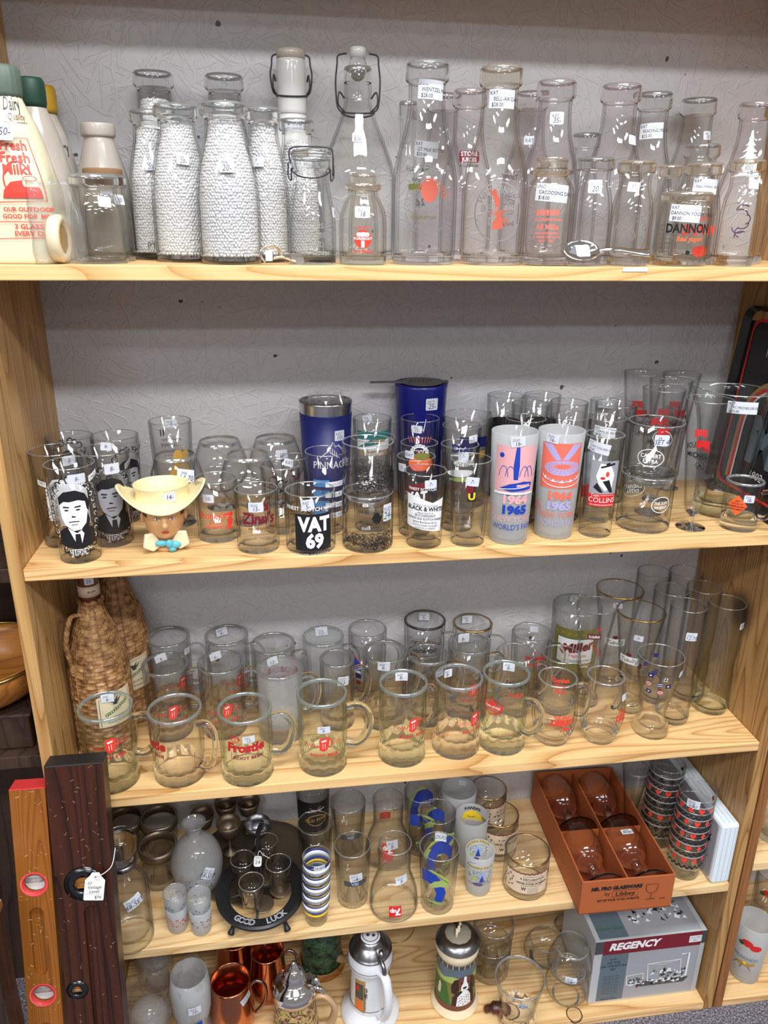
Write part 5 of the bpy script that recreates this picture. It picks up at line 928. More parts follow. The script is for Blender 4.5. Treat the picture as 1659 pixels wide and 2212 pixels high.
G('drinking_glass', 'third recipe tumbler at the back with only its label and rim visible', 'glass', (0.9486,0.2500,1.0742,0.1678,0.0265), 'slim', stk=[(.1, .93, 'KAT\nTOM COLLINS', 'B', 0, 1, (.03, .014))], group=CG, tb=.022)
G('drinking_glass', 'wide plain glass rim behind the stacked whiskey tumblers', 'glass', (0.9444,0.1950,1.0742,0.1743,0.0354), 'slim')
aca = Art(); aca.ring(0, 0, .0205, .0145, .0012, 'white'); aca.text('CALVERT', 0, .0005, .0088, 'white', bold=.02, sx=.85); aca.text('EXTRA', 0, -.008, .0088, 'white', bold=.02, sx=.85)
asw = Art(); asw.ring(0, 0, .0165, .0135, .0012, 'white'); asw.text('THE SOFT', 0, .0005, .0065, 'white', bold=.02, sx=.85); asw.text('WHISKEY', 0, -.0065, .0065, 'white', bold=.02, sx=.85)
WG = 'stacked whiskey tumblers with white oval print'
x1, y1, z1, _h, r1 = (0.9516,0.0639,1.0742,0.0614,0.0423)
G('drinking_glass', 'lower whiskey tumbler of the stack with small white oval prints', 'glass', (x1, y1, z1, .090, r1), 'cyl', art=[(asw, 'F', .62, .55), (aca, 'M', .55, .55)], group=WG, tb=.016, t=.003)
G('drinking_glass', 'upper whiskey tumbler of the stack with large white oval print', 'glass', (x1 + .002, y1, z1 + .0765, .098, r1 * 1.03), [(.80, 0), (.84, .03), (.86, .10), (.97, .16), (1, 1)], art=[(aca, 'F', -.05, .50), (asw, 'M', -.3, .62)], stk=[(.25, .80, '24-\nSET 4', 'F', .02, 0, (.022, .017))], group=WG, tb=.014, t=.003)
# pilsner set and pitcher
def mich():
    a = Art(1.2); a.poly([(-.008, .014), (.008, .014), (.008, .002), (.004, .004), (0, .0055), (-.004, .004), (-.008, .002)], 'red'); a.text('MICHELOB', 0, -.010, .0098, 'black', sx=.85, bold=.02); a.text('BEER', 0, -.0135, .0030, 'black'); a.ring(0, -.0205, .0055, .0055, .0006, 'black'); a.text('A', 0, -.0235, .0075, 'black', bold=.03); return a
MG = 'tall footed beer glasses with red ribbon mark'
PF = cr([(.62, 0), (.62, 0), (.63, .008), (.15, .03), (.12, .06), (.12, .10), (.30, .13), (.42, .20), (.62, .48), (.85, .80), (1, 1), (1, 1)], 4)
for i, (tok, lb) in enumerate((((1.0132,0.2430,1.0742,0.2181,0.0354), 'at the back left of the five'), ((1.0846,0.2430,1.0742,0.2149,0.0329), 'behind the pitcher lip'), ((1.0317,0.1800,1.0742,0.2158,0.0359), 'in the middle row of the five'), ((0.9889,0.1200,1.0742,0.2147,0.0343), 'behind the stacked whiskey tumblers'), ((1.0263,0.0454,1.0742,0.2121,0.0354), 'nearest the shelf edge'))):
    G('pilsner_glass', 'tall footed beer glass with red ribbon mark ' + lb, 'glass', tok, PF, t=.0018, tb=.004, stem=.13, group=MG, art=[(mich(), 'F', (.1, .2, -.2, .3, 0)[i], .64), (mich(), 'M', .2, .66)] , c='clear' if i > 3 else 'grey')
x1, y1, z1, hh, r1 = (1.1092,0.1128,1.0742,0.2114,0.0560)
def pitch(E, po, rf, h, r):
    MB().tube([(x * cos(1.3), x * sin(1.3), z) for x, z in cr([(r * .95, h * .86), (r * 1.25, h * .90), (r * 1.55, h * .72), (r * 1.45, h * .45), (r * .9, h * .22)], 5)], .007, 'glass_cast_green', 12).build('handle', E)
amp = mich(); pitcher_p = (1.112, .112, z1, hh, .058)
E = G('pitcher', 'large clear glass beer pitcher with pouring lip and red ribbon mark, right side', 'pitcher', pitcher_p, cr([(.60, 0), (.60, 0), (.70, .01), (.72, .05), (.70, .14), (.74, .30), (.88, .65), (1, 1), (1, 1)], 4), t=.0035, tb=.022, c='green', art=[(amp, 'F', -.75, .50)], extra=None, rm=lambda a, z: 1 + .42 * max(0, (z / hh - .62) / .38) ** 2 * math.exp(-((a - 4.35) / .42) ** 2), top=.985)
sticker_art('KAT\n7PC MICHELOB SET\n$55.00', .044, .019, 0, True).mesh('price_sticker', lambda x, y, l: Vector((.0625 * cos((x + .008) / .066) + .0085 + l * .0001, .068 * sin((x + .012) / .066), hh * .93 + y)), E, .004)
ajm = Art(); ajm.poly([(0, .0175), (.0155, 0), (0, -.0175), (-.0155, 0)], 'orange'); 
for k, s_ in enumerate(("JIM'S", 'HOUSE OF', 'HAMBURGERS', 'COLUMBUS')): ajm.text(s_, 0, .006 - k * .0045, .0038, 'maroon', bold=.02, rot=.0)
G('mini_mug', 'small glass mug with orange diamond print at the right end of the second shelf', 'mug', (1.1053,0.0380,1.0742,0.0804,0.0294), 'mug', art=[(ajm, 'F', -.2, .56)], stk=[(.35, .72, 'DUO\n18-')], handle=(1.35, .80, .30, .026, .0045), t=.004, tb=.020)
# black beer tray leaning on the right panel
E = thing('beer_tray', 'black rectangular beer tray with red border, leaning on the right side panel', 'tray', (1.173, .120, ZS[2]), rot=0)
Mt = Matrix.Rotation(radians(4.5), 4, 'Y') @ Matrix(((0, 0, 1, 0), (1, 0, 0, 0), (0, 1, 0, 0), (0, 0, 0, 1)))     # local x -> world y, local y -> up, local z -> world x
Mt = Matrix.Rotation(radians(5), 4, 'Y') @ Matrix(((0, 0, -1, 0), (-1, 0, 0, 0), (0, 1, 0, 0), (0, 0, 0, 1)))
def rr_pts(w_, h_, r_, y0=0): 
    o = []
    for cx, cy_, a0 in ((w_ / 2 - r_, h_ - r_, 0), (-w_ / 2 + r_, h_ - r_, pi / 2), (-w_ / 2 + r_, r_, pi), (w_ / 2 - r_, r_, 1.5 * pi)):
        o += [(cx + r_ * cos(a0 + k * pi / 10), cy_ + r_ * sin(a0 + k * pi / 10) + y0) for k in range(6)]
    return o
TW, TH = .26, .335
q = MB(); n = 24; A1 = rr_pts(TW, TH, .028); A2 = rr_pts(TW - .018, TH - .018, .022, .009)
q.add([(x, y, .012) for x, y in A1] + [(x, y, .0) for x, y in A2] + [(x, y, .010) for x, y in A1] + [(x, y, -.002) for x, y in A2], [(i, (i + 1) % n, n + (i + 1) % n, n + i) for i in range(n)] + [tuple(range(n, 2 * n))] + [(2 * n + (i + 1) % n, 2 * n + i, 3 * n + i, 3 * n + (i + 1) % n) for i in range(n)] + [tuple(range(4 * n - 1, 3 * n - 1, -1))] + [((i + 1) % n, i, 2 * n + i, 2 * n + (i + 1) % n) for i in range(n)], 'black_lacquer', Mt, False)
q.build('tray_body', E)
a = Art()
def loop(pts, ins, mat):
    c_ = (sum(x for x, y in pts) / len(pts), sum(y for x, y in pts) / len(pts)); n = len(pts); q_ = [(x - math.copysign(ins, x - c_[0]), y - math.copysign(ins, y - c_[1])) for x, y in pts]
    a.raw(pts + q_, [(i, (i + 1) % n, n + (i + 1) % n, n + i) for i in range(n)], mat)
loop(rr_pts(TW - .040, TH - .040, .020, .020), .005, 'red')
a.text('PREMIUM', 0, .255, .030, 'grey', sx=.9, bold=.0); a.ring(0, .135, .085, .085, .007, 'gold_paint', 0, pi, 30); a.ring(0, .135, .078, .078, .008, 'red', 0, pi, 30); a.ring(0, .135, .070, .070, .004, 'white', 0, pi, 30)
a.rect(-.0815, .085, .007, .10, 'gold_paint'); a.rect(-.074, .085, .008, .10, 'red'); a.rect(-.068, .085, .004, .10, 'white'); a.rect(.0815, .085, .007, .10, 'gold_paint'); a.rect(.074, .085, .008, .10, 'red'); a.rect(.068, .085, .004, .10, 'white')
a.ell(0, .205, .026, .026, 'tan', 30); a.ring(0, .205, .026, .026, .002, 'gold_paint'); a.ell(0, .205, .016, .018, 'dark_grey'); a.text('1902', 0, .052, .020, 'white', it=.2)
a.text('M', 0, .08, .11, 'slate', bold=.04)
a.flat('printed_design', E, Mt, lift=.0006)
a = Art(); a.rrect(0, 0, .036, .020, .0005, 'sticker_white'); a.text('KAT', -.010, .003, .006, 'black'); a.text('BEER TRAY', -.002, -.002, .0055, 'black'); a.text('$18.00', -.004, -.0075, .0055, 'black'); a.flat('price_sticker', E, Mt @ Matrix.Translation((-.01, .322, .0125)))
# ------------------------------------------------------------ third shelf: wicker bottles and mugs
def wicker_bottle(lb, p, r, handle=True):
    X, Y, Z, h = p; E = thing('wicker_bottle', lb, 'bottle', (X, Y, Z), 'wicker covered rum bottles')
    po = cr([(r * .86, 0), (r * .86, 0), (r * .98, .010), (r, .05), (r * 1.0, h * .42), (r * .96, h * .49), (r * .80, h * .59), (r * .60, h * .67), (r * .44, h * .73), (r * .36, h * .775), (r * .35, h * .80)], 4)
    rf = rfun(po); nz = 46; rows = [h * .80 * k / nz for k in range(nz + 1)]
    # basket weave: each row bulges over alternate stakes
    q = MB(); vs = []; fs = []; NS = 18; SEG = NS * 6; sub = 5; zz = []
    for k in range(nz):
        for j in range(sub): zz.append((k + j / sub) * h * .80 / nz)
    zz.append(h * .80)
    for iz, z in enumerate(zz):
        k = min(int(z / (h * .80 / nz) + 1e-6), nz - 1); f_ = (z / (h * .80 / nz)) - k
        for s_ in range(SEG):
            a = 2 * pi * s_ / SEG; ph = cos(a * NS / 2 * 1.0 + pi * k); rr = rf(z) + .0026 * sin(pi * min(max(f_, 0), 1)) * (.55 + .6 * ph) - .0010
            vs.append((rr * cos(a), rr * sin(a), z))
    nzz = len(zz)
    fs = [(j * SEG + s_, j * SEG + (s_ + 1) % SEG, (j + 1) * SEG + (s_ + 1) % SEG, (j + 1) * SEG + s_) for j in range(nzz - 1) for s_ in range(SEG)]
    q.add(vs, fs, 'wicker'); q.build('wicker_cover', E)
    q = MB()
    for s_ in range(NS):
        a = 2 * pi * (s_ + .5) / NS; q.tube([((rf(z) + .0012) * cos(a), (rf(z) + .0012) * sin(a), z) for z in [h * .80 * t / 30 for t in range(31)]], .0009, 'wicker', 6)
    q.build('stakes', E)
    MB().tube([((rf(h * .79) + .0015) * cos(a), (rf(h * .79) + .0015) * sin(a), h * .797 + .0015 * sin(a * 9)) for a in [2 * pi * k / 60 for k in range(60)]], .0035, 'wicker', 8, closed=True).build('braided_collar', E)
    MB().rev([(r * .30, h * .79), (r * .30, h * .84), (r * .33, h * .845), (r * .33, h * .955)], 'brown', 30).build('bottle_neck', E)
    MB().rev([(r * .335, h * .825), (r * .36, h * .825), (r * .36, h * .875), (r * .335, h * .875)], 'beige', 30).build('neck_label', E)
    MB().rev([(0, h), (r * .30, h), (r * .33, h - .003), (r * .34, h * .955), (r * .30, h * .955)], 'tan', 30).build('bottle_cap', E)
    if handle:
        pts = cr([(rf(h * .74), h * .74), (rf(h * .74) + .018, h * .75), (.048, h * .70), (.054, h * .62), (.049, h * .52), (rf(h * .47) + .001, h * .47)], 6); th = -pi / 2 * .62
        for off in range(3):
            MB().tube([((x + .0022 * cos(i * 1.1 + off * 2.1)) * cos(th) - .0022 * sin(i * 1.1 + off * 2.1) * sin(th), (x + .0022 * cos(i * 1.1 + off * 2.1)) * sin(th) + .0022 * sin(i * 1.1 + off * 2.1) * cos(th), z) for i, (x, z) in enumerate(pts)], .0026, 'wicker', 8).build('twisted_handle', E)
    a = Art(); a.poly([(-.030, -.045), (.030, -.045), (.030, .020), (.0, .018), (-.030, .012)], 'beige'); a.poly([(-.029, -.044), (.029, -.044), (.029, .019), (.0, .017), (-.029, .011)], 'cream')
    a.line([(-.026, -.043), (-.026, .0085), (.0, .0135), (.027, .0160), (.027, -.043)], .0009, 'black')
    a.poly([(-.008, .006), (.0, .004), (.006, .012), (.003, .002), (.012, .010), (.005, -.001), (-.002, -.003), (-.006, .0)], 'dark_grey'); a.ell(.0, -.0035, .0045, .0016, 'dark_grey', 12)
    for k in range(11): a.ring(-.016 + k * .0036, -.022 + k * .0018 + .0006 * sin(k * 2), .0026, .0030, .0011, 'green', up=(k == 0))
    a.text('LIQUEUR', .002, -.030, .0058, 'dark_grey', rot=.05); a.text('PUERTO RICAN RUM', .004, -.038, .0042, 'dark_grey')
    a.wrap('paper_label', E, lambda z: rf(z) + .0030, .35, h * .33, eps=.0006)
    a = Art(); a.text('RUM', 0, 0, .006, 'black'); a.wrap('neck_print', E, lambda z: r * .36, .2, h * .845)
    sticker_art('25-', .015, .013).wrap('price_sticker', E, lambda z: r * .36, .1, h * .905)
    return E
wz = (0.0317,0.1600,0.7619)[0]
wicker_bottle('wicker covered rum bottle with round handle, nearer of the two wicker bottles', ((0.0442,0.1350,0.8228)[0] + .007, .135, ZS[3], .362), .0475)
wicker_bottle('wicker covered rum bottle standing behind the one with the visible handle', ((0.0690,0.2320,0.8094)[0], .232, ZS[3], .376), .0475, False)
def mugart(k=1., rot=0.):
    a = Art(1.25); a.text('TWIN', -.0175, -.003, .0078, 'red' if k else 'coral'); a.poly([(-.0055, .0075), (-.004, .012), (.004, .014), (.0085, .0105), (.0065, .0), (.005, -.006), (.0, -.0085), (-.0055, -.006)], 'bright_red'); a.line([(.004, .008), (.010, .0105), (.0105, .001), (.005, -.001)], .0014, 'bright_red'); a.poly([(-.003, .0085), (.004, .0105), (.004, .008), (-.002, .006)], 'white')
    a.text('KISS', .0175, .002, .0078, 'red', it=.1); a.text('ROOT  BEER', .001, -.0165, .0062, 'red', bold=.03, sx=1.1)
    a.line([(-.001, .004), (-.001, -.004)], .0006, 'white'); a.line([(.002, .005), (.002, -.003)], .0006, 'white', up=False); return a
def frostart():
    a = Art(1.25); a.text('Frostie', 0, -.004, .0185, 'maroon', bold=.05, it=.1, sx=.95); a.text('Frostie', 0, -.004, .0185, 'red', bold=.02, it=.1, sx=.95); a.text('ROOT BEER', .003, -.0155, .0068, 'maroon', bold=.03, sx=1.1)
    a.ring(-.013, .015, .0055, .005, .0009, 'red'); a.ring(-.011, .014, .003, .0035, .0008, 'red'); a.line([(-.020, .016), (-.015, .021), (-.009, .0185), (-.006, .014)], .0012, 'red'); return a
def facets(n, lo, hi, d=.085): return lambda a, z: (1 - d * (1 - abs(cos(a * n / 2)))) if lo < z < hi else 1
MG3 = 'clear glass root beer mugs on the third shelf'
def mug(lb, p, prof='mug', art=None, th=0., az=.56, stk=(), hd=(1.5, .86, .34, .034, .0068), c='green', foot=False, **k):
    hh = p[3]; return G('root_beer_mug' if k.pop('rb', True) else 'beer_mug', lb, 'mug', p, prof, t=.0042, tb=.026 if foot else .017, c=c, art=[(art, 'F', th, az)] if art else [], stk=stk, handle=hd, rm=k.pop('rm', facets(12, .004, hh * .40)), group=k.pop('group', MG3), seg=96, castz=k.pop('castz', 0.17), **k)
mug('leftmost mug of the front row, red twin print, 6 dollar sticker', (0.0740,0.0484,0.6693,0.1413,0.0426), art=mugart(), th=-.02, az=.64, stk=[(.15, .93, 'KAT\n6-', 'B', 0, 0, (.021, .015))], hd=(1.25, .84, .36, .036, .0072))
mug('second mug of the front row, its handle pointing towards the viewer', (0.1805,0.0510,0.6693,0.1258,0.0433), art=frostart(), th=-1.22, az=.62, hd=(.95, .84, .20, .030, .0070), c='clear')
mug('third mug of the front row with a maroon cap-and-beard brand print, 12 dollar sticker', (0.2924,0.0401,0.6693,0.1249,0.0442), art=frostart(), th=-.05, az=.60, stk=[(.08, .75, 'KAT\n12-', 'F', .02, 0, (.020, .013))], hd=(1.45, .84, .32, .036, .0072))
mug('fourth mug of the front row, green tinted, red twin print in its middle', (0.4190,0.0462,0.6693,0.1394,0.0420), art=mugart(), th=.03, az=.45, stk=[(.05, .68, 'KAT\n9-', 'F', 0, 0, (.021, .013))], hd=(1.5, .80, .30, .040, .0075))
mug('fifth mug of the front row, flared foot, print turned right', (0.5565,0.0528,0.6693,0.1436,0.0409), 'mugfoot', mugart(), .45, .56, [(-.1, .92, 'KAT\n8-', 'B', 0, 0, (.022, .016))], (2.1, .80, .34, .030, .0058), foot=True)
mug('sixth mug of the front row, flared foot, orange twin print at its right side', (0.6544,0.0614,0.6693,0.1416,0.0414), 'mugfoot', mugart(0), .80, .52, [(-.55, .90, 'KAT\n8-', 'B', 0, 0, (.016, .016))], (2.4, .85, .40, .026, .0058), foot=True, c='clear')
apg = Art(1.15); apg.ring(0, 0, .0165, .0135, .0014, 'red'); apg.ring(0, .001, .009, .008, .001, 'red'); apg.rect(0, .0, .030, .0062, 'bright_red'); apg.text('DAD STYLE', 0, -.0018, .0048, 'white', bold=.03); apg.text('ROOT BEER', 0, -.0092, .0042, 'red', bold=.03); apg.ell(0, .006, .006, .004, 'bright_red', 14)
mug('seventh mug of the front row with a red oval emblem', (0.7380,0.0607,0.6693,0.1436,0.0407), 'mugfoot', apg, -.50, .66, [(.1, .93, 'KAT\n8-', 'B', 0, 0, (.021, .016))], (1.1, .72, .30, .034, .0070), foot=True)
# middle row
mug('middle row mug at the left, twin print showing through twice, 6 dollar sticker', (0.1527,0.1717,0.6693,0.1380,0.0401), art=mugart(), th=.12, az=.42, stk=[(-.2, .95, 'KAT\n6', 'B', .2, 0, (.021, .015))], hd=(1.5, .84, .34, .032, .006), c='grey')
mug('middle row mug second from left, twin print in red, 6 dollar sticker', (0.2485,0.1658,0.6693,0.1380,0.0405), art=mugart(), th=.12, az=.42, stk=[(-.25, .95, 'KAT\n6-', 'B', .2, 0, (.021, .015))], hd=(1.5, .84, .34, .032, .006), c='grey')
mug('frosted rim mug in the middle row with red brand print inside, 12 dollar sticker', (0.3508,0.1404,0.6693,0.1350,0.0402), 'mugfoot', frostart(), 2.9, .78, [(-.35, .95, 'KAT\n12-', 'B', .15, 0, (.02, .016))], (1.5, .84, .34, .03, .006), foot=True, c='mist', rm=lambda a, z: 1 + .02 * sin(a * 9))
mug('narrow mug in the middle row with 15 dollar sticker', (0.4538,0.1576,0.6693,0.1350,0.0315), stk=[(.35, .78, 'DOT\n15-', 'F', -.1, 0, (.021, .018))], hd=(1.5, .84, .34, .028, .006), c='grey', rb=False, rm=facets(12, .0, .12))
mug('middle row mug with 8 dollar sticker, centre of the shelf', (0.5404,0.1550,0.6693,0.1438,0.0400), stk=[(-.05, .95, 'KAT\n8-', 'F', -.05, 0, (.022, .017))], hd=(1.9, .84, .34, .03, .006), c='grey', rb=False)
mug('dark narrow mug behind the sixth front mug', (0.6189,0.1518,0.6693,0.1350,0.0369), stk=[(.6, .84, 'KAT')], hd=(1.7, .84, .34, .03, .006), c='grey', rb=False, rm=facets(10, .0, .12))
mug('middle row mug with pale twin print, directly before the gold rim mug', (0.6979,0.1630,0.6693,0.1446,0.0390), 'mugfoot', mugart(0), .3, .45, [(-.35, .95, 'KAT\n8-', 'B', 0, 0, (.022, .017))], (1.6, .84, .34, .03, .006), foot=True, c='grey')
def horses(n=4, s=1., mat='black'):
    a = Art()
    for k in range(n):
        x = (-.018 + k * .011) * s; a.poly([(x - .005, 0), (x + .004, .001), (x + .0065, .006), (x + .008, .005), (x + .006, .0095), (x + .003, .006), (x - .004, .0055)], mat, up=(k == 0))
        for dx in (-.004, -.002, .002, .004): a.line([(x + dx, .001), (x + dx * 1.5, -.006)], .0008, mat, up=False)
        a.ell(x, .009, .002, .0028, 'brown', 8, up=False)
    return a
ah = horses(4, 1.0); ah.text('PARK', 0, -.022, .012, 'bright_red', bold=.04)
mug('middle row mug with dark horse team print, right of centre', (0.7848,0.1526,0.6693,0.1250,0.0364), 'barrel', ah, .15, .62, (), (1.6, .84, .34, .028, .005), c='clear', rb=False, rm=None)
# back row
mug('back row mug at the left with 6 dollar sticker at its right side', (0.1502,0.2450,0.6693,0.1504,0.0395), art=mugart(), th=.5, az=.45, stk=[(.8, .86, 'KAT\n6')], hd=(1.4, .84, .34, .028, .006), c='grey')
mug('back row mug second from left, 6 dollar sticker on the inside', (0.2559,0.2450,0.6693,0.1470,0.0401), art=mugart(), th=.5, az=.45, stk=[(-.25, .93, 'KAT\n6-', 'B', .1, 0, (.022, .016))], hd=(1.4, .84, .34, .028, .006), c='grey')
mug('back row mug third from left, red brand print on its near side', (0.3403,0.2320,0.6693,0.1309,0.0410), art=frostart(), th=.2, az=.60, hd=(1.4, .84, .34, .028, .006), c='grey')
mug('pebbled barrel mug in the back row with 12 dollar sticker', (0.4348,0.2403,0.6693,0.1350,0.0393), 'mugfoot', None, 0, 0, [(-.1, .94, 'KAT\n12-', 'B', .05, 0, (.024, .018))], (1.4, .84, .34, .028, .006), foot=True, c='mist', rb=False, rm=lambda a, z: 1 - .018 * (abs(cos(a * 7)) ** 6))
abz = Art(); abz.poly([(-.018, .004), (-.016, .022), (-.002, .010), (.003, -.004), (-.004, -.010), (-.014, -.006)], 'blue'); abz.line([(-.018, .024), (-.004, .014), (.004, -.002)], .0016, 'bright_red'); abz.rect(-.006, -.020, .012, .010, 'navy'); abz.rect(-.006, -.034, .010, .008, 'maroon'); abz.poly([(-.012, -.012), (.0, -.014), (-.004, -.008)], 'white')
mug('tall back row mug with blue and red sports print at its left', (0.5192,0.2420,0.6693,0.1440,0.0366), 'straight', abz, -.35, .55, (), (1.2, .84, .34, .032, .006), c='grey', rb=False, rm=None)
acr = Art(); acr.text('CREEK', .002, .014, .014, 'dark_grey', bold=.04); acr.text('CREEK', .002, .014, .013, 'tan', bold=.0); acr.text('COLORADO', -.002, .0, .010, 'black', bold=.04); lace(acr, .034, -.008, .028, 60); lace(acr, .034, -.060, -.016, 120)
mug('black rimmed back row mug with old town engraving print, 5 dollar sticker', (0.6301,0.2430,0.6693,0.1549,0.0399), 'straight', acr, 0, .68, [(-.05, .93, 'DUO\n5-', 'B', 0, 0, (.021, .016))], (1.3, .84, .34, .030, .006), c='grey', rb=False, rm=None, rim='black_lacquer')
mug('gold rimmed mug in the back row with 5 dollar sticker', (0.7250,0.2450,0.6693,0.1414,0.0385), 'straight', None, 0, 0, [(-.35, .93, 'DUO\n5-', 'B', -.05, 0, (.021, .016))], (1.25, .84, .34, .034, .006), c='clear', rb=False, rm=None, rim='gold_rim')
ajm = Art(); ajm.text('JIM BEAM', .006, -.006, .011, 'red', bold=.05); ajm.ring(.004, .010, .005, .004, .001, 'red'); ajm.text('PARK', 0, -.020, .010, 'bright_red', bold=.04)
mug('back row mug with small red crest, dark rim, right end', (0.8356,0.2136,0.6693,0.1300,0.0388), 'straight', ajm, .2, .74, [(.1, .92, '', 'B')], (1.5, .84, .34, .026, .005), c='grey', rb=False, rm=None)
# derby barrel glasses
def derby(mir=False):
    a = Art(); a.text('THE JERSEY', 0, .014, .0085, 'bright_red', bold=.04, sx=.8); a.text('DERBY', 0, .000, .0165, 'bright_red', bold=.06, sx=.85); a.text('1946', .006, -.013, .0125, 'bright_red', bold=.05, sx=.8); a.line([(-.030, .010), (-.018, .010)], .0006, 'dark_grey'); return a
def gsp():
    a = Art()
    for i, s_ in enumerate(('Garden', 'State', 'Park')): a.text(s_, 0, .010 - i * .0115, .0125, 'bright_red', bold=.05, sx=.85)
    return a
dh = horses(3, .7)
DG = 'barrel shaped derby mugs with red lettering'
mug('barrel derby mug with bold red lettering facing front and black horses', (0.8319,0.0607,0.6693,0.1261,0.0345), 'barrel', derby(), .42, .42, (), (1.9, .84, .38, .026, .005), c='clear', rb=False, rm=None, group=DG)
E = bpy.data.objects[[o.name for o in bpy.data.objects if o.name.startswith('beer_mug')][-1]]
mug('barrel derby mug with its lettering turned to the right edge, sticker on rim', (0.9172,0.0532,0.6693,0.1277,0.0333), 'barrel', derby(), 1.25, .44, [(.93, .78, '')], (2.6, .80, .35, .026, .005), c='clear', rb=False, rm=None, group=DG)
mug('barrel derby mug behind the front pair, race lettering in red seen through', (0.8712,0.1481,0.6693,0.1180,0.0354), 'barrel', gsp(), .1, .60, (), (1.5, .84, .38, .026, .005), c='clear', rb=False, rm=None, group=DG)
def band_art():
    a = Art(); a.line([(-.04 + k * .004, 0) for k in range(21)], .0006, 'black')
    return a
# signal flag glass
afl = Art(); rn = random.Random(4)
def flg(x, y, c1, c2, kind, rot=.0):
    def R_(px, py): return (x + px * cos(rot) - py * sin(rot), y + px * sin(rot) + py * cos(rot))
    afl.poly([R_(-.0045, -.004), R_(.0045, -.004), R_(.0045, .004), R_(-.0045, .004)], 'dark_grey' if c1 == 'white' else c1)
    afl.poly([R_(-.0041, -.0036), R_(.0041, -.0036), R_(.0041, .0036), R_(-.0041, .0036)], c1)
    if kind == 'sq': afl.poly([R_(-.0018, -.0014), R_(.0018, -.0014), R_(.0018, .0014), R_(-.0018, .0014)], c2)
    if kind == 'x': afl.line([R_(-.0038, -.0034), R_(.0038, .0034)], .0016, c2); afl.line([R_(-.0038, .0034), R_(.0038, -.0034)], .0016, c2, up=False)
    if kind == 'st':
        for k in (-1, 1): afl.line([R_(-.004, k * .002), R_(.004, k * .002)], .0014, c2, up=(k < 0))
    afl.line([R_(-.003, -.0062), R_(.003, -.0060)], .0005, 'coral', up=False)
flg(-.014, .030, 'navy', 'white', 'sq'); flg(.012, .026, 'white', 'black', 'x', .7); flg(-.016, .012, 'white', 'bright_red', 'x'); flg(.004, .014, 'navy', 'white', 'st'); flg(.018, .012, 'navy', 'white', 'sq', .2); flg(-.014, -.004, 'navy', 'white', 'sq', -.2); flg(.006, -.002, 'white', 'bright_red', 'x', -.1); afl.ring(.002, .005, .003, .003, .0004, 'dark_grey')
G('beer_glass', 'curved beer glass with small signal flags, front right of the third shelf', 'glass', (1.0191,0.0601,0.6693,0.1570,0.0401), 'weizen', art=[(afl, 'F', .05, .66), (afl, 'M', .6, .66)], tb=.018, t=.002, stk=[(.95, .86, '')])
# tall glasses at right
aml = Art(1.22); aml.rect(0, 0, .078, .078, 'olive'); aml.rect(.0, .0, .062, .046, 'white'); aml.line([(-.031, -.023), (-.031, .023), (.031, .023), (.031, -.023), (-.031, -.023)], .002, 'green'); aml.text('Miller', .004, .0, .022, 'maroon', bold=.05, it=.25, rot=.18); aml.text('High Life', .004, -.010, .008, 'bright_red', it=.2); aml.text('The Champagne of Beers', .004, -.018, .0048, 'dark_grey')
for k in range(14): aml.line([(-.036 + (k % 7) * .011, .030 if k < 7 else -.031), (-.031 + (k % 7) * .011, .032 if k < 7 else -.029)], .0016, 'gold_paint', up=(k == 0))
G('beer_glass', 'wide tall glass with gold and white cursive beer label', 'glass', (0.9323,0.2430,0.6693,0.1713,0.0478), 'straight', t=.003, tb=.012, art=[(aml, 'F', .1, .54)], stk=[(-.2, .95, 'KAT\n7', 'B')])
asl = Art(); asl.poly([(-.012, .0), (.012, .003), (.012, .015), (-.012, .012)], 'maroon'); asl.poly([(-.0105, .0015), (.0105, .004), (.0105, .0135), (-.0105, .011)], 'brown'); asl.text('Schlitz', 0, .005, .0080, 'white', bold=.03, it=.2, rot=.12); scroll(asl, [(.006 + .003 * sin(k), .022 + k * .002) for k in range(4)], .0028, 'red'); scroll(asl, [(-.002 + k * .003, -.008 - k * .004) for k in range(7)], .003, 'red')
G('beer_glass', 'conical beer glass with dark red script label, in front of the gold label glass', 'glass', (0.9370,0.1630,0.6693,0.2085,0.0374), 'pilsner', t=.002, tb=.012, art=[(asl, 'F', .05, .72)], c='clear')
atu = Art(); atu.rect(0, 0, .04, .016, 'white'); atu.text('Tuborg', 0, -.004, .011, 'dark_grey', it=.2, bold=.01); atu.text('Beer', .012, .002, .006, 'dark_grey', it=.2); atu.poly([(-.006, .010), (-.004, .016), (-.002, .012), (0, .017), (.002, .012), (.004, .016), (.006, .010)], 'dark_grey'); atu.ell(0, .012, .005, .004, 'maroon', 10)
UG = 'gold rimmed conical beer glasses'
G('beer_glass', 'gold rimmed conical beer glass at the back, gold rim highest', 'glass', (1.0122,0.2296,0.6693,0.2050,0.0455), 'pilsner', t=.002, tb=.012, art=[(atu, 'F', .1, .50)], rim='gold_rim', group=UG, stk=[(0, .92, '9-', 'F', .1)])
G('beer_glass', 'gold rimmed conical beer glass in front of the other gold rimmed one', 'glass', (1.0119,0.1366,0.6693,0.2050,0.0439), 'pilsner', t=.002, tb=.012, art=[(atu, 'F', -.35, .56)], rim='gold_rim', group=UG, stk=[(.05, .82, '9-', 'F', -.1)])
def boot(E, po, rf, h, r): pass
TGG = 'tall plain clear glasses in the back right corner of the third shelf'
tl = [(.88, 0), (.95, .015), (.98, .05), (.95, .10), (.97, .3), (.93, .42), (.97, .52), (1, .62), (1, 1)]
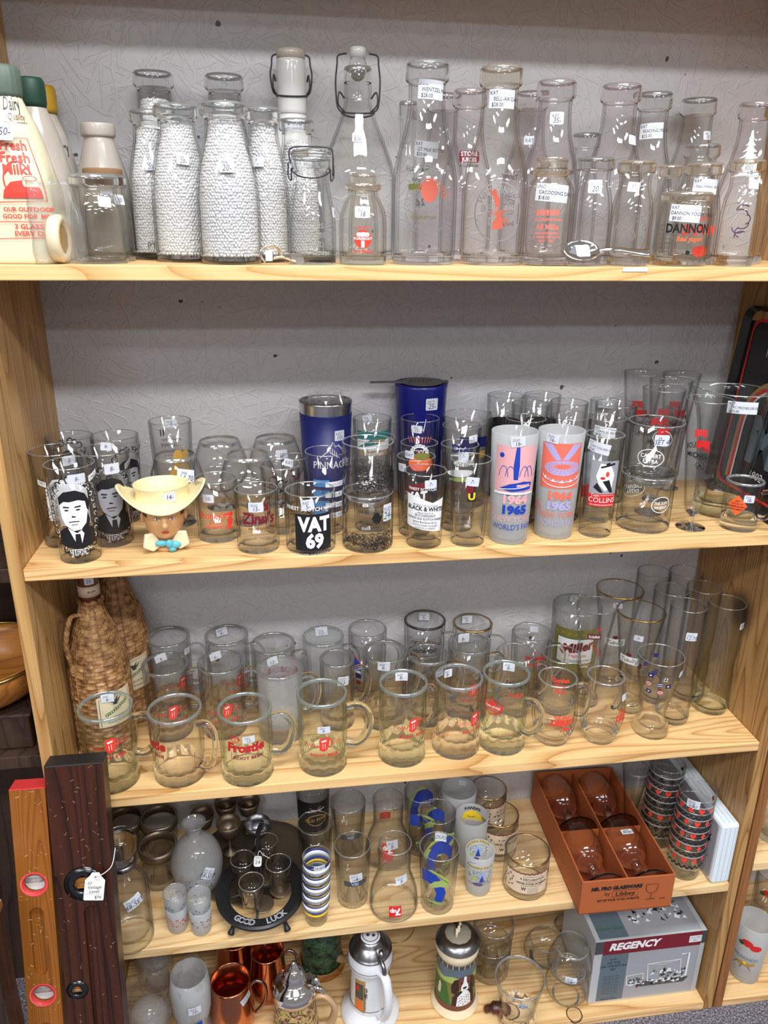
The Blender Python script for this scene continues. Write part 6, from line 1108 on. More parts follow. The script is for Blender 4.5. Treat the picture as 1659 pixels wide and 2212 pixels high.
for i, (tok, lb) in enumerate((((1.0820,0.2358,0.6693,0.2350,0.0319), 'at the back wall, left one of the back pair'), ((1.1445,0.2286,0.6693,0.2350,0.0316), 'at the back wall, right one beside the side panel'), ((1.0781,0.1576,0.6693,0.2350,0.0310), 'in the middle row, left one'), ((1.1443,0.1592,0.6693,0.2350,0.0316), 'in the middle row, right one by the panel'), ((1.0770,0.0928,0.6693,0.2350,0.0311), 'in the front, with the 12 dollar sticker'), ((1.1714,0.1149,0.6693,0.2242,0.0329), 'furthest right and nearest, green tinted base'))):
    G('tall_glass', 'tall clear glass ' + lb, 'glass', tok, cr(tl, 2), t=.002, tb=.010, c='green' if i == 5 else 'grey', group=TGG, stk=[(.4, .80, 'DUO\n12-70', 'F', -.05, 0, (.020, .016))] if i == 4 else [(.93, .84, 'DUO\n12-')] if i == 5 else [], rm=lambda a, z: 1 + (.05 * sin(a * 5 + z * 60) * sin(z * 50) if .05 < z < .12 else 0))
# ------------------------------------------------------------ fourth shelf
p = (0.0724,0.0319,0.3400,0.1676,0.0264); X, Y, Z, h, r = p
E = G('whiskey_decanter', 'cut glass decanter with faceted stopper beside the dark level', 'decanter', (X, Y, Z, h, r), cr([(1.30, 0), (1.30, 0), (1.42, .01), (1.45, .04), (1.45, .62), (1.36, .74), (.95, .86), (.78, .90), (.80, 1), (.80, 1)], 4), t=.004, tb=.014, c='grey', stk=[(.25, .66, 'DUO\n48-SET', 'F', .3, 0, (.030, .023))],
      rm=lambda a, z: 1 + (.05 * (abs(cos(a * 9)) ** .5 - .6) * (1 if int(z / .013) % 2 else -.3) if z < h * .60 else 0), seg=72, castz=None)
MB().rev([(0, h + .002), (r * .72, h + .003), (r * .74, h + .008), (r * .6, h + .012), (r * .85, h + .018), (r * 1.05, h + .030), (r * 1.05, h + .052), (r * .8, h + .060), (0, h + .062)], 'glass_cast_clear', 12, rm=lambda a, z: 1).build('stopper', E)
MB().rev([(r * .82, h - .004), (r * .88, h - .004), (r * .88, h + .004), (r * .7, h + .005), (r * .7, h)], 'pewter', 30).build('neck_collar', E)
BGG = 'pressed glasses with wide metal rim bands'
def mband(E, po, rf, h, r):
    MB().rev([(r + .0008, h * .80), (r + .0012, h + .0010), (r - .0030, h + .0010), (r - .0030, h * .80)], 'tarnished_silver', 40, close=True).build('metal_band', E)
for tok, lb in (((0.1083,0.1571,0.3400,0.0850,0.0348), 'in front, nearest the round decanter'), ((0.1009,0.2312,0.3400,0.0850,0.0356), 'in the middle, behind the nearest one'), ((0.0290,0.2367,0.3400,0.0850,0.0341), 'at the left, behind the square decanter stopper')):
    G('drinking_glass', 'pressed glass with wide metal rim band ' + lb, 'glass', tok, 'straight', t=.003, tb=.012, c='grey', extra=mband, group=BGG, rm=lambda a, z: 1 + (.012 * sin(a * 20) if z < .06 else 0))
adc = Art(); adc.poly([(-.03, -.004), (.03, -.008), (.032, .012), (.0, .018), (-.03, .012)], 'grey'); 
rn = random.Random(8)
for k in range(26): x, y = rn.uniform(-.03, .03), rn.uniform(-.016, .012); adc.poly([(x, y), (x + rn.uniform(.002, .006), y + rn.uniform(-.002, .005)), (x + rn.uniform(-.003, .003), y + rn.uniform(.002, .006))], 'slate', up=False)
G('round_decanter', 'round frosted grey decanter with flared neck and 18 dollar sticker', 'decanter', (0.1814,0.1325,0.3400,0.1503,0.0226), cr([(1.3, 0), (1.3, 0), (1.5, .02), (1.9, .15), (2.12, .34), (2.05, .50), (1.6, .66), (1.0, .75), (.62, .80), (.58, .86), (.72, .94), (1, 1), (1, 1)], 4), t=.003, tb=.008, c='mist', art=[(adc, 'F', 0, .28)], stk=[(.38, .44, 'DUO\n18-SET', 'F', -.6, 0, (.022, .022))])
SGG = 'small printed frosted shot glasses beside the round decanter'
def sg(c1, n):
    a = Art(); a.rect(0, 0, .064, .026, 'pale_blue' if c1 != 'teal' else 'grey'); rn = random.Random(n)
    a = Art()
    for k in range(50): x, y = rn.uniform(-.03, .03), rn.uniform(-.010, .010); a.poly([(x, y), (x + rn.uniform(.001, .005), y + rn.uniform(-.002, .003)), (x + rn.uniform(-.003, .003), y + rn.uniform(.001, .004))], c1, up=False)
    return a
for i, (ub, vb, lb, c1, c2) in enumerate(((385, 2020, 'left', 'slate', 'red'), (436, 2024, 'right', 'teal', 'maroon'))):
    x1, y1, z1, hh, r1 = ((0.1515,0.0414,0.3400,0.0149,0.0203), (0.1940,0.0308,0.3400,0.0123,0.0203))[i]
    G('shot_glass', 'lower shot glass with %s print, %s pair in front of the round decanter' % ('red' if i == 0 else 'dark red', lb), 'shot glass', (x1, y1, z1, .052, r1), 'slim', c='frost', t=.0015, tb=.008, art=[(sg(c2, i), 'F', 0, .5)], group=SGG)
    G('shot_glass', 'upper shot glass with %s print, %s pair in front of the round decanter' % ('grey blue' if i == 0 else 'dark green', lb), 'shot glass', (x1, y1, z1 + .026, .055, r1 * 1.04), 'slim', c='mist', t=.0015, tb=.008, art=[(sg(c1, i + 5), 'F', 0, .5), (sg(c1, i + 7), 'B', 0, .5)], group=SGG)
# tarnished tray and goblets
tx, ty = (0.2841,0.1979,0.3400)[0], .175
E = thing('serving_tray', 'dark tarnished scalloped tray under the goblets at the back of the fourth shelf', 'tray', (tx, ty, ZS[4]), rot=0)
MB().rev([(0, .002), (.085, .002), (.100, .005), (.115, .010), (.116, .009), (.100, .0035), (.085, .0005), (0, .0005)], 'tarnished_silver', 72, rm=lambda a, z: 1 - .05 * abs(sin(a * 4)) ** 3).build('tray_body', E)
for tok, lb in (((0.1849,0.2332,0.3460,0.0750,0.0245), 'leftmost, behind the round decanter neck'), ((0.2381,0.2037,0.3460,0.0750,0.0243), 'in front, second from left'), ((0.2952,0.1951,0.3460,0.0750,0.0253), 'in front, beside the tall holder handle'), ((0.2301,0.2618,0.3460,0.0750,0.0233), 'at the back, left one'), ((0.2759,0.2603,0.3460,0.0750,0.0244), 'at the back, right one')):
    X, Y, Z, h, r = tok; E = thing('goblet', 'small tarnished metal goblet on the tray, ' + lb, 'goblet', (X, Y, Z + .0), 'small metal goblets on the tray')
    MB().rev([(0, 0), (r * .62, 0), (r * .60, .002), (r * .12, .008), (r * .10, h * .42), (r * .25, h * .50), (r * .72, h * .64), (r * .88, h * .82), (r, h), (r * .95, h), (r * .82, h * .82), (r * .66, h * .66), (0, h * .54)], 'tarnished_silver' if Y > .2 else 'pewter', 36).build('cup', E)
# horseshoe shot glass holder
hx, hy, _ = (0.2999,0.0711,0.3720)
E = thing('shot_glass_holder', 'black cast horseshoe shot glass holder with good luck lettering and tall handle', 'holder', (hx, hy, ZS[4]), rot=0)
HZ = .032; RA, RB = .070, .078; vs = []; n = 44; a0 = -pi / 2 - 2.62; a1 = -pi / 2 + 2.62; prof = [(-.011, .0), (-.012, .005), (-.007, .008), (.007, .008), (.012, .005), (.011, 0)]
for k in range(n + 1):
    a = a0 + (a1 - a0) * k / n
    for d, z in prof: vs.append(((RA + d) * cos(a), (RB + d) * sin(a), HZ + z))
m_ = len(prof); fs = [(k * m_ + j, k * m_ + (j + 1) % m_, (k + 1) * m_ + (j + 1) % m_, (k + 1) * m_ + j) for k in range(n) for j in range(m_)] + [tuple(range(m_)), tuple(n * m_ + j for j in range(m_))[::-1]]
MB().add(vs, fs, 'iron').build('horseshoe', E, .0008)
for gx_, gy_ in ((.004, -.030), (-.021, .004), (.037, .000), (.012, .030)):
    MB().rev([(0, HZ + .001), (.0195, HZ + .001), (.0205, HZ + .0005), (.0195, HZ - .001), (0, HZ - .001)], 'tarnished_silver', 24, Matrix.Translation((gx_, gy_, 0))).build('cup_plate', E)
for an in (.2, 1.9, 3.3, 4.6): MB().tube([(0, .008, HZ - .001), (.066 * cos(an), .074 * sin(an), HZ + .001)], .0022, 'iron', 8).build('support_bar', E)
for an in (-pi / 2 - .75, -pi / 2 + .65, pi / 2):
    MB().tube(cr([(RA * .95 * cos(an), RB * .95 * sin(an), HZ), (RA * 1.02 * cos(an), RB * 1.02 * sin(an), .018), (RA * 1.12 * cos(an), RB * 1.12 * sin(an), .006)], 4), [.0045] * 4 + [.004] * 2 + [.005, .0062, .006], 'iron', 10).build('leg', E)
q = MB(); a = Art(); a.arct('GOOD  LUCK', 0, 0, .074, .0150, 'grey', -pi / 2 - .62, .138, inner=True, bold=.04)
a.mesh('raised_lettering', lambda x, y, l: Vector((x, y * RB / RA, HZ + .0086)), E, 0)
q = MB(); q.tube(cr([(.0, .010, HZ), (.003, .010, .07), (-.002, .010, .11), (.002, .010, .155), (.012, .010, .175), (.022, .010, .165)], 5), .0030, 'iron', 10); q.tube(cr([(.0, .014, HZ), (-.003, .014, .07), (.003, .014, .11), (-.001, .014, .155), (.010, .014, .180)], 5), .0028, 'iron', 10); q.build('tall_handle', E)
SHG = 'clear shot glasses in the horseshoe holder'
for tok, lb in (((0.2693,0.0955,0.3740,0.0550,0.0228), 'left one in the holder'), ((0.2862,0.0392,0.3740,0.0550,0.0229), 'nearest one in the holder'), ((0.3345,0.0767,0.3740,0.0550,0.0237), 'right one in the holder'), ((0.3126,0.1351,0.3740,0.0550,0.0218), 'back one in the holder, behind the handle')):
    G('shot_glass', 'clear heavy based shot glass, ' + lb, 'shot glass', tok, 'taper', t=.0018, tb=.009, c='amber', group=SHG)
tg = thing('price_tag', 'small white paper tag tied to the tall handle of the horseshoe holder', 'price tag', (hx - .002, hy - .002, ZS[4] + .105), rot=0)
a = Art(); a.rrect(0, 0, .014, .020, .004, 'paper_white'); a.text('24', 0, -.005, .010, 'ink'); a.text('DUO', 0, .005, .004, 'ink'); a.flat('tag_card', tg, Matrix.Rotation(radians(72), 4, 'X') @ Matrix.Rotation(-.1, 4, 'Z'))
MB().tube(cr([(0, .001, .009), (.004, .004, .020), (.010, .002, .012), (.022, 0, .004)], 5), .0006, 'paper_white', 6).build('string', tg)
# striped shot glass stack
x1, y1, z1, hh, r1 = (0.4002,0.0257,0.3400,0.0050,0.0262)
STG = 'stack of striped shot glasses'
wd_ = ('bottom one of the stack', 'second from the bottom of the stack', 'middle one of the stack', 'fourth from the bottom of the stack', 'topmost of the stack with price sticker')
for k in range(5):
    def stripes(E, po, rf, h, r):
        for nm, za, zb, mt in (('yellow_band', .42, .52, 'yellow'), ('blue_band', .58, .63, 'blue'), ('white_band', .64, .82, 'white'), ('blue_band', .83, .88, 'blue')):
            MB().rev([(rf(za * h) + .0003, za * h), (rf(zb * h) + .0003, zb * h), (rf(zb * h) + .0005, zb * h), (rf(za * h) + .0005, za * h)], mt, 36, close=True).build(nm, E)
    G('shot_glass', 'yellow blue and white striped shot glass, ' + wd_[k], 'shot glass', (x1 + .0006 * k, y1, z1 + k * .0215, .060, r1 * .97), 'taper', t=.0014, tb=.010, c='clear', extra=stripes, group=STG, stk=[(.2, .93, '15-SET', 'F', 0, 0, (.020, .012))] if k == 4 else [])
# tumblers of the fourth shelf, centre
abp = Art(); lace(abp, .028, -.02, .03, 40, 'gold_paint'); abk2 = Art(); abk2.rect(0, 0, .085, .075, 'black'); abk2.ring(.004, -.008, .020, .014, .002, 'gold_paint'); abk2.text('OLD FORT', .004, -.010, .010, 'gold_paint', bold=.02, rot=.12); abk2.line([(-.02, .012), (.02, .020)], .0015, 'white'); abk2.line([(-.01, .024), (.0, .014), (.012, .026)], .0015, 'tan')
G('drinking_glass', 'dark tumbler with black and gold print at the back behind the striped stack', 'glass', (0.4064,0.2118,0.3400,0.1500,0.0340), 'slim', c='grey', art=[(abk2, 'F', .1, .62)])
G('drinking_glass', 'plain tall tumbler behind the striped shot glass stack', 'glass', (0.4057,0.1312,0.3400,0.1250,0.0334), 'slim', c='grey')
def diam(a, z): return 1 + (.035 * sin(a * 9 + z * 300) * sin(a * 9 - z * 300) if z < .055 else 0)
aev = Art(); aev.rect(0, 0, .045, .013, 'dark_grey'); aev.text('VIII', -.002, -.004, .010, 'pale_blue', bold=.03)
for tok, lb, sk in (((0.4707,0.0647,0.3400,0.1267,0.0336), 'knobbly footed glass with silver emblem band and price sticker in front', [(.2, .62, 'DUO\n20-SET\n4', 'F', .1, 0, (.024, .018))]), ((0.4744,0.1821,0.3400,0.1250,0.0348), 'knobbly footed glass with silver band behind the other one like it', [])):
    G('drinking_glass', lb, 'glass', tok, 'slim', c='clear' if sk else 'grey', art=[(aev, 'F', .2, .50)], stk=sk, rm=diam, seg=72, tb=.010, group='knobbly glasses with silver bands')
a7 = Art(); a7.rrect(0, 0, .023, .023, .0015, 'red'); a7.text('up', .0048, -.0058, .0135, 'white', bold=.06, rot=pi) if False else None
a7.text('7', .0055, .0065, .0195, 'white', bold=.04, rot=pi); a7.text('up', -.0035, .0045, .0125, 'white', bold=.04, rot=pi)
G('drinking_glass', 'bulb based glass with an upside down red square logo in front', 'glass', (0.5446,0.0387,0.3400,0.1460,0.0310), 'bell7', art=[(a7, 'F', .08, .20), (a7, 'M', .45, .55)], stk=[(.45, .60, 'DUO\n8-', 'F', .12, 0, (.023, .017))], t=.002, tb=.005, group='bulb based glasses with red square logo')
G('drinking_glass', 'bulb based glass behind the other with red square logo, 8 dollar sticker', 'glass', (0.5514,0.1607,0.3400,0.1400,0.0308), 'bell7', art=[(a7, 'F', .0, .36), (a7, 'M', .2, .5)], stk=[(.25, .42, 'DUO\n8-', 'F', .05, 0, (.023, .017))], t=.002, tb=.005, c='grey', group='bulb based glasses with red square logo')
def bicen(n):
    a = Art(); a.poly([(-.034, .034), (-.020, .040), (-.002, .032), (.010, .012), (.016, -.012), (.008, -.036), (-.006, -.030), (-.002, -.012), (-.008, .006), (-.020, .012), (-.034, .006)], 'blue'); a.poly([(-.016, .006), (-.006, .018), (.010, .022), (.022, .012), (.018, .002), (.004, .006), (-.008, .002)], 'lime')
    a.poly([(-.020, .040), (-.004, .034), (.016, .018), (.026, .002), (.020, .020), (.004, .036), (-.012, .044)], 'lime'); a.line([(-.016, .040), (.002, .032), (.020, .012)], .0009, 'black')
    a.ring(-.010, -.034, .0085, .0085, .0018, 'lime'); a.ring(-.010, -.034, .0092, .0092, .0007, 'black'); a.ell(-.010, -.034, .002, .002, 'black', 10)
    for k in range(6): an = k * pi / 6; a.line([(-.010 - .008 * cos(an), -.034 - .008 * sin(an)), (-.010 + .008 * cos(an), -.034 + .008 * sin(an))], .0007, 'black', up=False)
    a.poly([(-.018, -.029), (-.002, -.030), (.016, -.034), (.016, -.038), (-.004, -.036), (-.020, -.032)], 'lime'); a.line([(-.022, -.028), (.016, -.036)], .0008, 'black'); return a
BI = 'tumblers with blue and lime ribbon and cannon print'
G('drinking_glass', 'front tumbler with blue ribbon, lime leaf and cannon print', 'glass', (0.6265,0.0328,0.3400,0.1328,0.0370), 'slim', art=[(bicen(1), 'F', .0, .50), (bicen(2), 'M', .3, .55)], stk=[(.05, .93, 'DUO', 'B', 0, 0, (.022, .018))], group=BI)
G('drinking_glass', 'blue and lime printed tumbler directly behind the front one with cannon', 'glass', (0.6403,0.1135,0.3400,0.1400,0.0354), 'slim', c='grey', art=[(bicen(1), 'F', 1., .50), (bicen(2), 'M', .6, .55)], group=BI)
G('drinking_glass', 'blue and lime printed tumbler furthest back, under the third shelf edge', 'glass', (0.6213,0.1744,0.3400,0.1400,0.0358), 'slim', c='grey', art=[(bicen(1), 'F', .3, .50), (bicen(2), 'M', .3, .55)], group=BI)
aks = Art(); aks.ell(0, .004, .022, .012, 'yellow'); aks.text('KANSAS', 0, .019, .009, 'black', bold=.04); aks.line([(-.010, .004), (-.002, .0), (.006, .003)], .0012, 'black')
G('drinking_glass', 'frosted glass with yellow state outline and reversed lettering', 'glass', (0.7131,0.1288,0.3400,0.1100,0.0325), 'slim', c='frost', art=[(aks, 'B', 0, .72)], group=None, part='frosted_body')
G('drinking_glass', 'frosted plain glass at the back with sticker, behind the yellow print one', 'glass', (0.7055,0.2062,0.3400,0.1100,0.0360), 'slim', c='frost', stk=[(.2, .9, '', 'B')], part='frosted_body')
afa = Art(); afa.text('NIAGARA FALLS', 0, .020, .0075, 'yellow', bold=.06); afa.text('NIAGARA FALLS', 0, .020, .0075, 'black', bold=.0); lace(afa, .024, -.020, .014, 40, 'slate'); afa.ell(.006, .004, .008, .006, 'pale_blue'); afa.ell(-.010, -.004, .006, .004, 'lime'); afa.poly([(.0, -.012), (.006, .006), (.010, -.012)], 'blue'); afa.ell(-.002, -.018, .010, .004, 'purple')
G('shot_glass', 'tall frosted shot glass with waterfall scene print', 'shot glass', (0.7113,0.0562,0.3400,0.0920,0.0278), 'slim', c='frost', art=[(afa, 'F', .05, .55), (afa, 'B', 0.4, .72)], stk=[(-.45, .90, 'DUO', 'F', .2)], t=.002, part='frosted_body')
def consti(n):
    a = Art(); a.rect(0, 0, .088, .046, 'beige')
    for k in range(30): a.ell(-.044 + k * .003, .0235 + .0008 * sin(k * 2.3), .0022, .0018, 'brown', 8, up=False)
    for s_, x, y, z_, b_ in (('IN CONGRESS, JULY 4, 1776', .010, .0165, .0036, .01), ('A DECLARATION', .010, .0085, .0072, .02), ('BY THE REPRESENTATIVES OF THE', .010, .0045, .0028, 0), ('UNITED STATES OF AMERICA', .010, -.001, .0055, .03), ('IN GENERAL CONGRESS ASSEMBLED', .010, -.005, .0030, 0), ('W', -.006, -.015, .0105, .02)): a.text(s_, x, y, z_, 'black', bold=b_, sx=.85)
    for k in range(7): a.text('hen in the course of human', .012, -.0085 - k * .0021, .0019, 'dark_grey', up=False)
    for k, (x, y) in enumerate(((-.034, .014), (-.028, .009), (-.030, .002), (-.034, -.003), (-.029, -.009), (-.036, -.013), (-.040, .006))):
        pts = []
        for j in range(10): an = pi / 2 + j * pi / 5; rr = .0026 if j % 2 == 0 else .0011; pts.append((x + rr * cos(an), y + rr * sin(an)))
        a.poly(pts, 'black', up=(k == 0))
    return a
CN = 'low glasses with parchment declaration print and gold rim'
for tok, lb, th in (((0.8032,0.0530,0.3400,0.0835,0.0426), 'nearest, stars at its left', .12), ((0.7757,0.1496,0.3400,0.0880,0.0388), 'behind the nearest one', .4), ((0.7747,0.2258,0.3400,0.0880,0.0377), 'at the back, nearest the wall', .9)):
    G('drinking_glass', 'low glass with parchment declaration print and gold rim, ' + lb, 'glass', tok, 'cyl', art=[(consti(1), 'F', th, .50)], rim='gold_rim', group=CN, t=.0025)
# open orange carton of wine glasses
def frame3(o_, x_, y_):   # local frame from origin and two axis points
    o_, x_, y_ = Vector(o_), Vector(x_) - Vector(o_), Vector(y_) - Vector(o_); return o_, x_, y_
bx0, by0 = .880, -.031; BW = .178; BH = .078
E = thing('glassware_carton', 'open orange cardboard carton of wine glasses, projecting over the fourth shelf edge', 'carton', (bx0, by0, ZS[4]), rot=radians(-1.5))
BL = .305; th_ = .003
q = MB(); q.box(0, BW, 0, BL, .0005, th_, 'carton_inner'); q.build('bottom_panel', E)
MB().box(0, BW, 0, th_, .0005, BH, 'carton_orange').build('front_panel', E, .0008); MB().box(0, BW, BL - th_, BL, .0005, BH, 'carton_orange').build('back_panel', E, .0008)
MB().box(0, th_, th_, BL - th_, .0005, BH, 'carton_orange').build('side_wall', E, .0008); MB().box(BW - th_, BW, th_, BL - th_, .0005, BH, 'carton_orange').build('side_wall', E, .0008)
MB().box(BW / 2 - .0012, BW / 2 + .0012, .004, BL - .004, .003, BH - .006, 'carton_orange').build('long_divider', E)
MB().box(.004, BW / 2 - .002, BL * .46, BL * .46 + .0015, .003, BH - .014, 'carton_orange').build('cross_divider', E); MB().box(BW / 2 + .002, BW - .004, BL * .46, BL * .46 + .0015, .003, BH - .014, 'carton_orange').build('cross_divider', E)
a = Art(); a.text('MR. PRO GLASSWARE', -.016, .011, .0085, 'black', bold=.07, it=.1, sx=.85); a.text('by', -.028, .001, .0085, 'black'); a.line([(-.021, -.003), (.015, -.003), (.015, .0085), (-.021, .0085), (-.021, -.003)], .0006, 'black'); a.text('Libbey', -.003, -.001, .0105, 'black', bold=.01); a.text('SET OF FOUR 10 OZ. GOBLETS', -.012, -.0095, .0050, 'black', bold=.03, sx=.85)
a.line([(.025, .015), (.026, .004), (.030, -.001), (.0335, -.0015), (.0335, -.010), (.027, -.0125), (.040, -.0125), (.0335, -.010)], .0007, 'black'); a.line([(.0335, -.0015), (.037, -.001), (.041, .004), (.042, .015), (.025, .015)], .0007, 'black', up=False); a.text('3790', .050, -.014, .0040, 'black')
a.flat('printed_lettering', E, Matrix.Translation((BW / 2, 0, BH * .52)) @ Matrix.Rotation(pi / 2, 4, 'X') @ Matrix.Diagonal((1.38, 1.3, 1, 1)))
wg = cr([(a_ * 1.36, b_ * 1.07) for a_, b_ in [(.030, 0), (.030, 0), (.031, .0015), (.006, .005), (.0036, .012), (.0034, .040), (.0055, .048), (.0075, .052), (.006, .057), (.014, .062), (.0235, .075), (.027, .092), (.0265, .115), (.0235, .135), (.0235, .135)]], 4)
CGG = 'wine glasses lying in the orange carton'
for (lx, ly, lb, cst) in ((.046, .006, 'front left compartment', 0), (.133, .006, 'front right compartment', 1), (.046, .152, 'back left compartment', 0), (.133, .152, 'back right compartment', 0)):
    rz = radians(-1.5); gx = bx0 + lx * cos(rz) - ly * sin(rz); gy = by0 + lx * sin(rz) + ly * cos(rz)
    T_ = thing('wine_glass', 'clear stemmed wine glass lying in the %s of the orange carton' % lb, 'wine glass', (gx, gy, ZS[4] + .0435), CGG, rot=rz)
    full = [(0, 0)] + wg + [(.0315, .1450), (.0305, .1445)] + [(max(r_ - .0014, .001), z_) for r_, z_ in wg[::-1] if z_ > .071 and z_ < .144] + [(0, .070)]
    R_ = Matrix.Rotation(-pi / 2, 4, 'X')
    mts = ['glass_wall_clear' if (za + zb) / 2 > .071 and (za + zb) / 2 < .1442 else 'glass_cast_clear' for (_, za), (_, zb) in zip(full, full[1:])]
    MB().rev(full, '', 40, R_, mats=mts).build('glass_body', T_)
    if cst: sticker_art('DUO\n30-SET', .023, .014, .05).mesh('price_sticker', lambda x, y, l: Vector((x - .002, .105 + y * .9, .0375 + l * .0001 - x * x * 13)), T_, 0)
# stacks of card suit tumblers
def suits(red, n):
    a = Art()
    def heart(x, y, s): a.poly([(x, y - s), (x - s * .55, y - s * .3), (x - s * .85, y + s * .25), (x - s * .6, y + s * .75), (x - s * .25, y + s * .8), (x, y + s * .4), (x + s * .25, y + s * .8), (x + s * .6, y + s * .75), (x + s * .85, y + s * .25), (x + s * .55, y - s * .3)], 'bright_red', up=False)
    def dia(x, y, s): a.poly([(x, y - s), (x + s * .75, y), (x, y + s), (x - s * .75, y)], 'bright_red', up=False)
    def spade(x, y, s): a.poly([(x, y + s), (x - s * .8, y), (x - s * .5, y - s * .45), (x - s * .1, y - s * .2), (x - s * .3, y - s), (x + s * .3, y - s), (x + s * .1, y - s * .2), (x + s * .5, y - s * .45), (x + s * .8, y)], 'black', up=False)
    def club(x, y, s): [a.ell(x + dx * s, y + dy * s, s * .42, s * .42, 'black', 12, up=False) for dx, dy in ((0, .5), (-.45, -.1), (.45, -.1))]; a.poly([(x - s * .3, y - s), (x + s * .3, y - s), (x, y)], 'black', up=False)
    for k in range(7):
        x = -.06 + k * .020; y = .012
        if red: (heart if k % 2 else dia)(x, y, .0072)
        else: (spade if k % 2 else club)(x, y, .0072)
    for k in range(18):
        if k % 2 == 0: a.rect(-.045 + k * .005 + .0025, -.0062, .005, .0042, 'black', up=False); a.rect(-.045 + k * .005 + .0075, -.002, .005, .0042, 'black', up=False)
    for y in (.019, .0205, -.0095, -.011): a.line([(-.064 + k * .004, y) for k in range(33)], .0005, 'white', up=False)
    return a
CS = 'stacked tumblers printed with card suits and checker band'
names5 = ('bottom tumbler', 'second tumbler from the bottom', 'third tumbler from the bottom', 'fourth tumbler from the bottom', 'top tumbler')
for i, (tk, red, tt) in enumerate((((1.1256,0.0462,0.3400,0.0085,0.0372), 1, 'nearer stack of card suit glasses'), ((1.1092,0.1317,0.3400,0.0050,0.0377), 0, 'card suit glass stack beside the orange carton'))):
    x1, y1, z1, hh, r1 = tk
    for k in range(5 if i == 0 else 5):
        rr_ = .0345; G('drinking_glass', '%s of the %s' % (names5[k], tt), 'glass', (x1 + .0012 * k, y1 + .0008 * k, z1 + k * .0285, .075, rr_), [(.84, 0), (.86, .03), (.88, .36), (.97, .42), (1, 1)], t=.0016, tb=.007, art=[(suits(red if k % 2 == 0 or i == 0 else 1, k), 'F', .1 * k, .55)], group=CS, stk=[(-.1, .90, 'DUO\n36-SET\n5', 'F', .0, 0, (.024, .018))] if (k == 4 and i == 0) else [])
# ornamental stemware behind
G('wine_glass', 'clear stemmed glass in shade between the orange carton and the card suit stacks', 'wine glass', (1.0695,0.1734,0.3400,0.1500,0.0274), PF, t=.0015, tb=.004, stem=.13, c='grey')
# oversized playing card box
E = thing('card_game_box', 'large white playing card shaped box standing on edge by the right panel', 'box', (1.1605, .002, ZS[4]), rot=radians(0))
DW, DL, DH = .038, .262, .143
MB().box(0, DW, 0, DL, .001, DH, 'card_white').build('box_body', E, .006)
q = MB(); 
for k in (1, 2, 3): q.box(DW * k / 4 - .0002, DW * k / 4 + .0002, .006, DL - .006, DH + .0001, DH + .0004, 'grey'); q.box(DW * k / 4 - .0002, DW * k / 4 + .0002, -.0003, -.0001, .006, DH - .006, 'grey')
q.build('edge_grooves', E)
a = Art(); a.rrect(0, 0, DL - .02, DH - .014, .008, 'grey'); a.text('A', .098, .030, .026, 'black', rot=pi); a.ell(.098, .010, .004, .004, 'black', 12); a.ell(.094, .016, .004, .004, 'black', 12, up=False); a.ell(.102, .016, .004, .004, 'black', 12, up=False); a.poly([(.098, .014), (.095, .024), (.101, .024)], 'black', up=False)
a.line([(.09, -.02), (.10, -.026), (.11, -.018), (.102, -.010), (.09, -.02)], .0007, 'dark_grey')
a.flat('card_face', E, Matrix(((0, 0, -1, 0), (-1, 0, 0, DL / 2), (0, 1, 0, DH / 2), (0, 0, 0, 1))))
# ------------------------------------------------------------ bottom shelf
Z5 = ZS[5]
def bagged(lb, x, y, wd, ht, fill):
    E = thing('bagged_glass', lb, 'plastic bag', (x, y, Z5)); rn = random.Random(int(x * 1000)); q = MB(); n, m_ = 22, 40; vs = []
    for j in range(n):
        fz = j / (n - 1)
        for i in range(m_):
            a = 2 * pi * i / m_; rr = wd * (1 - .25 * max(0, fz - .6) - .12 * (1 - fz)) * (1 + .07 * sin(a * 5 + j * .6) + rn.uniform(-.05, .05)); vs.append((rr * cos(a), rr * sin(a) * .9, .002 + ht * fz + .006 * sin(a * 3) * (fz > .95)))
    q.add(vs, [(j * m_ + i, j * m_ + (i + 1) % m_, (j + 1) * m_ + (i + 1) % m_, (j + 1) * m_ + i) for j in range(n - 1) for i in range(m_)], 'clear_plastic', smooth=False); q.build('plastic_film', E)
    if fill == 'dome': MB().ball((0, 0, .085), .036, 'glass_light_frost').build('frosted_globe', E); MB().rev([(0, .002), (.028, .002), (.02, .03), (.012, .05), (.0, .05)], 'glass_light_frost', 30).build('globe_foot', E)
    else:
        MB().rev([(0, .004), (.030, .004), (.030, .012), (.022, .02), (.024, .05), (.036, .10), (.038, .15), (.034, .185), (.032, .185), (.035, .15), (.033, .10), (.020, .05), (0, .045)], 'glass_frosted', 40).build('frosted_glass', E)
        a = Art(); a.poly([(-.012, -.008), (-.004, -.010), (-.004, .008), (-.012, .010)], 'red'); a.poly([(-.004, -.010), (.003, -.010), (.003, .008), (-.004, .008)], 'green'); a.poly([(.003, -.010), (.012, -.008), (.012, .009), (.003, .008)], 'blue'); a.wrap('printed_design', E, lambda z: .0375, .1, .090)
        sticker_art('KAT\n10-', .024, .018).wrap('price_sticker', E, lambda z: wd * 1.08, .1, .135)
bagged('clear plastic bag with frosted round globe glass, left end of the bottom shelf', (0.0762,0.0600,0.1206)[0], .062, .048, .15, 'dome')
bagged('clear plastic bag with tall frosted glass and red green blue print inside', (0.1582,0.0550,0.1126)[0], .058, .038, .19, 'tall')
bagged('clear plastic bag further back in the bottom left corner', (0.0691,0.1700,0.1039)[0], .20, .045, .17, 'dome')
CPG = 'copper mugs on the bottom shelf'
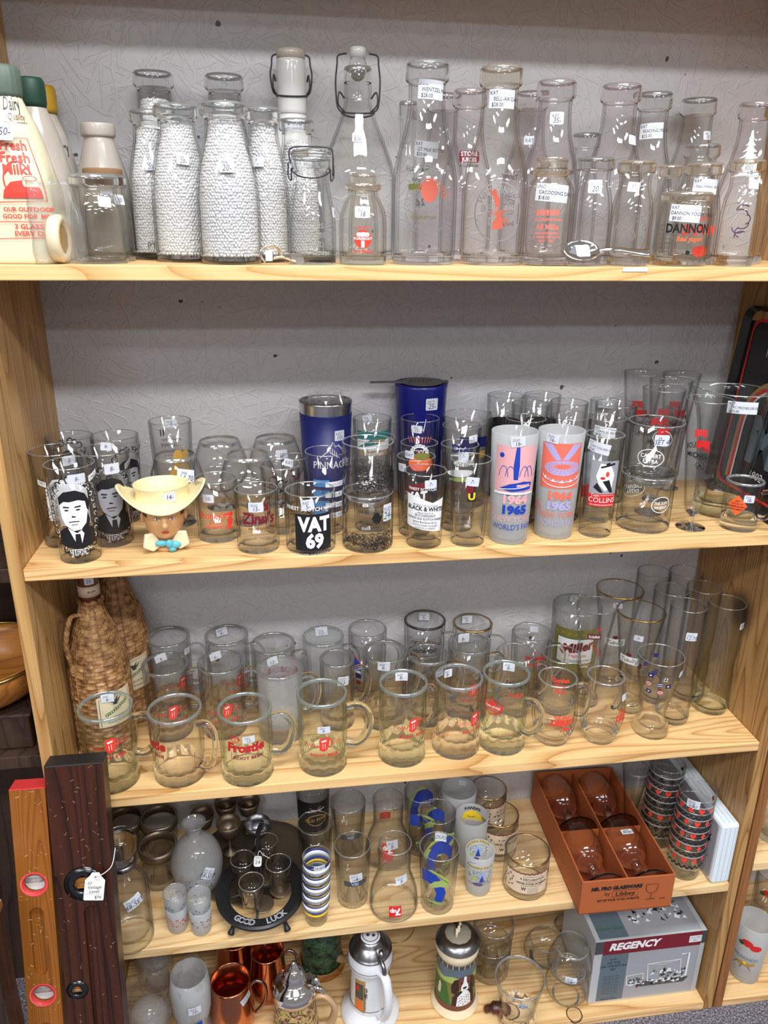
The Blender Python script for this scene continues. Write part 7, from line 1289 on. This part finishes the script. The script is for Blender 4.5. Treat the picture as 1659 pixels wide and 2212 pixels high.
def cmug(lb, p, mt='copper', th=1.3):
    X, Y, Z, h, r = p; E = thing('copper_mug', lb, 'mug', p, CPG); po = cr([(.95 * r, 0), (.95 * r, 0), (r * 1.05, .004), (r * 1.12, h * .35), (r * 1.02, h * .8), (r, h), (r, h)], 4)
    MB().rev([(0, .001)] + po + [(r - .0015, h + .0008), (r - .003, h), (r * 1.08 - .003, h * .36), (r * .9, .006), (0, .006)], mt, 44).build('body', E)
    MB().tube([(x * cos(th), x * sin(th), z) for x, z in cr([(r * .98, h * .90), (r * 1.35, h * 1.0), (r * 1.75, h * .88), (r * 1.7, h * .55), (r * 1.2, h * .28)], 5)], .0032, 'copper_dark', 10).build('handle', E)
    return E
e1 = cmug('nearest copper mug on the bottom shelf, with printed price sticker', (0.2304,0.0868,0.0190,0.1200,0.0393)); sticker_art('DUO MULE\nCOPPER MUG\n$ 12.00', .026, .018, .35, True).wrap('price_sticker', e1, lambda z: .0405, .75, .098)
cmug('copper mug behind the nearest one, mouth partly hidden by the shelf above', (.235, .190, Z5, .12, .038), th=1.1); cmug('third copper mug at the back right, handle catching light', (.302, .150, Z5, .115, .034), th=1.35)
# steins
def lidpr(r, h, k): return [(r * 1.06, h), (r * 1.08, h + .004), (r * 1.0, h + .010), (r * .75, h + .018 * k), (r * .45, h + .026 * k), (r * .30, h + .034 * k), (r * .12, h + .046 * k), (0, h + .050 * k)]
def stein(lb, p, body, lid, knob=None, th=1.2, hm=None, h_r=.008, base=None, arts=(), name='beer_stein'):
    X, Y, Z, h, r, pf, lf = p; E = thing(name, lb, 'stein', (X, Y, Z)); po = cr([(a * r, b_ * h) for a, b_ in pf], 4); rf = rfun(po)
    MB().rev([(0, .001)] + po + [(po[-1][0] - .006, h), (po[-1][0] - .008, h * .6), (0, h * .55)], body, 56).build('body', E)
    if base: MB().rev([(po[0][0] + .002, 0), (po[0][0] + .006, .004), (po[0][0] + .004, .014), (po[0][0], .018)], base, 48).build('base_ring', E)
    MB().rev([(po[-1][0] * 1.02, h + .0005), (po[-1][0] * 1.06, h + .002)] + [(a * po[-1][0], h + b_) for a, b_ in lf], lid, 56).build('lid', E)
    pts = cr([(rf(h * .86) - .003, h * .86), (rf(h * .86) + .018, h * .90), (rf(h * .5) + .034, h * .72), (rf(h * .5) + .034, h * .50), (rf(h * .3) + .020, h * .28), (rf(h * .22) - .003, h * .22)], 5)
    MB().tube([(x * cos(th), x * sin(th), z) for x, z in pts], h_r, hm or body, 12, flat=.7).build('handle', E)
    MB().tube([(x * cos(th), x * sin(th), z) for x, z in cr([(po[-1][0] * .8, h + .008), (po[-1][0] * 1.1, h + .008), (po[-1][0] + .014, h + .002), (po[-1][0] + .018, h * .88)], 4)], .0045, lid, 8).build('hinge', E)
    MB().tube([(x * cos(th), x * sin(th), z) for x, z in [(po[-1][0] * 1.05, h + .008), (po[-1][0] * 1.15, h + .022), (po[-1][0] * 1.02, h + .034)]], [.003, .0045, .005], lid, 8).build('thumb_rest', E)
    for a_, th2, z0 in arts: a_.wrap('printed_design', E, rf, th2, z0 * h, eps=.0005)
    return E, po, rf
x1, y1, z1, hh, r1 = (0.3549,0.0464,0.0190,0.1250,0.0410)
E, po, rf = stein('tan relief stein with tall chrome dome lid and tree branch handle', (x1, y1, z1, .125, .040, [(1.0, 0), (1.0, 0), (1.12, .02), (1.15, .2), (1.05, .5), (1.0, .9), (1.0, 1), (1.0, 1)], [(1.10, .003), (1.04, .009), (.96, .016), (.84, .022), (.62, .026), (.56, .029), (.54, .036), (.46, .046), (.30, .055), (.17, .060), (.14, .066), (.10, .071), (0, .073)]), 'tooled_ceramic', 'chrome', th=1.35, hm='ceramic_tan', h_r=.009)
MB().rev([(.0405, .116), (.043, .118), (.0425, .125), (.040, .126)], 'ceramic_tan', 40, rm=lambda a, z: 1 + .02 * sin(a * 20)).build('rope_band', E); sticker_art('KAT', .014, .014, .3).wrap('price_sticker', E, lambda z: .0425, -.7, .128)
x1, y1 = (0.4159,0.1900,0.0576)[0], .200
stein('green relief stein with orange base ring behind the tan and white steins', (x1, y1, Z5, .165, .043, [(1.05, 0), (1.05, 0), (1.08, .05), (1.0, .1), (1.0, .9), (1.0, 1), (1.0, 1)], [(1.05, .004), (.9, .012), (.5, .03), (.2, .04), (0, .045)]), 'green_relief', 'pewter', th=-1.2 + 2.2, hm='tan', base='orange_bowl_wood')
x1, y1 = (0.5067,0.0750,0.0900)[0], .078
apn = Art(); apn.poly([(-.012, -.040), (.012, -.044), (.012, .040), (-.012, .036)], 'gold_paint'); apn.poly([(-.010, -.010), (.008, -.012), (.008, .030), (-.010, .027)], 'dark_grey'); apn.ell(-.004, .016, .004, .008, 'red'); apn.ell(.002, .012, .003, .008, 'green'); apn.text('STUBE', .0098, .010, .009, 'black', rot=-pi / 2, bold=.03); apn.poly([(-.008, -.036), (.006, -.040), (.004, -.018), (-.006, -.014)], 'orange'); apn.text('MUNCHEN', .0098, -.020, .007, 'maroon', rot=-pi / 2)
E, po, rf = stein('white glazed stein with pewter lid and painted tavern panels', (x1, y1, Z5, .172, .0385, [(1.50, 0), (1.50, 0), (1.56, .02), (1.50, .07), (1.28, .13), (1.10, .18), (1.05, .25), (1.0, .74), (1.08, .80), (1.16, .84), (1.14, .92), (1.05, 1), (1.05, 1)], [(1.0, .003), (.96, .008), (.70, .020), (.62, .022), (.60, .028), (.52, .030), (.50, .031), (0, .031)]), 'white_glaze', 'pewter', th=.50, h_r=.0095, arts=[(apn, -.55, .50), (apn, 1.25, .50)])
MB().rev([(0, .2055), (.014, .205), (.0205, .2025), (.021, .200)], 'white_glaze', 36).build('lid_inlay', E)
a = Art(); a.ring(0, 0, .016, .016, .0012, 'black'); star(a, -.005, .0, .004, 'black', .0012); star(a, .006, -.001, .004, 'black', .0012); a.flat('inlay_mark', E, Matrix.Translation((0, 0, .2056)) @ Matrix.Rotation(pi / 2, 4, 'Z'))
for z_ in (.150, .045): MB().tube([((rf(z_) + .0003) * cos(a), (rf(z_) + .0003) * sin(a), z_) for a in [2 * pi * k / 48 for k in range(48)]], .0006, 'dark_grey', 6, closed=True).build('painted_line', E)
x1, y1 = (0.6840,0.0750,0.0862)[0], .078
adg = Art(); adg.rect(0, 0, .150, .100, 'olive'); adg.rect(0, .036, .150, .030, 'slate'); adg.poly([(-.07, .018), (-.05, .026), (-.03, .020), (-.01, .028), (.02, .020), (.05, .027), (.07, .020), (.07, .010), (-.07, .010)], 'lime'); adg.poly([(-.075, -.05), (-.075, .0), (-.022, .006), (-.012, -.05)], 'green')
dx = .016
adg.poly([(dx - .026, -.05), (dx - .024, -.026), (dx - .012, -.010), (dx + .014, -.010), (dx + .026, -.026), (dx + .028, -.05)], 'hair')          # shoulders
adg.poly([(dx - .016, -.05), (dx - .014, -.024), (dx - .004, -.012), (dx + .008, -.012), (dx + .015, -.026), (dx + .017, -.05)], 'white')          # freckled chest
for k in range(26): adg.ell(dx - .012 + (k * 7 % 25) * .001, -.022 - (k * 5 % 13) * .002, .0010, .0017, 'brown', 6, up=(k == 0))
adg.poly([(dx - .010, .026), (dx - .022, .020), (dx - .028, .004), (dx - .027, -.014), (dx - .018, -.018), (dx - .012, -.006), (dx - .010, .010)], 'hair')   # ears
adg.poly([(dx + .011, .026), (dx + .023, .020), (dx + .029, .004), (dx + .029, -.016), (dx + .019, -.020), (dx + .013, -.006), (dx + .011, .010)], 'hair', up=False)
adg.poly([(dx - .013, .022), (dx - .006, .029), (dx + .007, .029), (dx + .014, .022), (dx + .014, .006), (dx + .009, -.006), (dx - .008, -.006), (dx - .013, .006)], 'brown')
adg.poly([(dx - .002, .029), (dx + .003, .029), (dx + .004, .014), (dx + .008, .004), (dx + .009, -.006), (dx + .004, -.012), (dx - .003, -.012), (dx - .008, -.006), (dx - .007, .004), (dx - .003, .014)], 'white')
adg.ell(dx + .0005, -.001, .0045, .0030, 'black'); adg.ell(dx - .0075, .0125, .0022, .0020, 'black', 10, up=False); adg.ell(dx + .0088, .0125, .0022, .0020, 'black', 10, up=False); adg.line([(dx - .004, -.0075), (dx + .0005, -.0060), (dx + .005, -.0075)], .0008, 'dark_grey', up=False)
adg.rect(0, -.056, .150, .012, 'brown'); adg.rect(0, .054, .150, .010, 'dark_grey')
for k in range(12): adg.rect(-.07 + k * .012, .054, .0012, .010, 'cream', up=False)
adg.poly([(-.045, -.03), (-.042, -.006), (-.038, .004), (-.034, -.006), (-.036, -.03)], 'beige')
E, po, rf = stein('cream stein with springer spaniel picture and pewter lid with figurine', (x1, y1, Z5, .165, .0385, [(1.22, 0), (1.22, 0), (1.28, .02), (1.20, .06), (1.10, .12), (1.05, .2), (1.03, .82), (1.10, .88), (1.14, .94), (1.10, 1), (1.10, 1)], [(1.04, .003), (1.0, .008), (.86, .015), (.70, .018), (.60, .0185), (0, .0185)]), 'cream', 'pewter', th=pi * .98, h_r=.008, arts=[(adg, .10, .50)])
MB().rev([(.0262, .1835), (.0255, .1855), (.010, .187), (0, .187)], 'inlay_stone', 36, rm=lambda a, z: 1 + .02 * sin(a * 11)).build('lid_inlay', E)
q = MB(); q.ball((-.004, 0, .199), .011, 'hair', sc3=(.8, .55, 1.2)); q.ball((-.008, .003, .214), .0075, 'hair'); q.ball((.002, .003, .212), .004, 'cream', sc3=(1.4, .7, .8)); q.ball((.005, .001, .200), .006, 'cream', sc3=(.6, .6, 1.6)); q.tube([(.006, -.002, .202), (.012, -.003, .186)], .003, 'cream', 8); q.tube([(-.010, -.006, .206), (-.012, -.008, .196)], .003, 'black', 8); q.build('dog_figurine', E)
sticker_art('', .012, .014, .2).wrap('price_sticker', E, rf, -.9, .80 * .165)
E = thing('brass_hoop', 'thin brass wire hoop leaning at the back beside the white glazed stein', 'hoop', ((0.5890,0.2350,-0.0155)[0], .235, Z5), rot=0)
MB().tube([(.038 * cos(a), .012 * sin(a), .042 + .038 * sin(a)) for a in [2 * pi * k / 48 for k in range(48)]], .0011, 'brass', 8, closed=True).build('hoop_ring', E)
# driftwood bottle piece, glasses, boxed set
E = thing('wooden_carving', 'small dark carved wood piece with pale oval inlay, beside the spaniel stein', 'carving', ((0.7619,0.0346,0.0190)[0], (0.7619,0.0346,0.0190)[1], Z5), rot=0)
q = MB(); q.tube(cr([(-.022, .008, .006), (-.010, .004, .014), (.006, 0, .016), (.018, -.002, .012), (.026, 0, .007)], 5), [.0055] + [.008] * 5 + [.0125] * 10 + [.010] * 3 + [.007] * 2, 'carved_wood_dark', 12, flat=.9); q.build('carved_body', E)
MB().ball((.012, -.009, .013), .009, 'tan', sc3=(.7, .4, 1)).build('oval_inlay', E)
RG = 'low rocks glasses stacked on the bottom shelf'
x1, y1, z1 = .775, .135, Z5
oct_ = lambda a, z: 1 + (.02 * abs(cos(a * 4)) if z < .05 else 0)
G('rocks_glass', 'lower octagonal rocks glass right behind the flared glass', 'glass', (x1, y1, z1, .082, .043), 'straight', t=.003, tb=.014, c='grey', rm=oct_, group=RG)
G('rocks_glass', 'upper octagonal rocks glass set in the lower one, under the fourth shelf', 'glass', (x1 + .002, y1, z1 + .055, .082, .043), 'straight', t=.003, tb=.014, c='grey', rm=oct_, group=RG)
G('drinking_glass', 'flared glass with faceted heavy base in front on the bottom shelf', 'glass', (0.7986,0.0174,0.0190,0.1180,0.0499), cr([(.68, 0), (.68, 0), (.74, .02), (.74, .2), (.72, .38), (.78, .5), (.92, .85), (1, 1), (1, 1)], 3), t=.0025, tb=.034, c='clear', rm=lambda a, z: 1 + (.03 * abs(cos(a * 6)) if z < .045 else 0), stk=[(.25, .82, 'DUO\n8-EA', 'F', -.1, 0, (.020, .017))], seg=72)
RB_ = 'round stacked glasses left of the boxed set'
x1, y1, z1, hh, r1 = (0.9181,0.0552,0.0190,0.0599,0.0376)
G('round_glass', 'lower round glass of the stack beside the boxed glass set', 'glass', (x1, y1, z1, .080, .034), 'ball', t=.0015, tb=.004, c='clear', group=RB_)
G('round_glass', 'upper round glass of the stack, with 30 dollar sticker', 'glass', (x1, y1, z1 + .060, .082, .034), 'ball', t=.0015, tb=.004, c='clear', group=RB_, stk=[(.15, .45, 'DUO\n30-SET\n6', 'F', 0, 0, (.023, .017))])
G('round_glass', 'round glass in shade behind the stacked pair', 'glass', (0.9040,0.1500,0.0190,0.0535,0.0349), 'ball', t=.0015, tb=.004, c='grey', group=RB_)
G('round_glass', 'tall rounded glass in shade at the side of the boxed set', 'glass', (0.9791,0.2200,0.0190,0.0075,0.0261), 'straight', t=.0015, tb=.004, c='grey', group=RB_)
# boxed set
FL = (.956, .030); FR = (1.194, .028)
import math as _m
rz = _m.atan2(FR[1] - FL[1], FR[0] - FL[0]); BXW = _m.hypot(FR[0] - FL[0], FR[1] - FL[1]); BXH = .172; BXD = .16
E = thing('glass_set_box', 'grey and maroon cardboard box of an ice tub glass set on the bottom shelf', 'box', (FL[0], FL[1], Z5), rot=rz)
MB().box(0, BXW, 0, BXD, .0005, BXH, 'box_grey').build('box_body', E, .001)
a = Art(); W_, H_ = BXW, BXH
def bx(x0, x1, y0, y1, m_, up=True): a.poly([(x0 * W_, y0 * H_), (x1 * W_, y0 * H_), (x1 * W_, y1 * H_), (x0 * W_, y1 * H_)], m_, up)
bx(.07, .955, .03, .78, 'grey'); bx(.07, .31, .03, .775, 'slate'); bx(.075, .955, .775, .995, 'maroon'); bx(.0, .075, .80, .995, 'dark_grey'); bx(.955, 1.0, .80, .995, 'dark_grey')
a.text('REGENCY', W_ * .345, H_ * .845, H_ * .145, 'white', bold=.05, it=.25, sx=.95)
for k, (s_, z_) in enumerate((('6 PC.', .045), ('ICE TUB', .045), ('ON-THE-ROCKS', .045), ('SET', .045))): a.text(s_, W_ * .185, H_ * (.68 - k * .052), H_ * z_, 'black')
for k in range(9): a.text('Indiana glass for casual', W_ * .18, H_ * (.42 - k * .035), H_ * .022, 'dark_grey', up=(k == 0))
# printed picture: glass tub, tumbler
a.poly([(W_ * .46, H_ * .20), (W_ * .86, H_ * .20), (W_ * .90, H_ * .28), (W_ * .36, H_ * .28)], 'dark_grey')
a.line([(W_ * .52, H_ * .28), (W_ * .50, H_ * .56), (W_ * .80, H_ * .58), (W_ * .82, H_ * .30), (W_ * .52, H_ * .28)], .0018, 'white'); a.line([(W_ * .50, H_ * .56), (W_ * .64, H_ * .53), (W_ * .80, H_ * .58)], .0010, 'card_white')
a.line([(W_ * .33, H_ * .25), (W_ * .32, H_ * .40), (W_ * .47, H_ * .42), (W_ * .47, H_ * .26), (W_ * .33, H_ * .25)], .0018, 'white'); a.line([(W_ * .80, H_ * .66), (W_ * .87, H_ * .67), (W_ * .87, H_ * .30), (W_ * .83, H_ * .28)], .0040, 'card_white')
rn = random.Random(2)
for k in range(70):
    x, y = (rn.uniform(.52, .84), rn.uniform(.22, .42)) if k < 48 else (rn.uniform(.33, .47), rn.uniform(.22, .33)); s_ = rn.uniform(.004, .011)
    a.poly([(x * W_, y * H_), (x * W_ + s_, y * H_ + s_ * rn.uniform(-.4, .6)), (x * W_ + s_ * rn.uniform(0, 1), y * H_ + s_ * rn.uniform(.4, 1.2))], rn.choice(('white', 'dark_grey', 'card_white', 'black', 'paper_white')), up=(k % 10 == 0))
a.ell(W_ * .43, H_ * .215, .003, .003, 'maroon', 10); a.text('Indiana Glass', W_ * .18, H_ * .05, H_ * .04, 'black', it=.2)
a.flat('printed_front', E, Matrix.Rotation(pi / 2, 4, 'X'), lift=.0004)
a = Art(); a.poly([(.01, .0), (W_ * .955, .0), (W_ * .955, BXD - .012), (.01, BXD - .012)], 'grey'); a.poly([(.01, .0), (W_ * .30, .0), (W_ * .30, BXD - .012), (.01, BXD - .012)], 'slate'); a.text('Indiana Glass', W_ * .16, .020, .011, 'green', it=.2)
rn = random.Random(9)
for k in range(90):
    x, y = rn.uniform(.36, .86) * W_, rn.uniform(.03, .10); s_ = rn.uniform(.004, .012); a.poly([(x, y), (x + s_, y + s_ * rn.uniform(-.5, .6)), (x + s_ * rn.uniform(0, 1), y + s_ * rn.uniform(.4, 1.2))], rn.choice(('white', 'black', 'card_white', 'dark_grey')), up=(k % 15 == 0))
a.flat('printed_top', E, Matrix.Translation((0, .004, BXH)), lift=.0003)
a = Art(); a.rrect(0, 0, .027, .018, .001, 'sticker_white'); a.text('DUO SET', 0, .002, .005, 'ink'); a.text('35-', 0, -.006, .007, 'ink'); a.flat('price_sticker', E, Matrix.Translation((W_ * .90, 0, H_ * .885)) @ Matrix.Rotation(pi / 2, 4, 'X'), lift=.0012)
# ------------------------------------------------------------ neighbouring unit at the right edge
NG = 'frosted glasses with roses and horses at the right edge'
arn = Art(); arn.ell(.0, .045, .012, .009, 'red'); arn.ell(-.012, .040, .006, .005, 'green'); arn.ell(.018, .038, .012, .008, 'red'); arn.text('PREAKNESS', 0, .0, .012, 'slate', sx=.9); arn.poly([(-.02, -.014), (-.006, -.008), (.010, -.008), (.020, -.004), (.024, -.010), (.012, -.016), (-.006, -.018)], 'gold_paint'); arn.line([(-.014, -.014), (-.022, -.026)], .0014, 'brown'); arn.line([(.008, -.014), (.016, -.026)], .0014, 'brown', up=False); arn.line([(-.002, -.014), (-.006, -.027)], .0014, 'brown', up=False); arn.ell(.002, -.008, .004, .004, 'yellow'); arn.line([(-.035 + k * .005, -.032) for k in range(15)], .0010, 'lilac')
G('souvenir_glass', 'frosted glass with horse race print and roses, lower shelf at the right edge', 'glass', ((1.3216,0.0500,0.0922)[0], .055, ZN, .150, .036), 'slim', c='frost', art=[(arn, 'F', -.15, .45)], group=NG, part='frosted_body', tb=.012)
G('souvenir_glass', 'clear glass half hidden behind the stained side panel, right edge', 'glass', (1.278, .12, ZN, .150, .034), 'slim', c='grey', group=NG, tb=.012)
G('souvenir_glass', 'dark rose printed glass in shade further back, right edge', 'glass', ((1.4255,0.1600,0.0762)[0] + .012, .17, ZN, .150, .034), 'slim', c='grey', art=[(arn, 'F', 0, .45)], group=NG, tb=.012)
G('drinking_glass', 'plain glass on the upper neighbouring shelf, cut by the right edge', 'glass', ((1.3215,0.0600,0.3937)[0], .065, (1.2383,0.0000,0.3845)[2], .12, .034), 'straight', c='grey', tb=.012)
print('objects', len(bpy.data.objects), 'verts', sum(len(m_.vertices) for m_ in bpy.data.meshes))
